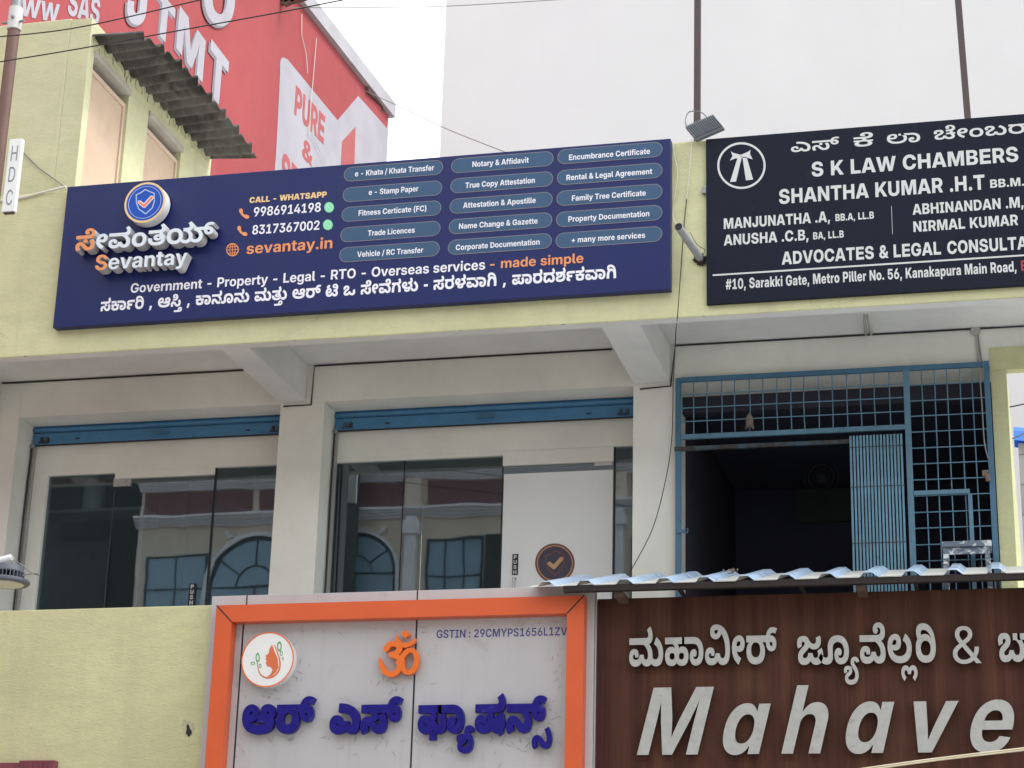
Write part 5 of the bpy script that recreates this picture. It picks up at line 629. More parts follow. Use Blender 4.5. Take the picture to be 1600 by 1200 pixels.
[[376,-6,-105,0,-157,46,-87,85,0,57,1,59,93,85,159,44,100,0,65,0,117,-19,89,-34,57,-48,4,-29,-186,0,-5,11,-19,19,-35,13,-43,7,-30,0,-53,0,-75,-26,-39,-48,0,-34,1,-34,41,-48,79,-26,54,0,47,0,67,15,35,27,0,18,40,-1,-182,0,0,67,322,0,0,-51,1,-46,-83,-70,-147,-39]],
[[44,0,0,364,184,0,0,-140,268,0,0,140,182,0,0,-364,-182,0,0,146,-268,0,0,-146]],
[[276,-6,-119,0,-131,62,0,58,0,27,172,0,0,-28,1,-20,41,-22,36,0,37,0,43,22,0,20,0,251,182,0,0,-253,1,-56,-133,-61]],
[[374,-6,-99,0,-157,44,-91,84,0,60,1,59,93,85,159,44,100,0,99,0,159,-44,93,-85,0,-59,1,-60,-91,-84,-157,-44],[374,74,51,0,75,26,41,48,0,34,1,34,-39,48,-73,26,-50,0,-51,0,-71,-26,-39,-48,0,-34,1,-34,41,-48,73,-26]],
[[2,0,248,364,244,0,250,-364,-206,0,-94,154,-23,42,-47,84,-24,48,50,0,-25,-48,-47,-84,-26,-42,-96,-154],[176,67,0,71,394,0,0,-71]],
[[196,0,-194,364,198,0,68,-156,13,-25,19,-50,19,-50,10,-26,-42,0,11,26,21,50,23,50,10,25,74,156,182,0,74,-156,13,-25,21,-50,21,-50,10,-26,-42,0,11,26,19,50,21,50,10,25,68,156,198,0,-194,-364,-202,0,-90,179,-9,20,-21,56,-18,38,54,0,-17,-38,-21,-56,-10,-20,-90,-179]],
[[86,0,0,364,96,0,0,-157,378,0,0,157,96,0,0,-364,-96,0,0,165,-378,0,0,-165]],
[[316,0,-178,0,0,43,172,0,89,0,115,33,59,63,0,44,1,43,-57,62,-109,33,-84,0,-184,0,0,43,190,0,107,0,153,-44,83,-81,0,-56,1,-57,-81,-82,-155,-44],[182,364,0,-364,-96,0,0,364]],
[[382,-5,-93,0,-145,45,-83,84,0,58,1,58,85,83,147,46,94,0,57,0,99,-17,81,-31,53,-44,10,-28,-98,0,-7,18,-35,28,-53,19,-63,10,-36,0,-63,0,-103,-33,-59,-63,0,-46,1,-46,61,-64,105,-32,64,0,37,0,65,10,55,19,37,28,8,18,98,0,-9,-28,-51,-44,-77,-31,-99,-17]],
]
RUN_N = {
'call':[[0,0],[1,736],[2,1504],[2,2073],[4,2910],[5,3823],[6,4871],[1,5607],[7,6374],[8,7040],[1,7712],[9,8479],[9,9128]],
'ph1':[[10,0],[10,646],[11,1291],[12,1937],[10,2583],[13,3229],[14,3874],[13,4520],[10,5166],[11,5812]],
'ph2':[[11,0],[15,646],[13,1291],[16,1937],[15,2583],[12,3229],[16,3874],[17,4520],[17,5166],[18,5812]],
'web':[[19,0],[20,547],[21,1131],[22,1716],[23,2287],[24,2897],[22,3264],[25,3835],[26,4421],[27,4690],[23,4952]],
'gov':[[28,0],[29,746],[21,1348],[20,1932],[30,2517],[23,2913],[31,3523],[20,4425],[23,5010],[24,5620],[33,6255],[34,7170],[30,7812],[29,8208],[35,8810],[20,9430],[30,10014],[24,10410],[25,10777],[33,11631],[36,12546],[20,13108],[37,13692],[22,14313],[38,14884],[33,15449],[39,16364],[40,17018],[41,17675],[33,18707],[41,19621],[21,20384],[20,20968],[30,21552],[19,21948],[20,22495],[22,23079],[19,23651],[19,24466],[20,25013],[30,25597],[21,25993],[27,26577],[42,26840],[20,27417],[19,28002]],
'simple':[[33,0],[31,914],[22,1817],[43,2388],[20,3008],[19,3861],[27,4407],[31,4670],[35,5573],[38,6192],[20,6489]],
'kline':[[44,0],[45,780,46,1429,47,1946],[48,2551],[49,3582],[50,4239],[51,5197,52,5971],[49,6348],[45,7005,46,7655],[53,8171,54,8952],[53,9792,55,10573],[56,11271],[57,12521,52,13222,55,13269],[50,13967],[58,14926],[59,16330],[60,17585],[61,18797,62,19577],[63,20067],[64,20949],[65,21661,66,22445],[67,23175],[44,23843],[68,24623],[65,25324],[69,26108,46,26990],[70,27507],[49,28550],[71,29206,46,30087],[68,30604],[72,31305],[73,32137,47,32851],[74,33457],[69,34106,46,34989],[70,35505]],
'ksev':[[75,0],[76,759],[77,1227,78,2080],[79,2679],[80,3356]],
'lsev':[[81,0],[20,654],[21,1238],[22,1823],[23,2394],[24,3004],[22,3371],[25,3942]],
'p0':[[20,0],[33,853],[82,1767],[83,2475],[22,3085],[24,3657],[22,4024],[84,4863],[82,5512],[83,6220],[22,6830],[24,7401],[22,7769],[40,8608],[30,9265],[22,9661],[23,10232],[19,10842],[85,11389],[20,11778],[30,12363]],
'p1':[[20,0],[33,853],[81,1767],[24,2421],[22,2788],[31,3359],[35,4262],[34,5150],[22,5793],[35,6364],[20,6983],[30,7568]],
'p2':[[86,0],[27,585],[24,848],[23,1215],[20,1825],[19,2409],[19,2956],[87,3771],[20,4507],[30,5091],[24,5487],[27,5854],[42,6116],[22,6694],[24,7265],[20,7632],[88,8485],[86,8876],[87,9461],[89,10196]],
'p3':[[40,0],[30,657],[22,1053],[43,1624],[20,2243],[36,3096],[27,3659],[42,3921],[20,4499],[23,5083],[42,5693],[20,6271],[19,6855]],
'p4':[[90,0],[20,733],[83,1317],[27,1927],[42,2190],[38,2768],[20,3064],[84,3917],[39,4566],[87,5220],[40,6224],[30,6881],[22,7277],[23,7848],[19,8458],[85,9005],[20,9394],[30,9978]],
'p5':[[91,0],[29,750],[24,1352],[22,1719],[30,2291],[25,2686],[92,3541],[93,4473],[85,5208],[85,5597],[27,5986],[43,6249],[22,6868],[21,7440],[27,8024],[24,8287]],
'p6':[[40,0],[30,657],[94,1053],[20,1663],[87,2516],[29,3251],[35,3853],[25,4473],[93,5327],[24,6063],[24,6430],[20,6797],[19,7381],[24,7928],[22,8295],[24,8866],[27,9233],[29,9496],[23,10098]],
'p7':[[93,0],[24,735],[24,1103],[20,1470],[19,2054],[24,2601],[22,2968],[24,3539],[27,3906],[29,4169],[23,4771],[92,5650],[93,6582],[35,7317],[29,7937],[19,8539],[24,9086],[27,9453],[38,9715],[38,10012],[20,10309]],
'p8':[[91,0],[22,750],[31,1321],[20,2224],[87,3077],[83,3812],[22,4422],[23,4993],[37,5604],[20,6224],[92,7077],[28,8009],[22,8754],[95,9326],[20,9882],[24,10466],[24,10833],[20,11200]],
'p9':[[87,0],[29,735],[30,1338],[35,1733],[29,2353],[30,2955],[22,3351],[24,3922],[20,4289],[96,5142],[29,5857],[42,6460],[94,7037],[31,7647],[20,8550],[23,9134],[24,9744],[22,10112],[24,10683],[27,11050],[29,11313],[23,11915]],
'p10':[[97,0],[23,608],[42,1218],[94,1795],[31,2405],[98,3308],[30,3927],[22,4323],[23,4895],[42,5505],[20,6082],[87,6935],[20,7670],[30,8254],[24,8650],[27,9017],[85,9280],[27,9669],[42,9932],[22,10509],[24,11080],[20,11447]],
'p11':[[39,0],[20,655],[23,1239],[24,1849],[22,2216],[38,2787],[92,3353],[36,4285],[20,4847],[37,5431],[22,6052],[38,6623],[93,7189],[37,7924],[30,8544],[20,8940],[20,9524],[31,10109],[20,11012],[23,11596],[24,12206]],
'p12':[[86,0],[22,585],[31,1156],[27,2059],[38,2322],[25,2619],[40,3473],[30,4130],[20,4526],[20,5110],[87,5963],[20,6698],[30,7282],[24,7678],[27,8045],[85,8308],[27,8697],[42,8959],[22,9537],[24,10108],[20,10475]],
'p13':[[34,0],[30,643],[29,1038],[35,1641],[20,2260],[30,2844],[24,3240],[25,3607],[96,4462],[29,5177],[42,5779],[94,6357],[31,6967],[20,7870],[23,8454],[24,9064],[22,9431],[24,10002],[27,10369],[29,10632],[23,11234]],
'p14':[[99,0],[31,914],[22,1817],[23,2388],[25,2998],[31,3853],[29,4756],[30,5358],[20,5754],[19,6607],[20,7154],[30,7738],[21,8134],[27,8718],[42,8981],[20,9558],[19,10142]],
'l1':[[100,0],[101,827]],
'l2':[[102,0]],
'l3':[[103,0,104,811]],
'l4':[[105,0,106,854,107,1304],[108,1888],[109,2740],[101,3759]],
'l4a':[[105,0,106,854,107,1304],[108,1888]],
'skl':[[110,0],[112,983],[113,2004],[114,2593],[115,3352],[116,4682],[117,5434],[114,6180],[118,6939],[119,7870],[120,8541],[121,9183],[110,9864]],
'shk':[[110,0],[117,691],[114,1436],[122,2195],[123,2950],[117,3618],[114,4364],[112,5416],[124,6144],[118,6873],[114,7804],[121,8563],[125,9536],[117,9829],[125,10574],[123,10867]],
'bbm':[[119,0],[119,671],[125,1342],[118,1634],[125,2565],[126,2858]],
'man':[[118,0],[114,931],[122,1690],[127,2445],[124,3041],[122,3770],[114,4525],[123,5284],[117,5952],[114,6698],[125,7749],[114,8042],[126,8801]],
'mand':[[119,0],[119,671],[125,1342],[114,1634],[126,2393],[113,2978],[113,3567],[125,4156],[119,4448]],
'anu':[[114,0],[122,759],[124,1514],[110,2243],[117,2933],[114,3679],[125,4730],[116,5023],[125,5775],[119,6067],[126,6738]],
'anud':[[119,0],[114,671],[126,1430],[113,2015],[113,2604],[125,3192],[119,3485]],
'abh':[[114,0],[119,759],[117,1430],[128,2176],[122,2611],[114,3365],[122,4125],[129,4879],[114,5609],[122,6368],[125,7415],[118,7708],[126,8639]],
'nir':[[122,0],[128,755],[121,1190],[118,1871],[114,2802],[113,3561],[112,4442],[124,5170],[118,5899],[114,6830],[121,7589]],
'adv':[[114,0],[129,759],[130,1488],[131,2237],[116,3008],[114,3760],[123,4519],[120,5187],[110,5829],[132,6812],[113,7790],[120,8378],[133,9021],[114,9782],[113,10541]],
'con':[[116,0],[131,752],[122,1522],[110,2277],[124,2968],[113,3696],[123,4285],[114,4953],[122,5712],[123,6467],[110,7136]],
'conA':[[116,0],[131,752],[122,1522],[110,2277],[124,2968],[113,3696],[123,4285],[114,4953]],
'adr':[[134,0],[135,658],[136,1327],[126,1995],[110,2580],[137,3271],[138,3861],[137,4276],[139,4866],[139,5456],[140,6046],[133,6623],[137,7385],[141,7974],[142,8388],[126,8983],[118,9568],[142,10499],[141,11094],[138,11508],[143,11923],[144,12832],[140,13495],[145,13779],[145,14091],[142,14404],[138,14999],[122,15707],[143,16461],[125,17078],[146,17663],[147,18331],[126,19000],[112,19585],[137,20313],[148,20903],[137,21526],[139,22116],[137,22706],[149,23296],[150,23930],[138,24553],[137,24969],[118,25851],[137,26782],[140,27372],[148,27656],[121,28572],[143,29253],[137,29869],[151,30459],[126,31092]],
'cB':[[119,0]],
'gst':[[152,0],[153,749],[154,1401],[155,2062],[156,2529],[158,3558],[159,4095],[160,4742],[161,5389],[162,6126],[163,7050],[164,7767],[153,8413],[165,9064],[166,9711],[167,10358],[166,11005],[168,11652],[165,12217],[169,12864],[170,13519]],
'r1':[[171,0],[172,1009]],
'r2':[[173,0],[174,920]],
'r3':[[175,0,176,932,177,1477],[178,1773],[179,2738,180,3943]],
'm1':[[56,0],[181,1250,46,2126],[182,2642,62,3562],[58,4052]],
'm2':[[183,0,54,882,184,1722],[63,2007],[185,2889,186,3717],[48,3773]],
'amp':[[187,0]],
'm3':[[188,0,46,914,184,1431,189,1716],[74,2333],[190,2983,47,4136]],
'm3a':[[191,0]],
'mah':[[192,0],[193,1097],[194,1892],[193,2680],[195,3476],[196,4239],[196,4999],[197,5760]],
'mah6':[[192,0],[193,1097],[194,1892],[193,2680],[195,3476],[196,4239]],
'T':[[198,0]],
'Mm':[[199,0]],
'pure':[[200,0],[201,642],[202,1347],[203,2007]],
'and':[[204,0]],
'str':[[205,0],[198,673],[202,1322],[203,1982],[206,2605],[207,3338],[198,4077],[208,4725]],
'J':[[209,0]],
'U':[[201,0]],
'O':[[210,0]],
'sar':[[205,0],[211,673],[205,1419]],
'www':[[212,0],[212,1022]],
'hH':[[213,0]],
'hD':[[214,0]],
'hC':[[215,0]],
'push':[[144,0],[124,638],[110,1343],[117,2010]],
}

def unpack(c):
    x = y = 0; p = []
    for i in range(0, len(c), 2):
        off = c[i] & 1; x += (c[i]-off)//2; y += c[i+1]; p.append((2*x, 2*y, off))
    return p
GLYQ = [[unpack(c) for c in g] for g in GLY_N]
RUN = {k: [[(g[i], g[i+1]) for i in range(0, len(g), 2)] for g in v] for k, v in RUN_N.items()}
def flatten(ct, n):
    ex = []
    for i in range(len(ct)):
        a, b = ct[i], ct[(i+1) % len(ct)]; ex.append(a)
        if a[2] and b[2]: ex.append(((a[0]+b[0])/2, (a[1]+b[1])/2, 0))
    k = next(i for i, p in enumerate(ex) if not p[2]); ex = ex[k:]+ex[:k]+[ex[k]]
    i = 0; out = []
    while i < len(ex)-1:
        a = ex[i]
        if not ex[i+1][2]: out.append((a[0], a[1])); i += 1
        else:
            c, b = ex[i+1], ex[i+2]
            for j in range(n):
                t = j/n; out.append(((1-t)**2*a[0]+2*t*(1-t)*c[0]+t*t*b[0], (1-t)**2*a[1]+2*t*(1-t)*c[1]+t*t*b[1]))
            i += 2
    res = []
    for p in out:
        if not res or abs(p[0]-res[-1][0])+abs(p[1]-res[-1][1]) > .01: res.append(p)
    if len(res) > 1 and abs(res[0][0]-res[-1][0])+abs(res[0][1]-res[-1][1]) < .01: res.pop()
    return res
GLY = [[flatten(c, 3) for c in g] for g in GLYQ]
_tc = {}
def gtess(gi, n=3):
    if (gi, n) not in _tc: _tc[gi, n] = tess(GLY[gi] if n == 3 else [flatten(c, n) for c in GLYQ[gi]])
    return _tc[gi, n]
def ink(key):
    xs = [p[0]+x for grp in RUN[key] for gi, x in grp for c in GLY[gi] for p in c]
    return min(xs), max(xs)
def fatten(c, d):
    n = len(c); r = []
    for i in range(n):
        a, b, e = c[i-1], c[i], c[(i+1) % n]
        v = (b[0]-a[0], b[1]-a[1]); w_ = (e[0]-b[0], e[1]-b[1]); lv = math.hypot(*v) or 1; lw = math.hypot(*w_) or 1
        nx = -v[1]/lv-w_[1]/lw; ny = v[0]/lv+w_[0]/lw; l = math.hypot(nx, ny) or 1
        r.append((b[0]+nx/l*d, b[1]+ny/l*d))
    return r
def two_tone(o, face, side):
    """front faces in one colour, returns in another"""
    o.data.materials.clear(); o.data.materials.append(face); o.data.materials.append(side)
    for p in o.data.polygons: p.material_index = 0 if p.normal.y < -.9 else 1
def write(key, L, Rr, y, cap, depth, mat, parent, capu=727, name='lettering', ref=None, shear=0, letters=False, side=None, fat=0):
    """set one line on the plane y between the pixels L and Rr of its baseline; cap = pixel height of its capitals"""
    a, b = at(*L, y), at(*Rr, y)
    z0 = (a.z+b.z)/2
    u0, u1 = ink(ref or key)
    mid = ((L[0]+Rr[0])/2, (L[1]+Rr[1])/2)
    hz = at(mid[0], mid[1]-cap, y).z-at(*mid, y).z
    sz = hz/capu
    sx = (b.x-a.x-shear*capu*sz)/(u1-u0) if shear else (b.x-a.x)/(u1-u0)
    def mp(ox): return lambda u, v, d: (a.x+(u+ox-u0)*sx+shear*v*sz, y+d, z0+v*sz)
    res = []
    mb = MB()
    for grp in RUN[key]:
        if letters: mb = MB()
        for gi, x in grp:
            if GLY[gi]:
                T = tess([fatten(flatten(c, 5), fat) for c in GLYQ[gi]]) if fat else gtess(gi, 6 if letters else 3)
                mb.ext(T, mp(x), depth)
        if letters:
            res.append(mb.build(name, mat, parent))
            if side: two_tone(res[-1], mat, side)
    if not letters: res.append(mb.build(name, mat, parent))
    return res
def shape(contours, y, depth, mat, parent, name, conv=None):
    """contours in pixels on plane y -> raised shape"""
    w_ = [[(lambda q: (q.x, q.z))(at(p[0], p[1], y)) for p in c] for c in contours]
    return MB().ext(tess(w_), lambda u, v, d: (u, y+d, v), depth).build(name, mat, parent)
def circ(c, rx, ry=None, n=40, rev=False):
    ry = ry or rx
    p = [(c[0]+rx*math.cos(2*math.pi*k/n), c[1]-ry*math.sin(2*math.pi*k/n)) for k in range(n)]
    return p[::-1] if rev else p
def wcirc(cx, cz, r, n=48, rev=False):
    p = [(cx+r*math.cos(2*math.pi*k/n), cz+r*math.sin(2*math.pi*k/n)) for k in range(n)]
    return p[::-1] if rev else p
def stroke(pts, w_, n=10):
    """thick polyline as overlapping like-wound contours"""
    out = []
    ws = w_ if isinstance(w_, (list, tuple)) else [w_]*len(pts)
    for i, p in enumerate(pts):
        out.append([(p[0]+ws[i]/2*math.cos(2*math.pi*k/n), p[1]+ws[i]/2*math.sin(2*math.pi*k/n)) for k in range(n)])
    for i in range(len(pts)-1):
        (x0, y0), (x1, y1) = pts[i], pts[i+1]; l = math.hypot(x1-x0, y1-y0) or 1
        nx, ny = -(y1-y0)/l, (x1-x0)/l; a, b = ws[i]/2, ws[i+1]/2
        c = [(x0+nx*a, y0+ny*a), (x0-nx*a, y0-ny*a), (x1-nx*b, y1-ny*b), (x1+nx*b, y1+ny*b)]
        out.append(c)
    return [c if signed(c) < 0 else c[::-1] for c in out]
def smooth_pts(pts, k=5):
    out = []
    P = [pts[0]]+list(pts)+[pts[-1]]
    for i in range(1, len(P)-2):
        for j in range(k):
            t = j/k
            out.append(tuple(.5*((2*P[i][d])+(-P[i-1][d]+P[i+1][d])*t+(2*P[i-1][d]-5*P[i][d]+4*P[i+1][d]-P[i+2][d])*t*t+(-P[i-1][d]+3*P[i][d]-3*P[i+1][d]+P[i+2][d])*t**3) for d in range(len(P[0]))))
    out.append(tuple(pts[-1])); return out
def wshape(contours, y, depth, mat, parent, name):
    """contours in metres (x, z) on plane y"""
    return MB().ext(tess(contours), lambda u, v, d: (u, y+d, v), depth).build(name, mat, parent)
def cable(name, pts, r, mat, label, cat='cable', k=6, n=6, group=None):
    p = smooth_pts([tuple(q) for q in pts], k)
    o = MB().tube(p, r, n).build(name, mat, None, smooth=True, org=p[0])
    return tag(o, label, cat, group)

# ================================================================== GROUND
struct(MB().add([(-300,-300,-.15),(300,-300,-.15),(300,300,-.15),(-300,300,-.15)], [(0,1,2,3)]).build('road', M['asphalt']))
struct(MB().box(-60, 60, -3.2, 0, -.3, 0).build('pavement', M['paving']))
struct(MB().box(-60, 60, -3.35, -3.204, -.3, .004).build('kerb', M['kerb'], bevel=.01))
struct(MB().box(-60, 60, -24, -19.5, -.3, 0).build('far_pavement', M['paving']))
mk_ = MB()
for i in range(-10, 10): mk_.box(i*5, i*5+2.5, -10.1, -9.98, -.15, -.146)
struct(mk_.build('road_marking', M['line']))

# ================================================================== SHOP BUILDING
B = thing('shop_building', 'pale yellow two storey shop building with recessed balcony bays and roof parapet', 'building', (-6, 1, 0))
YW = 1.85
MB().box(-16, 3.2, 0, .13, 8.312, 10.115).build('roof_parapet', M['yellow'], B, bevel=.012)
MB().box(-16, 3.2, .132, YW-.002, 8.72, 8.95).build('soffit', M['soffit'], B)
MB().box(-16, .03, YW, 9, 8.72, 8.95).build('roof_slab', M['soffit'], B)
for x0, x1 in ((-11.05, -10.75), (-7.435, -7.145), (-3.593, -3.222)):
    MB().box(x0, x1, .134, YW-.004, 8.312, 8.716).build('beam', M['soffit'], B)
MB().box(-16, 3.2, .012, .1316, 8.3092, 8.3112).build('soffit', M['soffit'], B)
MB().box(-16, 3.2, .1305, .1335, 8.3114, 8.7195).build('soffit', M['soffit'], B)
# back wall of the balcony, with three deep openings
wl = MB()
wl.box(-16, -10.49, YW, 2.5, 4.95, 8.718)
wl.box(-10.488, .02, YW, 2.5, 8.30, 8.718); wl.box(.021, 3.2, YW, 1.95, 8.50, 8.718)
MBx = wl
wl.build('wall', M['cream'], B)
MB().box(-7.43, -6.937, YW+.001, 2.5, 5.05, 8.298).build('pillar', M['cream'], B)
MB().box(-3.601, -3.168, YW+.001, 2.5, 5.05, 8.298).build('pillar', M['cream'], B)
p = MB(); p.add([(-.035,YW-.004,5.05),(.115,YW-.004,5.05),(.115,YW-.004,8.26),(-.035,YW-.004,8.26),(-.035,2.5,5.05),(.20,2.5,5.05),(.13,2.5,8.26),(-.035,2.5,8.26)],
      [(0,1,2,3),(1,5,6,2),(5,4,7,6),(4,0,3,7),(3,2,6,7),(0,4,5,1)])
p.build('end_pillar', M['yellow_wall'], B)
MB().box(-.035, 3.2, YW-.01, 1.96, 8.262, 8.499).build('end_lintel', M['yellow_wall'], B)
# infill panels above the shop fronts (stepped over the doors)
yi, yg = 2.27, 2.29
inf = MB()
inf.box(-10.487, -7.432, yi, yi+.09, 7.755, 8.299); inf.box(-10.487, -10.285, yi, yi+.09, 5.05, 7.753)
inf.box(-9.478, -8.305, yi, yi+.09, 7.675, 7.754); inf.box(-10.284, -9.479, yi, yi+.09, 7.742, 7.7545)
inf.build('infill_panel', M['cream'], B)
inf = MB()
inf.box(-6.935, -3.602, yi, yi+.09, 7.79, 8.299); inf.box(-6.935, -5.07, yi, yi+.09, 7.745, 7.789)
inf.box(-5.068, -3.885, yi, yi+.09, 7.63, 7.788); inf.box(-6.935, -6.925, yi, yi+.09, 5.05, 7.744)
inf.build('infill_panel', M['cream'], B)
MB().box(-16, 3.2, .135, 9, 4.9, 5.05).build('balcony_floor', M['soffit'], B)
MB().box(-16, -3.62, 0, .13, 4.0, 5.70).build('balcony_parapet', M['yellow_wall'], B, bevel=.012)
MB().box(-3.618, 3.2, 0, .13, 4.0, 5.42).build('balcony_parapet', M['yellow_wall'], B)
MB().box(-16, 3.2, 0.002, .4, 0, 3.998).build('ground_floor_wall', M['yellow_wall'], B)
# rooms behind the glass
rm = MB()
rm.box(-10.7, -7.3, 6.2, 6.3, 5.05, 8.7); rm.box(-10.8, -10.71, 2.45, 6.3, 5.05, 8.7); rm.box(-7.2, -7.1, 2.45, 6.19, 5.05, 8.7)
rm.box(-7.1, -3.4, 6.2, 6.3, 5.05, 8.7); rm.box(-3.4, -3.3, 2.45, 6.19, 5.05, 8.7)
rm.box(-10.69, -7.21, 2.42, 6.19, 8.3, 8.36); rm.box(-7.09, -3.41, 2.42, 6.19, 8.3, 8.36)
rm.build('room_wall', M['room'], B)
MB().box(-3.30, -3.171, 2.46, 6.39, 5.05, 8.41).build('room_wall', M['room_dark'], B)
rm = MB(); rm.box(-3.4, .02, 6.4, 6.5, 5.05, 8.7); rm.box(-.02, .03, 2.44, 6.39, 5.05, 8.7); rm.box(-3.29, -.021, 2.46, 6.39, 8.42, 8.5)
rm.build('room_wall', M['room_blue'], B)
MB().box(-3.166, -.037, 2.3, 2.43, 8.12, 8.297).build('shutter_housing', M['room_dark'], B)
# broken hole in the render of the lower wall
hc = at(295, 1140, -.002)
def blob(cx, cz, rx_, rz_, n, rough):
    ph = [rnd.uniform(0, 6.28) for _ in range(4)]; out = []
    for k in range(n):
        t = 2*math.pi*k/n; r_ = 1+rough*sum(math.sin((q_+2)*t+ph[q_])/(q_+1.5) for q_ in range(4))
        out.append((cx+rx_*r_*math.cos(t), cz+rz_*r_*math.sin(t)))
    return out
hr = wshape([blob(hc.x-.008, hc.z+.015, .052, .085, 40, .30)], -.002, 0, M['chip_rim'], B, 'plaster_chip')
wshape([blob(hc.x, hc.z-.015, .028, .048, 30, .35)], -.004, 0, M['dark'], hr, 'hole_shade_patch')  # flat dark patch, shade of the hollow put into its colour
# edge coats and conduits along the wall head
def cond(pts, r=.011, m='grey_cable', nm='conduit'):
    pts = [Vector((p.x, p.y, min(p.z, 8.706))) for p in pts]
    MB().tube(pts, r, 6).build(nm, M[m], B, smooth=True)
yc = YW-.012
cond([at(5, 585, YW-.02), at(28, 598, yc), at(380, 578.5, yc)], .009, 'cable')
cond([at(443, 635, yc), at(486, 632.5, yc), at(491.5, 571.5, yc), at(956, 541, yc)], .009, 'cable')
cond([at(1000, 608, yc), at(1048, 603, yc), at(1055, 538, yc), at(1350, 519, yc), at(1600, 507.5, yc)], .009, 'cable')
cond([at(1525, 517, yc), at(1530, 567, yc)], .016, 'conduit')
cond([at(1527, 518, yc-.01), at(1534, 566, yc-.01)], .007, 'grey_cable')
jb = at(1524, 516, YW-.03)
MB().lathe(jb, [(.045, 0), (.05, .005), (.05, .03)], 18, (0, 1, 0)).build('junction_box', M['conduit'], B)
cond([at(1350, 492, .5), at(1353, 518, YW-.03)], .014, 'conduit'); cond([at(1355, 492, .5), at(1361, 519, YW-.03)], .014, 'conduit')
# white pipe that runs along the roof parapet at the left
MB().tube([at(-60, 322, -.02), at(32, 309.5, -.02), at(103, 291.5, -.02)], .013, 8).build('conduit', M['white_cable'], B, smooth=True)
MB().tube([at(34, 236, .28), at(60, 262, .27), at(100, 291, .25)], .008, 6).build('conduit', M['grey_cable'], B, smooth=True)

# ================================================================== ROLLER SHUTTERS
def roller(x0, x1, name, label):
    t = thing(name, label, 'roller shutter', ((x0+x1)/2, 2.2, 8.08), 'blue roller shutters rolled up above the shop fronts')
    z1, z0 = 8.297, 8.085
    prof = [(2.20, z1)]+[(2.215-.03*math.sin(R(20*k)), z1-.004-.068*k/9) for k in range(10)]+[(2.25, 8.222), (2.25, z1)]
    mb = MB(); k = len(prof)
    mb.add([(x0, y, z) for y, z in prof]+[(x1, y, z) for y, z in prof], [(i, i+k, (i+1) % k+k, (i+1) % k) for i in range(k)]+[tuple(range(k)), tuple(range(k, 2*k))[::-1]])
    mb.build('rolled_curtain', M['shutter'], t)
    MB().box(x0+.01, x1-.01, 2.195, 2.225, z0, 8.214).build('bottom_rail', M['shutter'], t, bevel=.004)
    MB().box(x0+.02, x1-.01, 2.198, 2.222, z0-.012, z0-.001).build('rubber_strip', M['dark'], t)
    xm = x0+(x1-x0)*.505
    h = MB(); h.box(xm-.10, xm+.10, 2.155, 2.18, z0+.052, z0+.082); h.box(xm-.09, xm-.07, 2.18, 2.196, z0+.05, z0+.08); h.box(xm+.07, xm+.09, 2.18, 2.196, z0+.05, z0+.08)
    h.build('handle', M['blue_paint'], t, bevel=.004)
    for xs in (x0+(x1-x0)*.18, x0+(x1-x0)*.84): MB().box(xs-.025, xs+.025, 2.19, 2.196, z0+.045, z0+.06).build('slot', M['dark'], t)
    for xs in (x0+.16, x1-.16):
        q = MB(); q.box(xs-.07, xs+.05, 2.175, 2.194, z0+.015, z0+.035); q.box(xs-.05, xs-.02, 2.17, 2.193, z0+.036, z0+.08); q.box(xs+.02, xs+.05, 2.17, 2.193, z0+.036, z0+.075)
        q.build('lock', M['blue_rust'], t)
    MB().lathe((x0+.03, 2.19, 8.06), [(.022, 0), (.025, .01), (.025, .04), (.015, .05)], 12, (0, -1, 0)).build('guide_bracket', M['grey_metal'], t)
    MB().box(x0+.012, x0+.032, 2.21, 2.265, 5.06, 8.07).build('guide_rail', M['guide'], t)
    MB().tube([(x0+.022, 2.16, 8.04), (x0+.018, 2.15, 7.3), (x0+.024, 2.14, 6.5), (x0+.018, 2.15, 5.3)], .011, 6).build('pull_cable', M['cable'], t, smooth=True)
roller(-10.486, -7.433, 'roller_shutter', 'blue roller shutter rolled up at the left bay, left of the cream pillar')
roller(-6.936, -3.603, 'roller_shutter', 'blue roller shutter rolled up over the glass front with the frosted door')

# ================================================================== GLASS SHOP FRONTS
def shield(t, c, s, y, m_out, m_chk, m_core):
    """shield outline with a tick, c = pixel centre, s = pixel half width"""
    cx, cy = c
    out = [(cx-s, cy-.72*s), (cx-.45*s, cy-.98*s), (cx, cy-1.32*s), (cx+.5*s, cy-1.08*s), (cx+1.0*s, cy-.90*s), (cx+1.02*s, cy), (cx+.80*s, cy+.72*s), (cx+.05*s, cy+1.40*s), (cx-.72*s, cy+.85*s), (cx-.97*s, cy+.2*s), (cx-s, cy-.72*s)]
    shape(stroke(out, .12*s), y, .003, m_out, t, 'shield')
    ck = [(cx-.62*s, cy+.12*s), (cx-.12*s, cy+.52*s), (cx+.72*s, cy-.42*s)]
    shape(stroke(ck, .44*s), y-.002, .004, m_chk, t, 'tick')
    shape(stroke(ck, .26*s), y-.004, .003, m_core, t, 'tick')
g1 = thing('glass_shopfront', 'tinted glass shop front in the left bay, shop interior showing through its dark left side', 'shop front', (-8.9, yg, 5.05))
MB().box(-10.283, -9.49, yg+.02, yg+.03, 5.055, 7.74).build('glass_panel', M['glass'], g1)
d1 = MB().box(-9.484, -8.31, yg+.01, yg+.02, 5.07, 7.655).build('glass_door', M['glass2'], g1)
MB().box(-8.296, -7.30, yg+.022, yg+.032, 5.055, 7.752).build('glass_panel', M['glass2'], g1)
a, b = at(178, 747, yg), at(204, 759, yg)
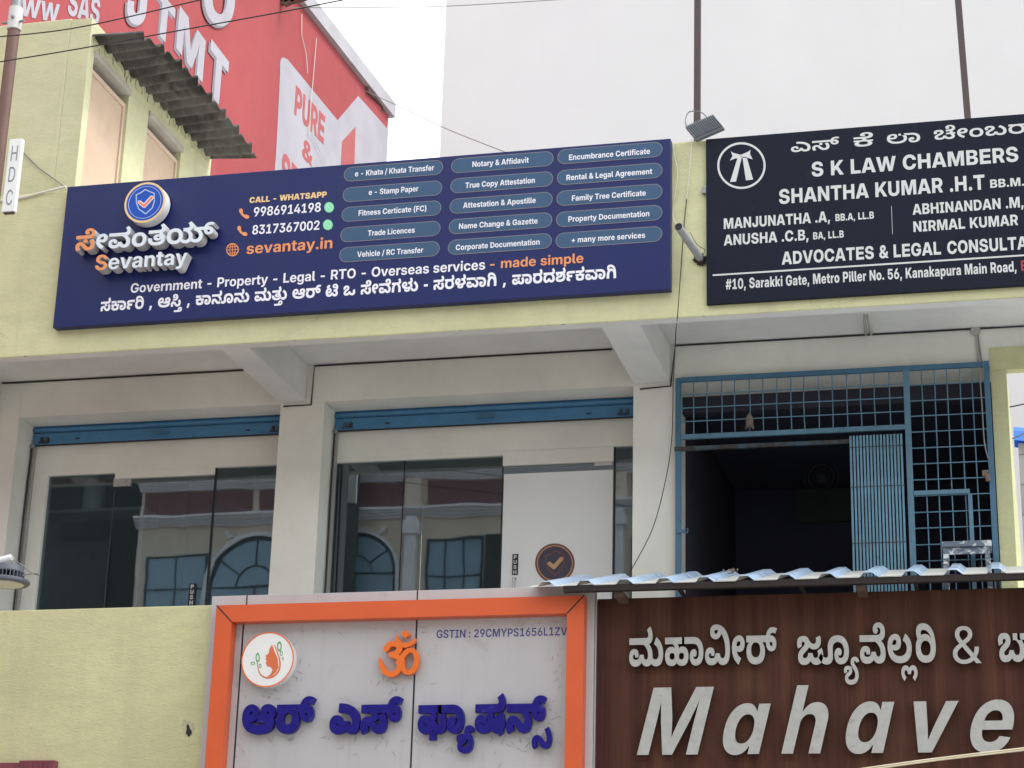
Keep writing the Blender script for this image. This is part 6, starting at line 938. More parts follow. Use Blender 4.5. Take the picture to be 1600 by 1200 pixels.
MB().box(a.x, b.x, yg-.005, yg+.025, b.z, a.z).build('patch_fitting', M['chrome'], d1, bevel=.003)
MB().box(-8.310, -8.297, yg, yg+.04, 5.055, 7.753).build('edge_seal', M['dark'], g1)
a, b = at(297, 912, yg), at(303, 945, yg)
pp = MB().box(a.x-.006, b.x+.006, yg-.006, yg+.009, b.z-.02, a.z).build('push_plate', M['dark'], d1)
def vert_push(cx, ztop, h, y, mat, par):
    mb = MB(); n = 4
    for i, grp in enumerate(RUN['push']):
        gi = grp[0][0]; xs = [p[0] for c in GLY[gi] for p in c]; m0 = (min(xs)+max(xs))/2
        s_ = h/n*.74/727; zb = ztop-h/n*(i+.9)
        mb.ext(gtess(gi), (lambda m0, s_, zb: lambda u, v, d: (cx+(u-m0)*s_, y+d, zb+v*s_))(m0, s_, zb), .002)
    mb.build('lettering', mat, par)
vert_push((a.x+b.x)/2, a.z-.003, a.z-b.z, yg-.0085, M['rag'] if False else M['collar'], pp)
MB().tube([(a.x+.02, yg-.05, b.z-.10), (a.x+.02, yg-.05, b.z-.55)], .012, 10).build('door_handle', M['chrome'], d1, smooth=True)

g2 = thing('glass_shopfront', 'tinted glass shop front in the middle bay whose door wears a white frosted film', 'shop front', (-5.3, yg, 5.05))
MB().box(-6.923, -6.165, yg+.02, yg+.03, 5.055, 7.744).build('glass_panel', M['glass'], g2)
MB().box(-6.155, -5.078, yg+.026, yg+.036, 5.055, 7.744).build('glass_panel', M['glass2'], g2)
MB().box(-6.164, -6.156, yg+.018, yg+.038, 5.055, 7.744).build('edge_seal', M['seam'], g2)
MB().box(-5.077, -5.068, yg, yg+.04, 5.055, 7.744).build('edge_seal', M['dark'], g2)
MB().box(-3.884, -3.870, yg, yg+.04, 5.055, 7.788).build('edge_seal', M['dark'], g2)
MB().box(-3.868, -3.55, yg+.02, yg+.03, 5.055, 7.788).build('glass_panel', M['glass'], g2)
d2 = MB().box(-5.066, -3.886, yg+.01, yg+.02, 5.07, 7.628).build('glass_door', M['glass'], g2)
MB().box(-5.058, -3.892, yg+.006, yg+.0085, 5.075, 7.545).build('frosted_film', M['film'], d2)
a, b = at(929, 714, yg), at(957, 727, yg)
MB().box(a.x, b.x, yg-.008, yg+.025, b.z, a.z).build('patch_fitting', M['chrome'], d2, bevel=.003)
st = shape([circ((867, 880), 31, 31)], yg+.004, .002, M['sticker'], d2, 'round_sticker')
shape([circ((867, 880), 28), circ((867, 880), 26.8, rev=True)], yg+.002, .001, M['sticker_gold'], st, 'ring')
shape([circ((867, 880), 25.5)], yg+.0025, .0012, M['sticker_navy'], st, 'disc')
shield(st, (867, 879), 14, yg+.001, M['sticker'], M['sticker_gold'], M['sticker_gold'])
a, b = at(801, 866, yg), at(809, 898, yg)
pp = MB().box(a.x, b.x, yg-.006, yg+.0055, b.z, a.z).build('push_plate', M['dark'], d2)
vert_push((a.x+b.x)/2, a.z-.004, a.z-b.z-.006, yg-.0085, M['collar'], pp)
a = at(803, 901, yg-.05)
MB().tube([(a.x, yg, a.z-.01), (a.x, yg-.05, a.z-.01), (a.x, yg-.05, a.z-.5), (a.x, yg, a.z-.5)], .013, 10).build('door_handle', M['chrome'], d2, smooth=True)

# things seen inside the left shop
pot = at(147, 778, 2.75)
MB().lathe((pot.x, 2.75, pot.z-.16), [(.10, 0), (.12, .02), (.13, .34), (.12, .36), (.10, .36)], 24).build('canister', M['offwhite'], None, smooth=True, org=(pot.x, 2.75, pot.z-.16))
tag(bpy.data.objects['canister'], 'white cylindrical canister on the shelf behind the left shop glass', 'canister')
a, b = at(90, 790, 2.75), at(235, 795, 2.75)
sh_ = MB(); sh_.box(a.x-.1, b.x, 2.6, 3.0, pot.z-.2, pot.z-.165); sh_.box(a.x-.1, a.x-.05, 2.6, 3.0, 5.05, pot.z-.2); sh_.box(b.x-.05, b.x, 2.6, 3.0, 5.05, pot.z-.2)
tag(sh_.build('shelf_rack', M['room'], None, org=(a.x, 4.2, 5.05)), 'dim grey shelf rack standing inside the left shop', 'shelf')
pn = at(245, 830, 3.6)
tag(MB().box(pn.x-.03, pn.x+.35, 3.6, 3.66, 5.05, 8.0).build('partition', M['grey_metal'], None, org=(pn.x, 3.6, 5.05), bevel=.01), 'grey upright partition panel inside the left shop, left of the PUSH plate', 'partition')
for (px, lab) in ((400, 'ceiling fan hanging inside the left shop behind its right hand pane'),):
    f0 = at(px, 728, 4.4); fz = 8.29
    fn = thing('ceiling_fan', lab, 'fan', (f0.x, 4.4, fz))
    MB().tube([(f0.x, 4.4, 8.298), (f0.x, 4.4, 7.85)], .012, 8).build('rod', M['collar'], fn)
    MB().lathe((f0.x, 4.4, 7.76), [(.05, 0), (.11, .02), (.11, .08), (.05, .1)], 20).build('motor', M['collar'], fn, smooth=True)
    for k in range(3):
        t = R(20+120*k); bl = MB(); dx, dy = math.cos(t), math.sin(t)
        bl.obox((f0.x+dx*.12+dy*.06, 4.4+dy*.12-dx*.06, 7.80), (dx*.5, dy*.5, 0), (-dy*.12, dx*.12, .01), (0, 0, .006)); bl.build('blade', M['collar'], fn)

# ================================================================== RIGHT BAY: SECURITY GRILLE
yq = 1.80
gr = thing('security_grille', 'blue welded steel security grille closing the dark right bay', 'grille', (-1.6, yq, 5.05))
xl, xr, zt = -3.155, -.045, 8.335
fm = MB(); fm.box(xl, xl+.055, yq-.02, yq+.02, 5.05, zt); fm.box(xr-.055, xr, yq-.02, yq+.02, 5.05, zt+.01); fm.box(xl+.056, xr-.056, yq-.02, yq+.02, zt-.045, zt+.005)
fm.build('frame', M['blue_paint'], gr, bevel=.003)
xp0 = at(1413, 640, yq).x; xp1 = xp0+.06
MB().box(xp0, xp1, yq-.025, yq+.018, 5.05, zt-.046).build('post', M['blue_bar'], gr, bevel=.003)
zr = at(1200, 677, yq).z
MB().box(xl+.056, xp0-.001, yq-.024, yq+.016, zr-.028, zr+.022).build('middle_rail', M['blue_bar'], gr, bevel=.003)
zk = at(1150, 697, yq).z
MB().box(xl-.01, -1.30, yq-.03, yq+.01, zk-.03, zk+.012).build('gate_track', M['blue_rust'], gr, bevel=.003)
def grid(x0, x1, z0, z1, nx, nz, r, nm, off=0):
    mb = MB()
    for i in range(1, nx):
        x = x0+(x1-x0)*i/nx+rnd.uniform(-.006, .006); j = rnd.uniform(-.010, .010)
        mb.tube([(x, yq+.004, z0), (x+j, yq+.004, (z0+z1)/2), (x, yq+.004, z1)], r, 6, False)
    for i in range(1, nz):
        z = z0+(z1-z0)*i/nz+rnd.uniform(-.004, .004)
        mb.tube([(x0, yq-.008, z), (x1, yq-.008, z)], r, 6, False)
    mb.build(nm, M['blue_bar'], gr)
grid(xl+.05, xp0, zr+.02, zt-.04, 16, 4, .0065, 'bar_grid')
grid(xp1, xr-.05, 5.05, zt-.04, 6, 20, .0065, 'bar_grid')
zd = at(1470, 769, yq).z; xd = at(1517, 800, yq).x
dm = MB(); dm.box(xp1+.002, xd, yq-.035, yq-.012, zd-.03, zd+.015); dm.box(xd-.02, xd+.02, yq-.036, yq-.011, 5.05, zd-.031)
dm.build('wicket_frame', M['blue_bar'], gr, bevel=.003)
# folded collapsible gate
gx0, gx1 = at(1329, 760, yq).x, at(1414, 760, yq).x
sl_ = MB(); n_ = 16
for i in range(n_):
    x = gx0+(gx1-gx0)*(i+.5)/n_; j = rnd.uniform(-.003, .003)
    sl_.obox((x-.010+j, yq-.055-.006*(i % 2), 5.06), (.020, 0, 0), (0, .012, 0), (-j, 0, zk+.035-5.06))
cg = sl_.build('collapsible_gate', M['gate_bar'], gr)
lt = MB()
for k in range(3):
    zc = at(1370, (762, 850, 700)[k], yq).z
    for i in range(n_-1):
        x = gx0+(gx1-gx0)*(i+.5)/n_; xx = gx0+(gx1-gx0)*(i+1.5)/n_
        lt.bar((x, yq-.035, zc-.09), (xx, yq-.035, zc+.09), .006, .016); lt.bar((x, yq-.03, zc+.09), (xx, yq-.03, zc-.09), .006, .016)
    lt.box(gx0, gx1, yq-.064, yq-.062, zc-.006, zc+.002)
lt.build('lattice', M['blue_rust'], cg)
hb = at(1063, 832, yq)
h = MB(); h.box(hb.x-.03, hb.x+.06, yq-.04, yq-.025, hb.z-.012, hb.z+.02); h.tube([(hb.x+.05, yq-.05, hb.z+.03), (hb.x+.085, yq-.05, hb.z+.02), (hb.x+.08, yq-.05, hb.z-.02), (hb.x+.05, yq-.05, hb.z-.02)], .006, 6)
h.build('hasp', M['blue_paint'], gr)
hg = at(1171, 655, yq-.05)
mb = MB(); mb.lathe((hg.x, yq-.05, hg.z-.085), [(.012, 0), (.034, .02), (.040, .06), (.036, .10), (.016, .135), (.006, .15)], 12)
for k in range(9):
    t = k*.7; mb.tube([(hg.x+.03*math.cos(t), yq-.05+.03*math.sin(t), hg.z-.03), (hg.x+.045*math.cos(t+.3), yq-.05+.045*math.sin(t+.3), hg.z-.10)], .004, 5)
tag(mb.build('hanging_charm', M['rag'], None, org=hg), 'small tan bundle hanging from the upper bars of the blue grille', 'charm')
hp = at(1540, 700, yq-.02)
p0 = at(1530, 575, yq-.03)
cable('hanging_rope', [p0, at(1534, 630, yq-.03), at(1538, 690, yq-.04), at(1544, 716, yq-.04)], .007, M['grey_cable'], 'loose grey rope hanging down inside the right edge of the blue grille', 'rope')
q = at(1541, 735, yq-.05)
mb = MB(); mb.box(q.x-.04, q.x+.02, yq-.07, yq-.03, q.z-.06, q.z-.0); mb.box(q.x-.01, q.x+.035, yq-.075, yq-.035, q.z-.11, q.z-.04)
tag(mb.build('wall_switch', M['rag'], None, org=q, bevel=.005), 'small brown switch box on the right side of the blue grille', 'switch')
# dim things inside the right bay
fa = at(1285, 750, 5.5)
fn = thing('fan', 'dim fan hanging in the dark room behind the blue grille', 'fan', fa)
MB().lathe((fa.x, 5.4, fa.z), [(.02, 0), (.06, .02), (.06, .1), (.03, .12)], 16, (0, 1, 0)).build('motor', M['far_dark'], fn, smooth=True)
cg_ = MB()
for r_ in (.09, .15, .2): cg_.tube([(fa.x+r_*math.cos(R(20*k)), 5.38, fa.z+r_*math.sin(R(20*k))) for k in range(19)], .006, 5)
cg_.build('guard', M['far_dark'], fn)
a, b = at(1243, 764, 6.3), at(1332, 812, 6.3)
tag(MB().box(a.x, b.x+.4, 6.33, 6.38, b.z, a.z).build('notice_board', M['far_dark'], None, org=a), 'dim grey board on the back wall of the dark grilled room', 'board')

# ================================================================== BLUE SERVICE SIGN
y1 = -.10
S1 = thing('shop_sign', 'long navy blue sign board listing government services on the left of the roof parapet', 'sign', (-6, y1, 8.56))
sx0, sx1, sz0, sz1 = -9.172, -2.896, 8.565, 10.112
MB().box(sx0, sx1, y1+.002, -.004, sz0, sz1).build('panel', M['navy'], S1, bevel=.004)
yt = y1-.001
write('call', (389.5, 317.8), (510.3, 307.6), yt, 9, .002, M['pale_orange'], S1)
write('ph1', (396, 338.9), (500.9, 330), yt, 14.3, .002, M['white'], S1)
write('ph2', (393.7, 367), (498.8, 358.2), yt, 14.3, .002, M['white'], S1)
write('web', (384.8, 397.2), (518.9, 387.4), yt, 17, .002, M['orange'], S1)
write('gov', (203.7, 457.3), (757.8, 421.3), yt, 15, .002, M['white'], S1)
write('simple', (765.5, 418.8), (911.3, 411.6), yt, 15, .002, M['orange'], S1)
write('kline', (156.7, 486.3), (962.5, 434.6), yt, 15.2, .002, M['white'], S1, capu=560)
for c in ((381.5, 333.6), (378.7, 360.7)):
    x, y = c
    pts = smooth_pts([(x-5, y-5), (x-4.2, y-1), (x-.5, y+3.5), (x+5, y+5.2)], 4)
    ws = [3.6+ (2.2 if i < 3 or i > len(pts)-4 else 0) for i in range(len(pts))]
    shape(stroke(pts, ws), yt, .002, M['orange'], S1, 'phone_icon')
for c in ((514.2, 323.9), (512.2, 351.3)):
    o = shape([circ(c, 7.6, 8.2)], yt, .0015, M['mint'], S1, 'message_icon')
    shape([circ(c, 5.2, 5.6), circ(c, 4.3, 4.6, rev=True)], yt-.0015, .0012, M['mint_dark'], o, 'ring')
    shape(stroke([(c[0]-1.8, c[1]-2.2), (c[0]-1.2, c[1]), (c[0]+1.9, c[1]+2)], 1.5), yt-.0015, .0012, M['mint_dark'], o, 'handset')
gc = (363.2, 390.2)
cs = [circ(gc, 9.8, 10.3), circ(gc, 8.2, 8.7, rev=True)]
shape(cs, yt, .002, M['orange'], S1, 'globe_icon')
ell = [(gc[0]+4.2*math.cos(R(15*k)), gc[1]+9.4*math.sin(R(15*k))) for k in range(25)]
lines = stroke(ell, 1.0)+stroke([(gc[0]-.3, gc[1]-9.4), (gc[0]+.3, gc[1]+9.4)], 1.0)+stroke([(gc[0]-9.2, gc[1]+.6), (gc[0]+9.2, gc[1]-.6)], 1.0)
lines += stroke([(gc[0]-7.8, gc[1]-4), (gc[0]+7.5, gc[1]-5.2)], 1.0)+stroke([(gc[0]-7.5, gc[1]+5.4), (gc[0]+7.8, gc[1]+4.2)], 1.0)
shape(lines, yt-.0008, .002, M['orange'], S1, 'globe_icon')
# fifteen service pills
colx = []
for L, Rr in (((533.7, 336.5), (689.6, 323)), ((702.5, 324), (863.5, 311.5)), ((869.6, 310.5), (1035, 299))):
    colx.append((at(*L, y1).x, at(*Rr, y1).x))
rows = [[(615, 267), (614, 299), (612, 330), (610, 362), (608, 393.5)], [(785, 253.5), (784, 285), (782.5, 317), (781.5, 349), (781, 381.5)], [(952, 239.3), (952, 271.8), (952, 304.5), (952, 337.5), (951, 370.7)]]
txt = [[((554.5,275.6),(678,266.2)), ((576,304.6),(653.5,298.8)), ((560,337.3),(666,329.4)), ((574.5,368.5),(648,363.5)), ((558,401.5),(661,395))],
       [((738,260.5),(826,254.5)), ((727,293.7),(835.5,286)), ((723.5,325),(837,317)), ((717,357.5),(840,349.5)), ((712,390.5),(843,382.5))],
       [((889,249.5),(1015.5,241)), ((885,281),(1019,272.5)), ((893.5,313.4),(1009,306)), ((888,346.2),(1014.5,338.2)), ((893,378.5),(1008,372.3))]]
for c in range(3):
    x0, x1 = colx[c]
    for r_ in range(5):
        zc = at(*rows[c][r_], y1).z; hh = .079
        def pill(h, x0, x1):
            k = 14; p = []
            for i in range(k+1):
                t = math.pi/2-math.pi*i/k; p.append((x1-h+h*math.cos(t), zc+h*math.sin(t)))
            for i in range(k+1):
                t = -math.pi/2-math.pi*i/k; p.append((x0+h+h*math.cos(t), zc+h*math.sin(t)))
            return p[::-1]
        pl = wshape([pill(hh-.006, x0+.006, x1-.006)], yt-.0005, .002, M['pill'], S1, 'service_pill')
        wshape([pill(hh, x0, x1), pill(hh-.007, x0+.007, x1-.007)[::-1]], yt-.0005, .002, M['pill_rim'], pl, 'outline')
        L, Rr = txt[c][r_]
        write('p%d' % (c*5+r_), L, Rr, yt-.003, 8.6, .002, M['white'], pl)
# raised letters and round emblem
dpt = .125; yf = y1-dpt-.02
def raised(key, L, Rr, cap, capu, first):
    for i, o in enumerate(write(key, L, Rr, yf, cap, dpt, M['ice_white'], S1, capu=capu, name='raised_letter', letters=True)):
        two_tone(o, M['orange'] if i == 0 else M['ice_white'], M['letter_side'])
        if i == 0: o['label'] = first
raised('ksev', (117, 392.8), (333.3, 375.5), 23.5, 560, 'orange faced raised letter')
raised('lsev', (148, 422.2), (291.5, 412.6), 23.5, 727, 'orange faced raised letter')
ec = at(226.3, 316.3, yf)
er = (at(258, 316, yf).x-at(194.5, 316, yf).x)/2
em = wshape([wcirc(ec.x, ec.z, er)], yf, dpt, M['offwhite'], S1, 'round_emblem')
wshape([wcirc(ec.x, ec.z, er*.995), wcirc(ec.x, ec.z, er*.90, rev=True)], yf-.002, .002, M['pale_orange'], em, 'rim')
wshape([wcirc(ec.x, ec.z, er*.895)], yf-.002, .002, M['blue_disc'], em, 'disc')
wshape([wcirc(ec.x, ec.z, er*.80), wcirc(ec.x, ec.z, er*.775, rev=True)], yf-.004, .002, M['pale_blue'], em, 'ring')
shield(em, (226.8, 314.5), 14, yf-.004, M['pale_blue'], M['white'], M['check_orange'])

# ================================================================== BLACK LAW SIGN
y2 = -.05
S2 = thing('law_sign', 'black sign board with white lettering of advocates at the right of the roof parapet', 'sign', (0, y2, 8.39))
lx0 = at(1103.5, 340, y2).x; lz0 = at(1104, 475.5, y2).z; lz1 = at(1103, 217.5, y2).z
MB().box(lx0, 2.35, y2, -.004, lz0, lz1).build('panel', M['black'], S2, bevel=.003)
a = at(1100, 298, -.03); MB().box(a.x-.02, lx0-.001, -.045, -.004, a.z-.03, a.z+.03).build('bracket', M['grey_metal'], S2, bevel=.003)
yt = y2-.001; SP = M['silver_print']
c = (1158.5, 258.7)
shape([circ(c, 37.8, 36.5, 56), circ(c, 34.6, 33.2, 56, rev=True)], yt, .0015, SP, S2, 'round_emblem')
q = lambda X, Y: (800+X/4, Y/4)
shape([[q(*p) for p in c_][::-1] for c_ in ([(1410,985),(1436,983),(1400,1135),(1363,1137)], [(1440,982),(1466,980),(1507,1122),(1462,1127)], [(1368,945),(1382,955),(1431,968),(1428,988),(1395,990),(1362,1003),(1378,975)], [(1490,935),(1478,947),(1431,967),(1436,988),(1470,985),(1505,996),(1488,965)])], yt, .0015, SP, S2, 'neck_band_mark')
k = dict(capu=560)
write('l1', (1236, 238.5), (1312, 231.5), yt, 15, .0015, SP, S2, **k)
write('l2', (1334, 229.5), (1364.5, 227.5), yt, 15, .0015, SP, S2, **k)
write('l3', (1386, 225), (1438, 221.5), yt, 15, .0015, SP, S2, **k)
write('l4', (1459.5, 219), (1573, 209.5), yt, 15, .0015, SP, S2, ref='l4a', **k)
write('skl', (1268.5, 276.3), (1591.5, 252), yt, 23, .0015, SP, S2)
write('shk', (1217.5, 320), (1539, 294.6), yt, 23, .0015, SP, S2)
write('bbm', (1547.5, 293.7), (1606, 289.5), yt, 13, .0015, SP, S2)
write('man', (1131, 358), (1297, 346.3), yt, 16.6, .0015, SP, S2)
write('mand', (1305.6, 345.6), (1365.6, 341.3), yt, 11, .0015, SP, S2)
write('anu', (1131, 384), (1263.4, 374.6), yt, 16.6, .0015, SP, S2)
write('anud', (1270.7, 374), (1318.5, 371), yt, 11, .0015, SP, S2)
write('abh', (1426, 335.8), (1599.5, 323.5), yt, 16.6, .0015, SP, S2)
write('nir', (1427.5, 362.6), (1591, 351.5), yt, 16.6, .0015, SP, S2)
write('adv', (1221.5, 413.5), (1470.5, 397.5), yt, 20, .0015, SP, S2)
write('con', (1480.5, 397), (1606, 389), yt, 20, .0015, SP, S2, ref='conA')
write('adr', (1134, 452.6), (1588.5, 424), yt, 16.3, .0015, SP, S2)
write('cB', (1596, 423), (1604, 422.5), yt, 16, .0015, M['red_print'], S2)
a, b = at(1392.6, 321.7, yt), at(1394.8, 366, yt)
MB().box(a.x, b.x, yt, yt+.0015, b.z, a.z).build('divider_line', SP, S2)
a, b = at(1113.6, 430.8, yt), at(1600, 398, yt); zz = (a.z+b.z)/2
MB().box(a.x, 2.25, yt, yt+.0015, zz-.008, zz+.008).build('divider_line', SP, S2)

# ================================================================== ORANGE FRAMED SIGN
yr = -.12
S3 = thing('framed_sign', 'grey panel sign with wide orange frame and raised blue letters below the middle bay', 'sign', (-5.5, yr, 3.6))
rx0, rx1, rz1 = at(331, 940, yr).x, at(929, 925, yr).x, at(600, 924, yr).z
MB().box(rx0, rx1, yr, -.004, 3.3, rz1).build('backing_panel', M['acp'], S3, bevel=.003)
yo = yr-.13
fx0, fx1 = at(338.5, 945, yo).x, at(913, 935, yo).x
fz1 = at(620, 938.2, yo).z; fzi = at(620, 965, yo).z
ix0, ix1 = at(362, 969, yo).x, at(886, 960, yo).x
fr = MB()
def pr(poly): fr.ext(tess([poly]), lambda u, v, d: (u, yo+d, v), yr-yo-.001, False)
g_ = .004
pr([(fx0+g_, fz1), (fx1-g_, fz1), (ix1-g_, fzi), (ix0+g_, fzi)][::-1])
pr([(fx0, fz1-g_), (ix0, fzi-g_), (ix0, 3.3), (fx0, 3.3)][::-1])
pr([(fx1, fz1-g_), (ix1, fzi-g_), (ix1, 3.3), (fx1, 3.3)])
fr.build('frame', M['orange_acp'], S3)
for xa, xb in ((fx0, ix0), (fx1, ix1)):
    w_ = .009; MB().ext(tess([[(xa-w_, fz1), (xa+w_, fz1), (xb+w_, fzi), (xb-w_, fzi)]]), lambda u, v, d: (u, yo-.0015+d, v), 0).build('mitre_joint', M['seam'], S3)
for px, py in ((380, 985), (651, 980)):
    x = at(px, py, yr).x; MB().box(x-.008, x+.008, yr-.002, yr-.0005, 3.3, fzi+.02).build('panel_joint', M['seam'], S3)
for px in (386, 652):
    x = at(px, 935, yr).x; MB().box(x-.006, x+.006, yr-.002, yr-.0005, fz1+.002, rz1-.002).build('panel_joint', M['seam'], S3)
write('gst', (682, 997.6), (886, 992), yr-.002, 12.6, .0015, M['gst'], S3)
yf = yr-.075
for key, L, Rr in (('r1', (377.3, 1146), (489, 1143)), ('r2', (514.5, 1146), (626, 1143)), ('r3', (652.5, 1145.5), (861, 1142))):
    write(key, L, Rr, yf, 44, .05, M['royal'], S3, capu=590, name='raised_letter', letters=True, fat=14)
om1 = smooth_pts([(603, 1014), (609, 1006.5), (619, 1006.5), (624, 1013), (620, 1020), (611, 1023)], 5)
om2 = smooth_pts([(613, 1023), (622, 1027), (626, 1036), (622, 1047), (612, 1053.5), (602, 1050), (595.5, 1039), (592.5, 1028)], 5)
om3 = smooth_pts([(622, 1036), (629, 1025), (637, 1017), (646, 1017), (650.5, 1027), (649, 1040), (643, 1049), (634, 1050), (629, 1043), (628, 1030)], 5)
om4 = smooth_pts([(619, 994), (623, 1003), (630, 1008), (638, 1007), (645, 1003), (648, 998)], 4)
cs = stroke(om1, 8.5)+stroke(om2, [8.5]*(len(om2)-8)+[8, 7.5, 7, 6, 5, 4, 3, 2])+stroke(om3, 7.5)+stroke(om4, [3, 4, 5, 6, 7, 7, 7.5, 7.5, 7.5, 7.5, 7.5, 7, 7, 6.5, 6, 5.5, 5, 4.5, 4, 3.5, 3][:len(om4)])
cs += [[(625.5, 990.5), (633.5, 984), (641, 991), (633, 997.5)][::-1]]
shape(cs, yf, .05, M['om_orange'], S3, 'sacred_symbol')
# round emblem with a woman's profile and leaves
ydk = yr-.085
dc = at(418, 1030.5, ydk); dr = (at(459, 1030, ydk).x-at(377, 1030, ydk).x)/2
em = wshape([wcirc(dc.x, dc.z, dr)], ydk, .083, M['offwhite'], S3, 'round_emblem')
wshape([wcirc(dc.x, dc.z, dr*.998), wcirc(dc.x, dc.z, dr*.955, rev=True)], ydk-.002, .002, M['om_orange'], em, 'rim')
q = lambda X, Y: (320+X/4, 900+Y/4)
Q = lambda pts: [q(*p) for p in pts]
face = [(420,428),(404,456),(400,482),(377,500),(385,508),(379,519),(386,528),(381,545),(389,562),(412,570),(424,586),(412,612),(386,632),(420,624),(446,600),(460,570),(456,520),(436,470)]
shape([Q(face)[::-1]], ydk-.002, .002, M['coral'], em, 'face_mark')
sw = smooth_pts(Q([(434,432),(458,490),(470,545),(462,590),(436,622),(395,637),(355,622),(336,590),(328,540)]), 5)
shape(stroke(sw, [1.2+1.4*math.sin(math.pi*min(1, i/(len(sw)-1)*1.1)) for i in range(len(sw))]), ydk-.002, .002, M['coral'], em, 'face_mark')
lf = []
for (cx, cy, rx_, ry_) in ((330,510,13,30),(300,546,14,11),(466,440,15,31),(478,483,9,16),(487,516,7,10),(346,562,8,15)):
    c_ = q(cx, cy); lf += [circ(c_, rx_/4, ry_/4, 20), circ(c_, rx_/4*.55, ry_/4*.62, 20, rev=True)]
shape(lf, ydk-.002, .002, M['leaf'] if 'leaf' in M else M.setdefault('leaf', paint('green_print', (.13, .36, .12), .5, .1)), em, 'leaf_mark')

mb = MB()
def hair(px, py, n, sx, sy):
    for _ in range(max(4, int(n*.62))):
        a = at(px+rnd.gauss(0, sx), py+rnd.gauss(0, sy), yr-.004); t = rnd.uniform(0, 6.28); l = rnd.uniform(.012, .055); p_ = [a]
        for k in range(4):
            t += rnd.uniform(-.9, .9); p_.append(p_[-1]+V(l/3*math.cos(t), -.0006, l/3*math.sin(t)))
        mb.tube(p_, [.0008, .0013, .0013, .0010, .0006], 4, False)
for (px, py, n, sx, sy) in ((420, 1082, 26, 24, 7), (470, 1045, 16, 8, 14), (430, 1155, 26, 40, 9), (560, 1155, 24, 40, 9), (700, 1160, 34, 50, 10), (820, 1160, 34, 30, 12), (860, 1120, 16, 8, 20), (520, 985, 16, 50, 6), (440, 990, 8, 20, 6), (690, 985, 18, 50, 8), (840, 980, 24, 30, 8), (872, 1030, 16, 6, 26), (640, 1070, 12, 20, 8), (373, 1060, 14, 3, 60), (372, 1150, 8, 3, 30), (620, 1062, 10, 20, 5)):
    hair(px, py, n, sx, sy)
cw = mb.build('cobweb', M['cobweb'], None, org=(-5.5, yr, 4.5)); cw['kind'] = 'stuff'; cw['label'] = 'dusty cobweb strands clinging around the raised blue letters'

# ================================================================== BROWN JEWELLERY SIGN
ym = -.10
S4 = thing('jewellery_sign', 'brown wood grain sign board with raised steel letters under the tin canopy', 'sign', (-1.5, ym, 3.2))
bx0 = at(932.5, 1000, ym).x
MB().box(bx0, 2.2, ym, -.004, 3.2, 5.632).build('panel', M['board'], S4, bevel=.003)
MB().box(rx1+.004, bx0-.003, ym+.01, -.004, 3.2, 5.62).build('edge_strip', M['acp'], S4)
yf = ym-.07
ST_ = dict(name='raised_letter', letters=True, side=M['steel_dark'])
write('m1', (983, 1041.5), (1215, 1036), yf, 44, .035, M['steel_letter'], S4, capu=560, **ST_)
write('m2', (1246, 1038.5), (1463, 1034), yf, 44, .035, M['steel_letter'], S4, capu=560, **ST_)
write('amp', (1489.5, 1037), (1534, 1036), yf, 58, .035, M['steel_letter'], S4, **ST_)
write('m3', (1561, 1034), (1602, 1033), yf, 44, .035, M['steel_letter'], S4, capu=560, ref='m3a', **ST_)
write('mah', (995, 1180), (1603, 1174), yf, 107, .035, M['steel_letter'], S4, ref='mah6', shear=.25, **ST_)

# ================================================================== TIN CANOPY
CN = thing('tin_canopy', 'pale blue trapezoid roof sheet on a dark beam, sticking out above the brown sign', 'canopy', (-1.5, -.45, 5.66))
ys0, ys1 = -.46, 1.25; sl0 = .272; z_f = 5.678
cx0, cx1 = at(846, 917, ys0).x, 2.3
pitch = .352; prof = []
x = cx0
first = at(844, 915, ys0).x
hump = [(-.075, 0), (-.04, .043), (.03, .043), (.085, 0)]
k = 0
prof.append((first-.12, 0))
while first+.05+k*pitch < cx1:
    for dx, dz in hump: prof.append((first+.05+k*pitch+dx, dz))
    k += 1
n = len(prof); sh = MB()
vsx = []
for y in (ys0, ys1):
    for (x, dz) in prof: vsx.append((x, y, z_f+(y-ys0)*sl0+dz))
for y in (ys0, ys1):
    for (x, dz) in prof: vsx.append((x, y, z_f+(y-ys0)*sl0+dz-.003))
fs = []
for i in range(n-1):
    fs += [(i, i+1, n+i+1, n+i), (2*n+i, 3*n+i, 3*n+i+1, 2*n+i+1), (i, 2*n+i, 2*n+i+1, i+1), (n+i, n+i+1, 3*n+i+1, 3*n+i)]
sh.add(vsx, fs); so_ = sh.build('roof_sheet', M['tin'], CN); so_.data.materials.append(M['tin_trough'])
for i_, p in enumerate(so_.data.polygons):
    if (i_//4) % 4 == 0 or i_ % 4 == 1: p.material_index = 1
bz = at(1200, 911.5, -.42).z
ba = at(881, 920, -.42)
MB().box(ba.x, 2.2, -.45, -.39, bz-.033, bz+.028).build('edge_beam', M['rust_beam'], CN, bevel=.003)
for px in (966, 1345):
    a = at(px, 925, -.4); MB().box(a.x-.04, a.x+.04, -.385, -.09, bz-.075, bz-.028).build('bracket', M['rust_block'], CN)
for px in (1060, 1250, 1430, 1560):
    a = at(px, 925, -.4); MB().box(a.x-.015, a.x+.015, -.385, -.05, bz-.026, bz+.0).build('bracket', M['rust_beam'], CN)
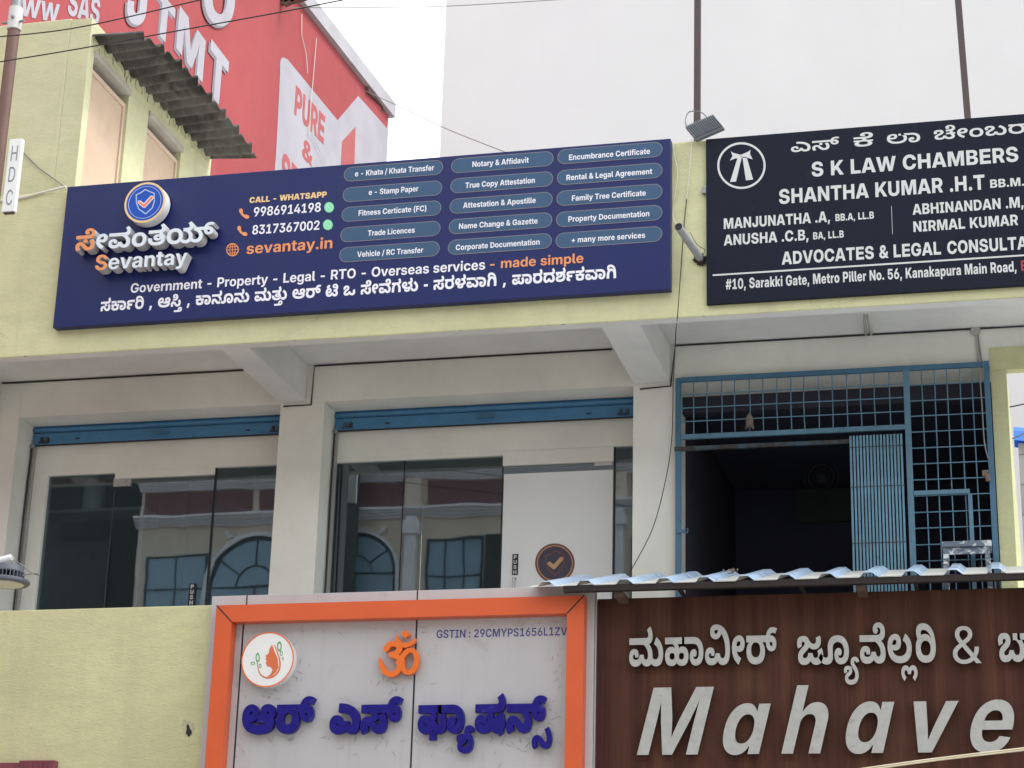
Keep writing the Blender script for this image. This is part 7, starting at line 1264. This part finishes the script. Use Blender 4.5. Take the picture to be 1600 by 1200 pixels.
# leaves / nest debris on the sheet
a = at(1141, 901, -.2)
mb = MB()
for i in range(14):
    p0 = V(a.x+rnd.uniform(-.07, .07), -.2+rnd.uniform(-.06, .06), z_f+.07+.26*sl0+rnd.uniform(-.006, .02)); t = rnd.uniform(0, 6.3)
    mb.tube([p0, p0+V(.04*math.cos(t), .04*math.sin(t), rnd.uniform(-.004, .01))], .006, 5)
tag(mb.build('dry_litter', M['rag'], None, org=a), 'little heap of dry leaves lying on the tin canopy', 'litter')

# ================================================================== STOOL on the balcony
yS = 1.38
a, b = at(1470, 846, yS), at(1550, 866, yS)
SL = thing('stool', 'chipped blue grey wooden stool standing behind the tin canopy in front of the grille', 'stool', ((a.x+b.x)/2, yS+.15, 5.05))
MB().box(a.x, b.x, yS, yS+.3, a.z-.055, a.z).build('seat', M['stool'], SL, bevel=.006)
lw = .048
for dx, sgn in ((a.x+.02, -1), (b.x-.02-lw, 1)):
    for yy in (yS+.02, yS+.24):
        MB().obox((dx+sgn*.05, yy, 5.05), (lw, 0, 0), (0, .04, 0), (-sgn*.05, 0, a.z-.056-5.05)).build('leg', M['stool'], SL)
MB().box(a.x+.05, b.x-.05, yS+.03, yS+.05, a.z-.12, a.z-.058).build('apron', M['stool'], SL)
MB().box(a.x-.02, b.x+.02, yS+.03, yS+.05, 5.35, 5.40).build('stretcher', M['stool'], SL)

# ================================================================== PIPE, FLOODLIGHT, POSTS on the roof
pa, pb = at(1094, 404, -.005), at(1060, 354, -.72)
P_ = thing('drain_pipe', 'short grey plastic pipe jutting out of the parapet between the blue and the black sign', 'pipe', pa)
MB().tube([pa, pa+(pb-pa)*.5, pb], .036, 16, False).build('pipe', M['pvc'], P_, smooth=True)
dn = (pb-pa).normalized()
mb = MB()
for k in range(16):
    t = 2*math.pi*k/16; r_ = rnd.uniform(.045, .075); mb.tube([pa+V(.03*math.cos(t), -.004, .03*math.sin(t)-.012), pa+V(r_*math.cos(t), -.012, r_*math.sin(t)-.014)], [.014, .006], 6)
mb.build('mortar_collar', M['rust_beam'], P_)
MB().lathe(pb, [(.0335, -.02), (.034, -.004)], 16, dn).build('bore', M['dark'], P_)
wv = []
cable('wire_loop', [at(1078, 363, -.3), at(1090, 383, -.25), at(1101, 390, -.06), at(1098, 400, -.1), at(1102, 409, -.01)], .003, M['cable'], 'thin black wire looped around the grey pipe stub', 'wire')
yp = .35
def post(p, q, label):
    a, b = at(*p, yp), at(*q, yp); d = (a-b).normalized()
    b2 = b-d*((b.z-8.96)/d.z); a2 = a+d*2.2
    return tag(MB().bar(b2, a2, .062, .062, (0, 1, 0)).build('steel_post', M['post_dark'], None, org=b2), label, 'post', 'dark steel posts on the roof')
post((1090.2, 0), (1089.5, 180), 'dark brown steel post rising behind the floodlight')
post((1497, 0), (1511.5, 178), 'dark brown steel post leaning behind the black law sign')
c0, c1, c2 = at(1070, 197, -.05), at(1114, 178, -.05), at(1088.5, 222, -.05)
uu = (c1-c0); vv = (c2-c0); vv.y = -.06; nn = uu.cross(vv).normalized()
if nn.y > 0: nn = -nn
FL = thing('floodlight', 'grey ribbed floodlight tilted on the dark post above the parapet gap', 'floodlight', c0)
o_ = c0-nn*.05
mb = MB(); mb.obox(o_, uu, vv, nn*.045); mb.build('housing', M['flood'], FL, bevel=.008)
mb = MB()
for i in range(15):
    t = (i+.5)/15; mb.obox(o_+uu*(t-.014)+vv*.06+nn*.045, uu*.020, vv*.86, nn*.022)
mb.build('cooling_rib', M['flood'], FL)
mb = MB(); mb.obox(o_+uu*.08+vv*.08-nn*.006, uu*.84, vv*.84, nn*.004); mb.build('lens', M['lens'], FL)
mb = MB(); bk = [o_+uu*.06-nn*.0+nn*.02, o_+uu*.15-vv*.42+nn*.02, o_+uu*.45-vv*.86+nn*.01, o_+uu*.74-vv*.55+nn*.02, o_+uu*.80+nn*.02]
mb.tube(smooth_pts([tuple(x) for x in bk], 5), .006, 6); mb.build('bracket', M['flood'], FL)
cable('power_cable', [at(1080.5, 218, -.03), at(1079.5, 240, -.03), at(1076, 280, -.02), at(1073, 312, -.02)], .004, M['white_cable'], 'white upper length of the cable hanging straight down below the floodlight')
cable('power_cable', [at(1073, 311, -.021), at(1069, 350, -.02), at(1064, 420, -.02), at(1058.5, 495, -.02), at(1056, 520, .9), at(1052, 600, 1.5), at(1050, 680, 1.5), at(1041, 745, 1.5), at(1020, 825, 1.45), at(985, 893, 1.4)], .0045, M['cable'], 'long black cable hanging down past the parapet gap and the pillar')
cable('power_cable', [at(1050.5, 222, -.02), at(1054, 245, -.04), at(1059, 270, -.05), at(1055, 300, -.04), at(1051, 335, -.03), at(1058, 352, -.3)], .004, M['white_cable'], 'thin white cable dangling beside the right end of the navy sign')

# ================================================================== ROOF ROOM with windows and awning
xw, yb0, yb1 = -9.30, .30, 3.78
RR = thing('roof_room', 'yellow plastered room on the roof with two boarded side windows', 'room', (-11, 2, 8.95))
zb, ztp = 8.955, 12.30
w1 = (.43, 1.36); w2 = (1.90, 2.87); zo0, zo1 = 10.0, 11.87
MB().box(-14, xw-.24, yb0, yb1, zb, ztp+.02).build('room_body', M['yellow_roof'], RR, bevel=.015)
wm = MB()
for a, b in ((yb0, w1[0]), (w1[1], w2[0]), (w2[1], yb1)): wm.box(xw-.239, xw, a, b, zb, ztp)
for a, b in (w1, w2): wm.box(xw-.239, xw, a+.001, b-.001, zo1+.094, ztp-.002); wm.box(xw-.239, xw, a+.001, b-.001, zb, zo0)
wm.build('window_wall', M['yellow_roof'], RR)
for a, b in (w1, w2):
    MB().box(xw-.235, xw+.025, a-.0, b+.02, zo1+.02, zo1+.092).build('lintel', M['grey_lintel'], RR)
    wn = MB(); wn.box(xw-.10, xw-.03, a+.002, a+.05, zo0, zo1-.09); wn.box(xw-.10, xw-.03, b-.05, b-.002, zo0, zo1-.09); wn.box(xw-.10, xw-.03, a+.051, b-.051, zo1-.14, zo1-.09)
    wo_ = wn.build('window', M['peach_dark'], RR)
    MB().box(xw-.09, xw-.05, a+.052, b-.052, zo0, zo1-.142).build('board', M['peach'], wo_)
    MB().box(xw-.20, xw-.16, a+.003, b-.003, zo1-.088, zo1+.018).build('vent_gap', M['dark'], wo_)
    MB().tube([(xw-.03, b-.03, 10.45), (xw+.0, b-.03, 10.45), (xw+.0, b-.03, 10.62), (xw-.03, b-.03, 10.62)], .008, 6).build('handle', M['rust_block'], wo_)
# corrugated awning
AW = thing('corrugated_awning', 'sagging dark weathered corrugated sheet awning over the boarded windows of the roof room', 'awning', (xw, 2, 12.0))
o1, o2 = at(216, 51, .27), at(401, 247, 3.62)
i1, i2 = atx(141, 55, xw-.02), atx(326, 247, xw-.02)
aw = MB(); NY, NX = 170, 6; vs_ = []
for s_ in (0, 1):
    for j in range(NX+1):
        for i in range(NY+1):
            t = i/NY; u = j/NX
            pi_ = i1.lerp(i2, t); po = o1.lerp(o2, t)
            p = pi_.lerp(po, u)
            ph = 2*math.pi*t*15.5
            p.z += .10*math.sin(math.pi*t)*u+.02*math.sin(math.pi*t)
            p.x += .06*math.sin(math.pi*t)*u
            p.z += .034*math.sin(ph)+.02*math.sin(t*9)*u-.012*s_+.05*max(0, 1-abs(t-.12)/.15)*0
            p.x += u*.03*math.sin(ph*.5+1.3)+u*.015*math.sin(7*t)
            vs_.append(p)
def id_(s_, j, i): return (s_*(NX+1)+j)*(NY+1)+i
fs = []
for j in range(NX):
    for i in range(NY):
        fs += [(id_(0,j,i), id_(0,j,i+1), id_(0,j+1,i+1), id_(0,j+1,i)), (id_(1,j,i), id_(1,j+1,i), id_(1,j+1,i+1), id_(1,j,i+1))]
for i in range(NY):
    fs += [(id_(0,NX,i), id_(0,NX,i+1), id_(1,NX,i+1), id_(1,NX,i)), (id_(0,0,i), id_(1,0,i), id_(1,0,i+1), id_(0,0,i+1))]
for j in range(NX):
    fs += [(id_(0,j,0), id_(0,j+1,0), id_(1,j+1,0), id_(1,j,0)), (id_(0,j,NY), id_(1,j,NY), id_(1,j+1,NY), id_(0,j+1,NY))]
aw.add(vs_, fs); aw.build('sheet', M['asbestos'], AW, smooth=False)
# cement filler between wall and awning
mb = MB()
for i in range(150):
    t = rnd.uniform(.02, .99); p = i1.lerp(i2, t); s1 = rnd.uniform(.02, .07); zz = rnd.gauss(0, .03)-.07
    mb.obox((xw-.01, p.y-s1/2, p.z+zz), (.012+rnd.uniform(0, .014), 0, rnd.uniform(-.005, .005)), (0, s1, rnd.uniform(-.02, .02)), (0, rnd.uniform(-.02, .02), rnd.uniform(.04, .10)))
mb.build('mortar_fill', M['yellow_roof'], AW)

# ================================================================== RED PAINTED BUILDING
RB = thing('red_building', 'tall red building side wall painted with white advertising letters behind the roof room', 'building', (-14, 12, 0))
yE = 22.0; e0 = at(607, 180, yE); rdir = V(.0529, .9986, 0).normalized(); rn = V(rdir.y, -rdir.x, 0)   # rn faces +x
zR = e0.z
def rw(px, py):
    """point of the red wall on the survey ray -> (distance along wall, height)"""
    d = ray(px, py); t = (e0-CAM).dot(rn)/d.dot(rn); p = CAM+d*t
    return ((p-e0).dot(rdir), p.z)
L_ = -26
rb = MB(); o_ = e0+rdir*L_; o_.z = 0
rb.obox(o_, rdir*(-L_), -rn*8, V(0, 0, zR-.02)); rb.build('wall', M['red_wall'], RB)
cb = MB(); o_ = e0+rdir*(L_)+rn*.12; o_.z = zR-.018; cb.obox(o_, rdir*(-L_+.12), -rn*.5, V(0, 0, .35)); cb.build('coping', M['red_coping'], RB)
def wallshape(contours, d0, mat, name, depth=.003):
    return MB().ext(tess(contours), lambda u, v, d: e0*1+rdir*u+rn*(d0-d)+V(0, 0, v-e0.z), depth, False).build(name, mat, RB)
def P2(*pts): return [rw(*p) for p in pts]
# white panel with a notch, and its red arrow
pan = smooth_pts([(431, 240), (437, 120), (437.5, 98), (441, 90), (449, 93)], 4)+[(527, 188), (559.5, 150), (606.5, 203)]
pan = P2(*pan)+[(-.001, rw(606, 262)[1]-6), (rw(424, 262)[0], rw(424, 262)[1]-6)]
if signed(pan) < 0: pan = pan[::-1]
wallshape([pan], .006, M['wall_white'], 'painted_panel')
arr = P2((534, 221), (555, 198), (553, 262), (532, 262))
arr = arr if signed(arr) > 0 else arr[::-1]
wallshape([arr], .010, M['wall_redtext'], 'painted_arrow')
def wtext(key, bl, br, tl, d0, mat, name='lettering', flip=False):
    """baseline left / right pixels and the pixel of the top of the left letter"""
    a, b, c = rw(*bl), rw(*br), rw(*tl); u0, u1 = ink(key)
    sx = (b[0]-a[0])/(u1-u0); sz = (c[1]-a[1])/727; sl = (b[1]-a[1])/(u1-u0)
    mb = MB()
    for grp in RUN[key]:
        for gi, x in grp:
            mb.ext(gtess(gi), (lambda x: lambda u, v, d: e0+rdir*(a[0]+(u+x-u0)*sx)+rn*(d0-d)+V(0, 0, a[1]+(u+x-u0)*sl+v*sz-e0.z))(x), .003, False)
    mb.build(name, mat, RB)
wtext('pure', (459, 178), (505, 226), (461, 132), .010, M['wall_redtext'])
wtext('and', (471, 245), (487.5, 262), (472, 213), .010, M['wall_redtext'])
wtext('str', (437, 290), (550, 420), (438, 232), .010, M['wall_redtext'])
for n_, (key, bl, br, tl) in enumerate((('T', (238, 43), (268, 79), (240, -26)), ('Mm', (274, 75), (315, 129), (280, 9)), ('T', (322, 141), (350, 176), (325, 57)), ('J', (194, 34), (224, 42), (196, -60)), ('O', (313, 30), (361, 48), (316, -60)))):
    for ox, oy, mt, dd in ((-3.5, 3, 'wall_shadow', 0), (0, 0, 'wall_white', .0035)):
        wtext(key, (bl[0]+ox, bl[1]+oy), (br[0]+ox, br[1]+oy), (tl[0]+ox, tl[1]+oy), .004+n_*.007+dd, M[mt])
wtext('sar', (104, 22), (153, 40), (106, -22), .010, M['wall_white'])
wtext('www', (30, 24), (90, 36), (31, -8), .010, M['wall_white'])
# bracket on the far end of its roof
pA, pB, pC = at(573, 140, yE-1.5), at(601, 171, yE-.2), at(589, 172, yE-.6)
mb = MB(); mb.bar(pA, pB, .09, .09); mb.bar(pB, pC, .08, .08); mb.bar(pC, at(586, 160, yE-.8), .04, .04)
mb.build('roof_bracket', M['rust_block'], RB)
mb = MB()
for i in range(16):
    c_ = at(445+rnd.uniform(-14, 12), 3+rnd.uniform(-8, 6), yE-6.2); mb.obox(c_, V(rnd.uniform(.05, .3), 0, .05), V(0, .1, 0), V(rnd.uniform(-.1, .1), 0, rnd.uniform(.05, .2)))
mb.build('roof_clutter', M['rust_block'], RB)
def rp(px, py, d0=.05):
    s_, z_ = rw(px, py); return e0+rdir*s_+rn*d0+V(0, 0, z_-e0.z)
mb = MB(); mb.tube([rp(468, 22), rp(468, 55), rp(475, 85), rp(477, 115)], .008, 5); mb.tube([rp(491, 60), rp(487, 110), rp(482, 165), rp(480, 215)], .008, 5); mb.tube([rp(481, 205), rp(505, 256)], .007, 5)
mb.build('loose_wire', M['white_cable'], RB)

# ================================================================== WHITE BUILDING
yW = 27
WB = thing('white_building', 'huge blank white building rising behind the signs, with no windows', 'building', (10, yW, 0))
wx = at(696, 30, yW).x
MB().box(wx, 45, yW, yW+14, 0, 48).build('wall', M['white_wall'], WB)

# ================================================================== RIGHT EDGE BACKGROUND
BW = thing('block_wall', 'grey concrete block wall in the gap at the right edge of the balcony', 'wall', (1.5, 9.5, 0))
a = at(1591, 693, 9.5)
MB().box(a.x, 6, 9.5, 9.8, 0, a.z).build('wall', M['blocks'], BW)
tp = MB(); t0 = at(1583.5, 667, 9.4); n = 14; vs_ = []
for j, zz in enumerate((t0.z, t0.z-.08, a.z-.02)):
    for i in range(n+1): vs_.append((t0.x+i*.2, 9.4-.05*j+.03*math.sin(i*1.7), zz-.03*i*(1 if j == 0 else .0)+.015*math.sin(i*2.1+j)))
vs2 = [(x, y+.35, z) for x, y, z in vs_]
m_ = len(vs_); fs = []
for j in range(2):
    for i in range(n):
        q_ = j*(n+1)+i; fs += [(q_, q_+n+1, q_+n+2, q_+1), (m_+q_, m_+q_+1, m_+q_+n+2, m_+q_+n+1)]
for i in range(n): fs += [(i, i+1, m_+i+1, m_+i)]
tp.add(vs_+vs2, fs); tag(tp.build('tarpaulin', M['tarp'], None, org=t0), 'bright blue tarpaulin lying on top of the grey block wall', 'tarpaulin')

# ================================================================== STREET POLE, NAME BOX, LAMP at the left
yP = -2.5
pb_ = at(9.5, 150, yP)
SPl = thing('street_pole', 'brown painted street pole with a white collar at the left edge', 'pole', (pb_.x, yP, 0))
zc0, zc1 = at(20, 47, yP).z, at(22, 13, yP).z
MB().tube([(pb_.x, yP, 0), (pb_.x, yP, zc0)], .055, 20).build('shaft', M['pole_brown'], SPl, smooth=True)
MB().lathe((pb_.x, yP, zc0-.005), [(.060, 0), (.066, .004), (.066, zc1-zc0), (.058, zc1-zc0+.004)], 20).build('collar', M['collar'], SPl, smooth=True)
mb = MB(); zb_ = zc0+.10
for dx in (-1, 1): mb.tube([(pb_.x+dx*.06, yP-.02, zb_-.03), (pb_.x+dx*.11, yP-.03, zb_-.03)], .012, 8)
mb.lathe((pb_.x+.012, yP-.064, zb_), [(.018, 0), (.018, .014), (.008, .02)], 6, (0, -1, 0))
mb.build('bolt', M['grey_metal'], SPl)
MB().tube([(pb_.x, yP, zc1), (pb_.x-.01, yP, zc1+.12), (pb_.x-.25, yP-.25, zc1+.8)], .05, 16).build('lamp_arm', M['grey_metal'], SPl, smooth=True)
yB_ = -2.62
b0 = at(27, 213, yB_); b1 = at(3.5, 331, yB_)
HX = thing('name_box', 'narrow white box sign with letters H D C on the brown pole', 'sign', (b0.x, yB_, b1.z))
wB = .125; xB = at(28.5, 274, yB_).x
MB().box(xB-wB, xB, yB_, yB_+.05, b1.z, at(24, 217, yB_).z).build('box', M['offwhite'], HX, bevel=.005)
MB().box(xB-wB+.015, xB-.015, yB_+.01, yB_+.045, b1.z-.012, b1.z-.001).build('base', M['rust_block'], HX)
for ch, cxp, bl in (('H', 22.6, 251), ('D', 19, 284), ('C', 16.2, 320)):
    a = at(cxp, bl, yB_-.002); hh = at(cxp, bl-23.5, yB_-.002).z-a.z; gi = RUN['h'+ch][0][0][0]
    xs = [p[0] for c in GLY[gi] for p in c]; u0, u1 = min(xs), max(xs); sx = .062/(u1-u0); sz = hh/727
    MB().ext(gtess(gi), (lambda a, u0, sx, sz: lambda u, v, d: (xB-wB/2-.031+(u-u0)*sx, yB_-.002+d, a.z+v*sz))(a, u0, sx, sz), .0015).build('lettering', M['grey_metal'], HX)

yU = -1.3
lc = at(9, 913, yU)
LP = thing('hanging_lamp', 'grey disc shaped lamp hanging by a hook from a white pipe at the left edge', 'lamp', lc)
s_ = .0052
MB().lathe((lc.x, yU, lc.z), [(.02, 0), (.20, .0), (.212, .012), (.212, .030), (.20, .040), (.165, .052), (.02, .055)], 40).build('rim', M['lamp_body'], LP, smooth=True)
MB().lathe((lc.x, yU, lc.z-.006), [(.01, 0), (.155, .0), (.16, .005)], 36).build('lens', M['lens'], LP)
fn_ = MB()
for k in range(28):
    t = 2*math.pi*k/28; dx, dy = math.cos(t), math.sin(t)
    fn_.obox((lc.x+dx*.03-dy*.004, yU+dy*.03+dx*.004, lc.z+.056), (dx*.125, dy*.125, 0), (dy*.008, -dx*.008, 0), (0, 0, .05))
fn_.build('cooling_fin', M['lamp_body'], LP)
MB().lathe((lc.x, yU, lc.z+.107), [(.03, 0), (.145, .0), (.15, .01), (.15, .02), (.135, .022), (.135, .06), (.125, .066), (.02, .068)], 32).build('driver_cover', M['flood'], LP, smooth=True)
hk = MB(); hx = at(14, 886, yU)
hk.tube([(hx.x+.035*math.cos(R(a)), yU, lc.z+.225+.035*math.sin(R(a))) for a in range(-250, 75, 15)], .007, 6); hk.tube([(hx.x, yU, lc.z+.17), (hx.x, yU, lc.z+.195)], .01, 8)
hk.build('hook', M['chrome'], LP, smooth=True)
MB().tube([tuple(p) for p in smooth_pts([tuple(at(35, 899.5, yU-.05)), tuple(at(48, 896.5, yU-.05)), tuple(at(58, 896, yU-.05)), tuple(at(60.5, 898.5, yU-.05)), tuple(at(50, 895, yU-.03)), tuple(at(36, 884, yU-.02)), tuple(at(21, 874.5, yU))], 5)], .0055, 6).build('lead', M['grey_cable'], LP, smooth=True)
pt = at(18, 871, yU); p2 = at(-40, 887, yU-.05)
tag(MB().tube([pt, p2, p2+(p2-pt)*6], .032, 16).build('white_pipe', M['offwhite'], None, smooth=True, org=p2), 'white pipe reaching in from the left edge and carrying the disc lamp', 'pipe')
# maroon box sign top at the lower left
mx = at(85, 1189, -.09); mz = at(40, 1188, -.09).z
MS = thing('maroon_box', 'maroon ribbed metal box whose top shows at the lower left corner', 'box', (mx.x-.4, -.09, 3.0))
MB().box(mx.x-.36, mx.x, -.09, -.003, 3.2, mz).build('body', M['maroon'], MS, bevel=.006)
MB().box(mx.x-1.6, mx.x-.362, -.08, -.003, 3.2, mz-.02).build('body', M['maroon'], MS)
mb = MB()
for i in range(7): mb.box(mx.x-.34+i*.05, mx.x-.315+i*.05, -.098, -.0905, 3.2, mz-.02)
mb.build('rib', M['maroon'], MS)

# ================================================================== OVERHEAD WIRES
cable('overhead_wire', [at(-60, 62, -4), at(110, 45, -4.2), at(312, 0, -4.6), at(420, -26, -4.8)], .0052, M['cable'], 'upper black overhead wire crossing the top left corner', 'wire', group='overhead wires')
cable('overhead_wire', [at(-60, 106, -4), at(110, 78.5, -4.3), at(300, 44, -4.6), at(430, 20.5, -4.8), at(540, -1, -5)], .0052, M['cable'], 'lower black overhead wire passing in front of the corrugated awning', 'wire', group='overhead wires')
cable('overhead_wire', [at(452, 12, 6), at(580, 11.5, 6), at(700, 9.5, 6), at(880, -1, 6)], .006, M['grey_cable'], 'thin grey overhead wire crossing the sky at the top', 'wire', group='overhead wires')
cable('overhead_wire', [at(570, 142, 19), at(630, 169, 16), at(690, 198, 13), at(785, 236, 8), at(840, 256, 5)], .008, M['grey_cable'], 'thin grey wire slanting down from the red building to behind the navy sign', 'wire', group='overhead wires')
cable('overhead_wire', [at(1330, 1204, -1.6), at(1460, 1186, -1.5), at(1620, 1167, -1.4)], .010, M['beige_cable'], 'beige twin cable crossing the lower right corner in front of the steel letters', 'cable')
cable('overhead_wire', [at(1330, 1207, -1.62), at(1460, 1188.5, -1.52), at(1620, 1170, -1.42)], .007, M['beige_cable'], 'thinner beige cable just below the twin cable at the lower right corner', 'cable')
cable('side_wire', [at(1553, 692, 1.9), at(1570, 689, 3), at(1590, 682, 5), at(1610, 672, 7)], .008, M['cable'], 'black wire leaving the end pillar towards the blue tarpaulin', 'wire')
cable('side_wire', [at(1577, 636, 5), at(1590, 633.5, 5), at(1610, 629, 5)], .008, M['cable'], 'short black wire across the bright gap at the right edge', 'wire')

# ================================================================== BUILDING ACROSS THE STREET (seen in the glass)
yF = -24
FB = thing('facing_building', 'cream building across the street with arched blue windows, mirrored in the shop glass', 'building', (-11, yF, 0))
FB['label'] = 'cream facade with maroon band and arched blue windows, mirrored in the shop glass'
wallx0, wallx1 = -21.3, 6
MB().box(wallx0, wallx1, yF-10, yF, 0, 17.2).build('wall', M['facing_cream'], FB)
def mould(z0, z1, out, m='facing_white'):
    mb = MB(); n = 4
    for i in range(n): mb.box(wallx0-.05, wallx1, yF+.001, yF+out*(i+1)/n, z0+(z1-z0)*i/n+(.0 if i == 0 else .001), z0+(z1-z0)*(i+1)/n)
    mb.build('cornice', M[m], FB)
mould(14.36, 14.60, .30); mould(15.30, 15.52, .22); mould(16.9, 17.3, .4)
for a, b in ((-21.2, -18.3), (-18.1, -14.3), (-13.7, -9.2), (-8.6, -3), (-2.5, 3)):
    MB().box(a, b, yF+.002, yF+.05, 14.66, 15.26).build('maroon_band', M['facing_maroon'], FB)
    MB().box(a, b, yF+.002, yF+.05, 15.7, 16.8).build('maroon_band', M['facing_maroon'], FB)
for x in (-14.05, -8.9, -3, 2.6):
    mb = MB(); mb.box(x-.13, x+.13, yF+.003, yF+.25, 9, 14.355); mb.box(x-.2, x+.2, yF+.003, yF+.32, 13.95, 14.2); mb.build('pilaster', M['facing_white'], FB)
    MB().box(x-.2, x+.2, yF+.003, yF+.14, 14.61, 15.29).build('pilaster', M['facing_cream'], FB)
def rect_win(x0, x1, z0, z1, nx=2, nz=3):
    f = MB(); f.box(x0, x0+.05, yF+.003, yF+.07, z0, z1); f.box(x1-.05, x1, yF+.003, yF+.07, z0, z1); f.box(x0+.051, x1-.051, yF+.003, yF+.07, z1-.05, z1); f.box(x0+.051, x1-.051, yF+.003, yF+.07, z0, z0+.05)
    for i in range(1, nx+1): x = x0+(x1-x0)*i/(nx+1); f.box(x-.010, x+.010, yF+.02, yF+.066, z0+.051, z1-.051)
    for i in range(1, nz+1): z = z0+(z1-z0)*i/(nz+1); f.box(x0+.051, x1-.051, yF+.02, yF+.064, z-.010, z+.010)
    w_ = f.build('window', M['facing_frame'], FB)
    MB().box(x0+.051, x1-.051, yF+.004, yF+.03, z0+.051, z1-.051).build('pane', M['facing_glass'], w_)
def arch_win(xc, r, zs, z0):
    pts = [(xc+r*math.cos(R(180*k/24)), zs+r*math.sin(R(180*k/24))) for k in range(25)]+[(xc-r, z0), (xc+r, z0)]
    def f3(y): return lambda u, v, d: (u, y-d, v)
    T = tess([pts])
    w_ = MB().ext(T, f3(yF+.03), .028).build('window', M['facing_glass'], FB)
    for k_, (ri, ro, m, d) in enumerate(((1.0, 1.09, 'facing_frame', .04), (1.09, 1.18, 'facing_white', .10))):
        c = [(xc+r*ro*math.cos(R(180*k/24)), zs+r*ro*math.sin(R(180*k/24))) for k in range(25)]+[(xc-r*ro, z0), (xc-r*ri, z0)]+[(xc+r*ri*math.cos(R(180*k/24)), zs+r*ri*math.sin(R(180*k/24))) for k in range(24, -1, -1)]+[(xc+r*ri, z0), (xc+r*ro, z0)]
        MB().ext(tess([c]), f3(yF+d), d-.002).build('arch_moulding', M[m], w_)
    f = MB(); f.box(xc-.018, xc+.018, yF+.031, yF+.06, z0, zs); f.box(xc-r, xc+r, yF+.031, yF+.058, zs-.02, zs+.02)
    for k in (35, 90, 145): f.bar((xc+.45*r*math.cos(R(k)), yF+.045, zs+.45*r*math.sin(R(k))), (xc+r*math.cos(R(k)), yF+.045, zs+r*math.sin(R(k))), .03, .03)
    f.tube([(xc+.45*r*math.cos(R(10*k)), yF+.045, zs+.45*r*math.sin(R(10*k))) for k in range(19)], .018, 5)
    f.box(xc-r, xc+r, yF+.031, yF+.056, z0+(zs-z0)*.5-.015, z0+(zs-z0)*.5+.015)
    f.build('glazing_bars', M['facing_frame'], w_)
    for k in (60, 120): MB().bar((xc+1.2*r*math.cos(R(k)), yF+.06, zs+1.2*r*math.sin(R(k))), (xc+1.5*r*math.cos(R(k)), yF+.06, zs+1.42*r*math.sin(R(k))), .16, .1).build('keystone', M['facing_white'], w_)
rect_win(-21.0, -19.35, 11.0, 13.62, 1, 2); arch_win(-18.05, 1.17, 12.75, 10.9); arch_win(-15.45, .95, 13.0, 10.9); rect_win(-13.67, -12.25, 11.0, 13.82, 2, 2)
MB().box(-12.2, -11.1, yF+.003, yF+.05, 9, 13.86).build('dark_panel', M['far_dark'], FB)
arch_win(-10, .95, 13.0, 10.9); rect_win(-8.6, -7.1, 11.0, 13.7); arch_win(-5.5, .95, 13, 10.9); rect_win(-4.2, -3.2, 11, 13.7); arch_win(-1, 1, 13, 10.9); rect_win(.8, 2.4, 11, 13.7)
for x in range(-20, 5, 3):
    rect_win(x, x+1.7, 6.2, 8.9); rect_win(x, x+1.9, .4, 4.2)
MB().box(wallx0, wallx1, yF+.06, yF+.10, 15.56, 16.88).build('painted_shade_band', M['far_dark'], FB)  # shade painted as a dark band over the top of the facade
MB().box(-16.4, -15.32, yF+.45, yF+.5, 8.5, 16.6).build('added_dark_strip', M['far_dark'], FB)  # unseen sheet added to darken one strip of the mirrored facade
DB = thing('dark_office_block', 'dark grey block left of the cream facade across the street', 'building', (-30, -25, 0))
MB().box(-44, -21.6, -36, -25, 0, 19).build('wall', M['far_dark'], DB)
mb = MB()
for i in range(5): mb.box(-43, -22.5, -24.99, -24.95, 2+i*3.5, 3.8+i*3.5)
mb.build('window_band', M['far_pane'], DB)

bpy.context.view_layer.update()
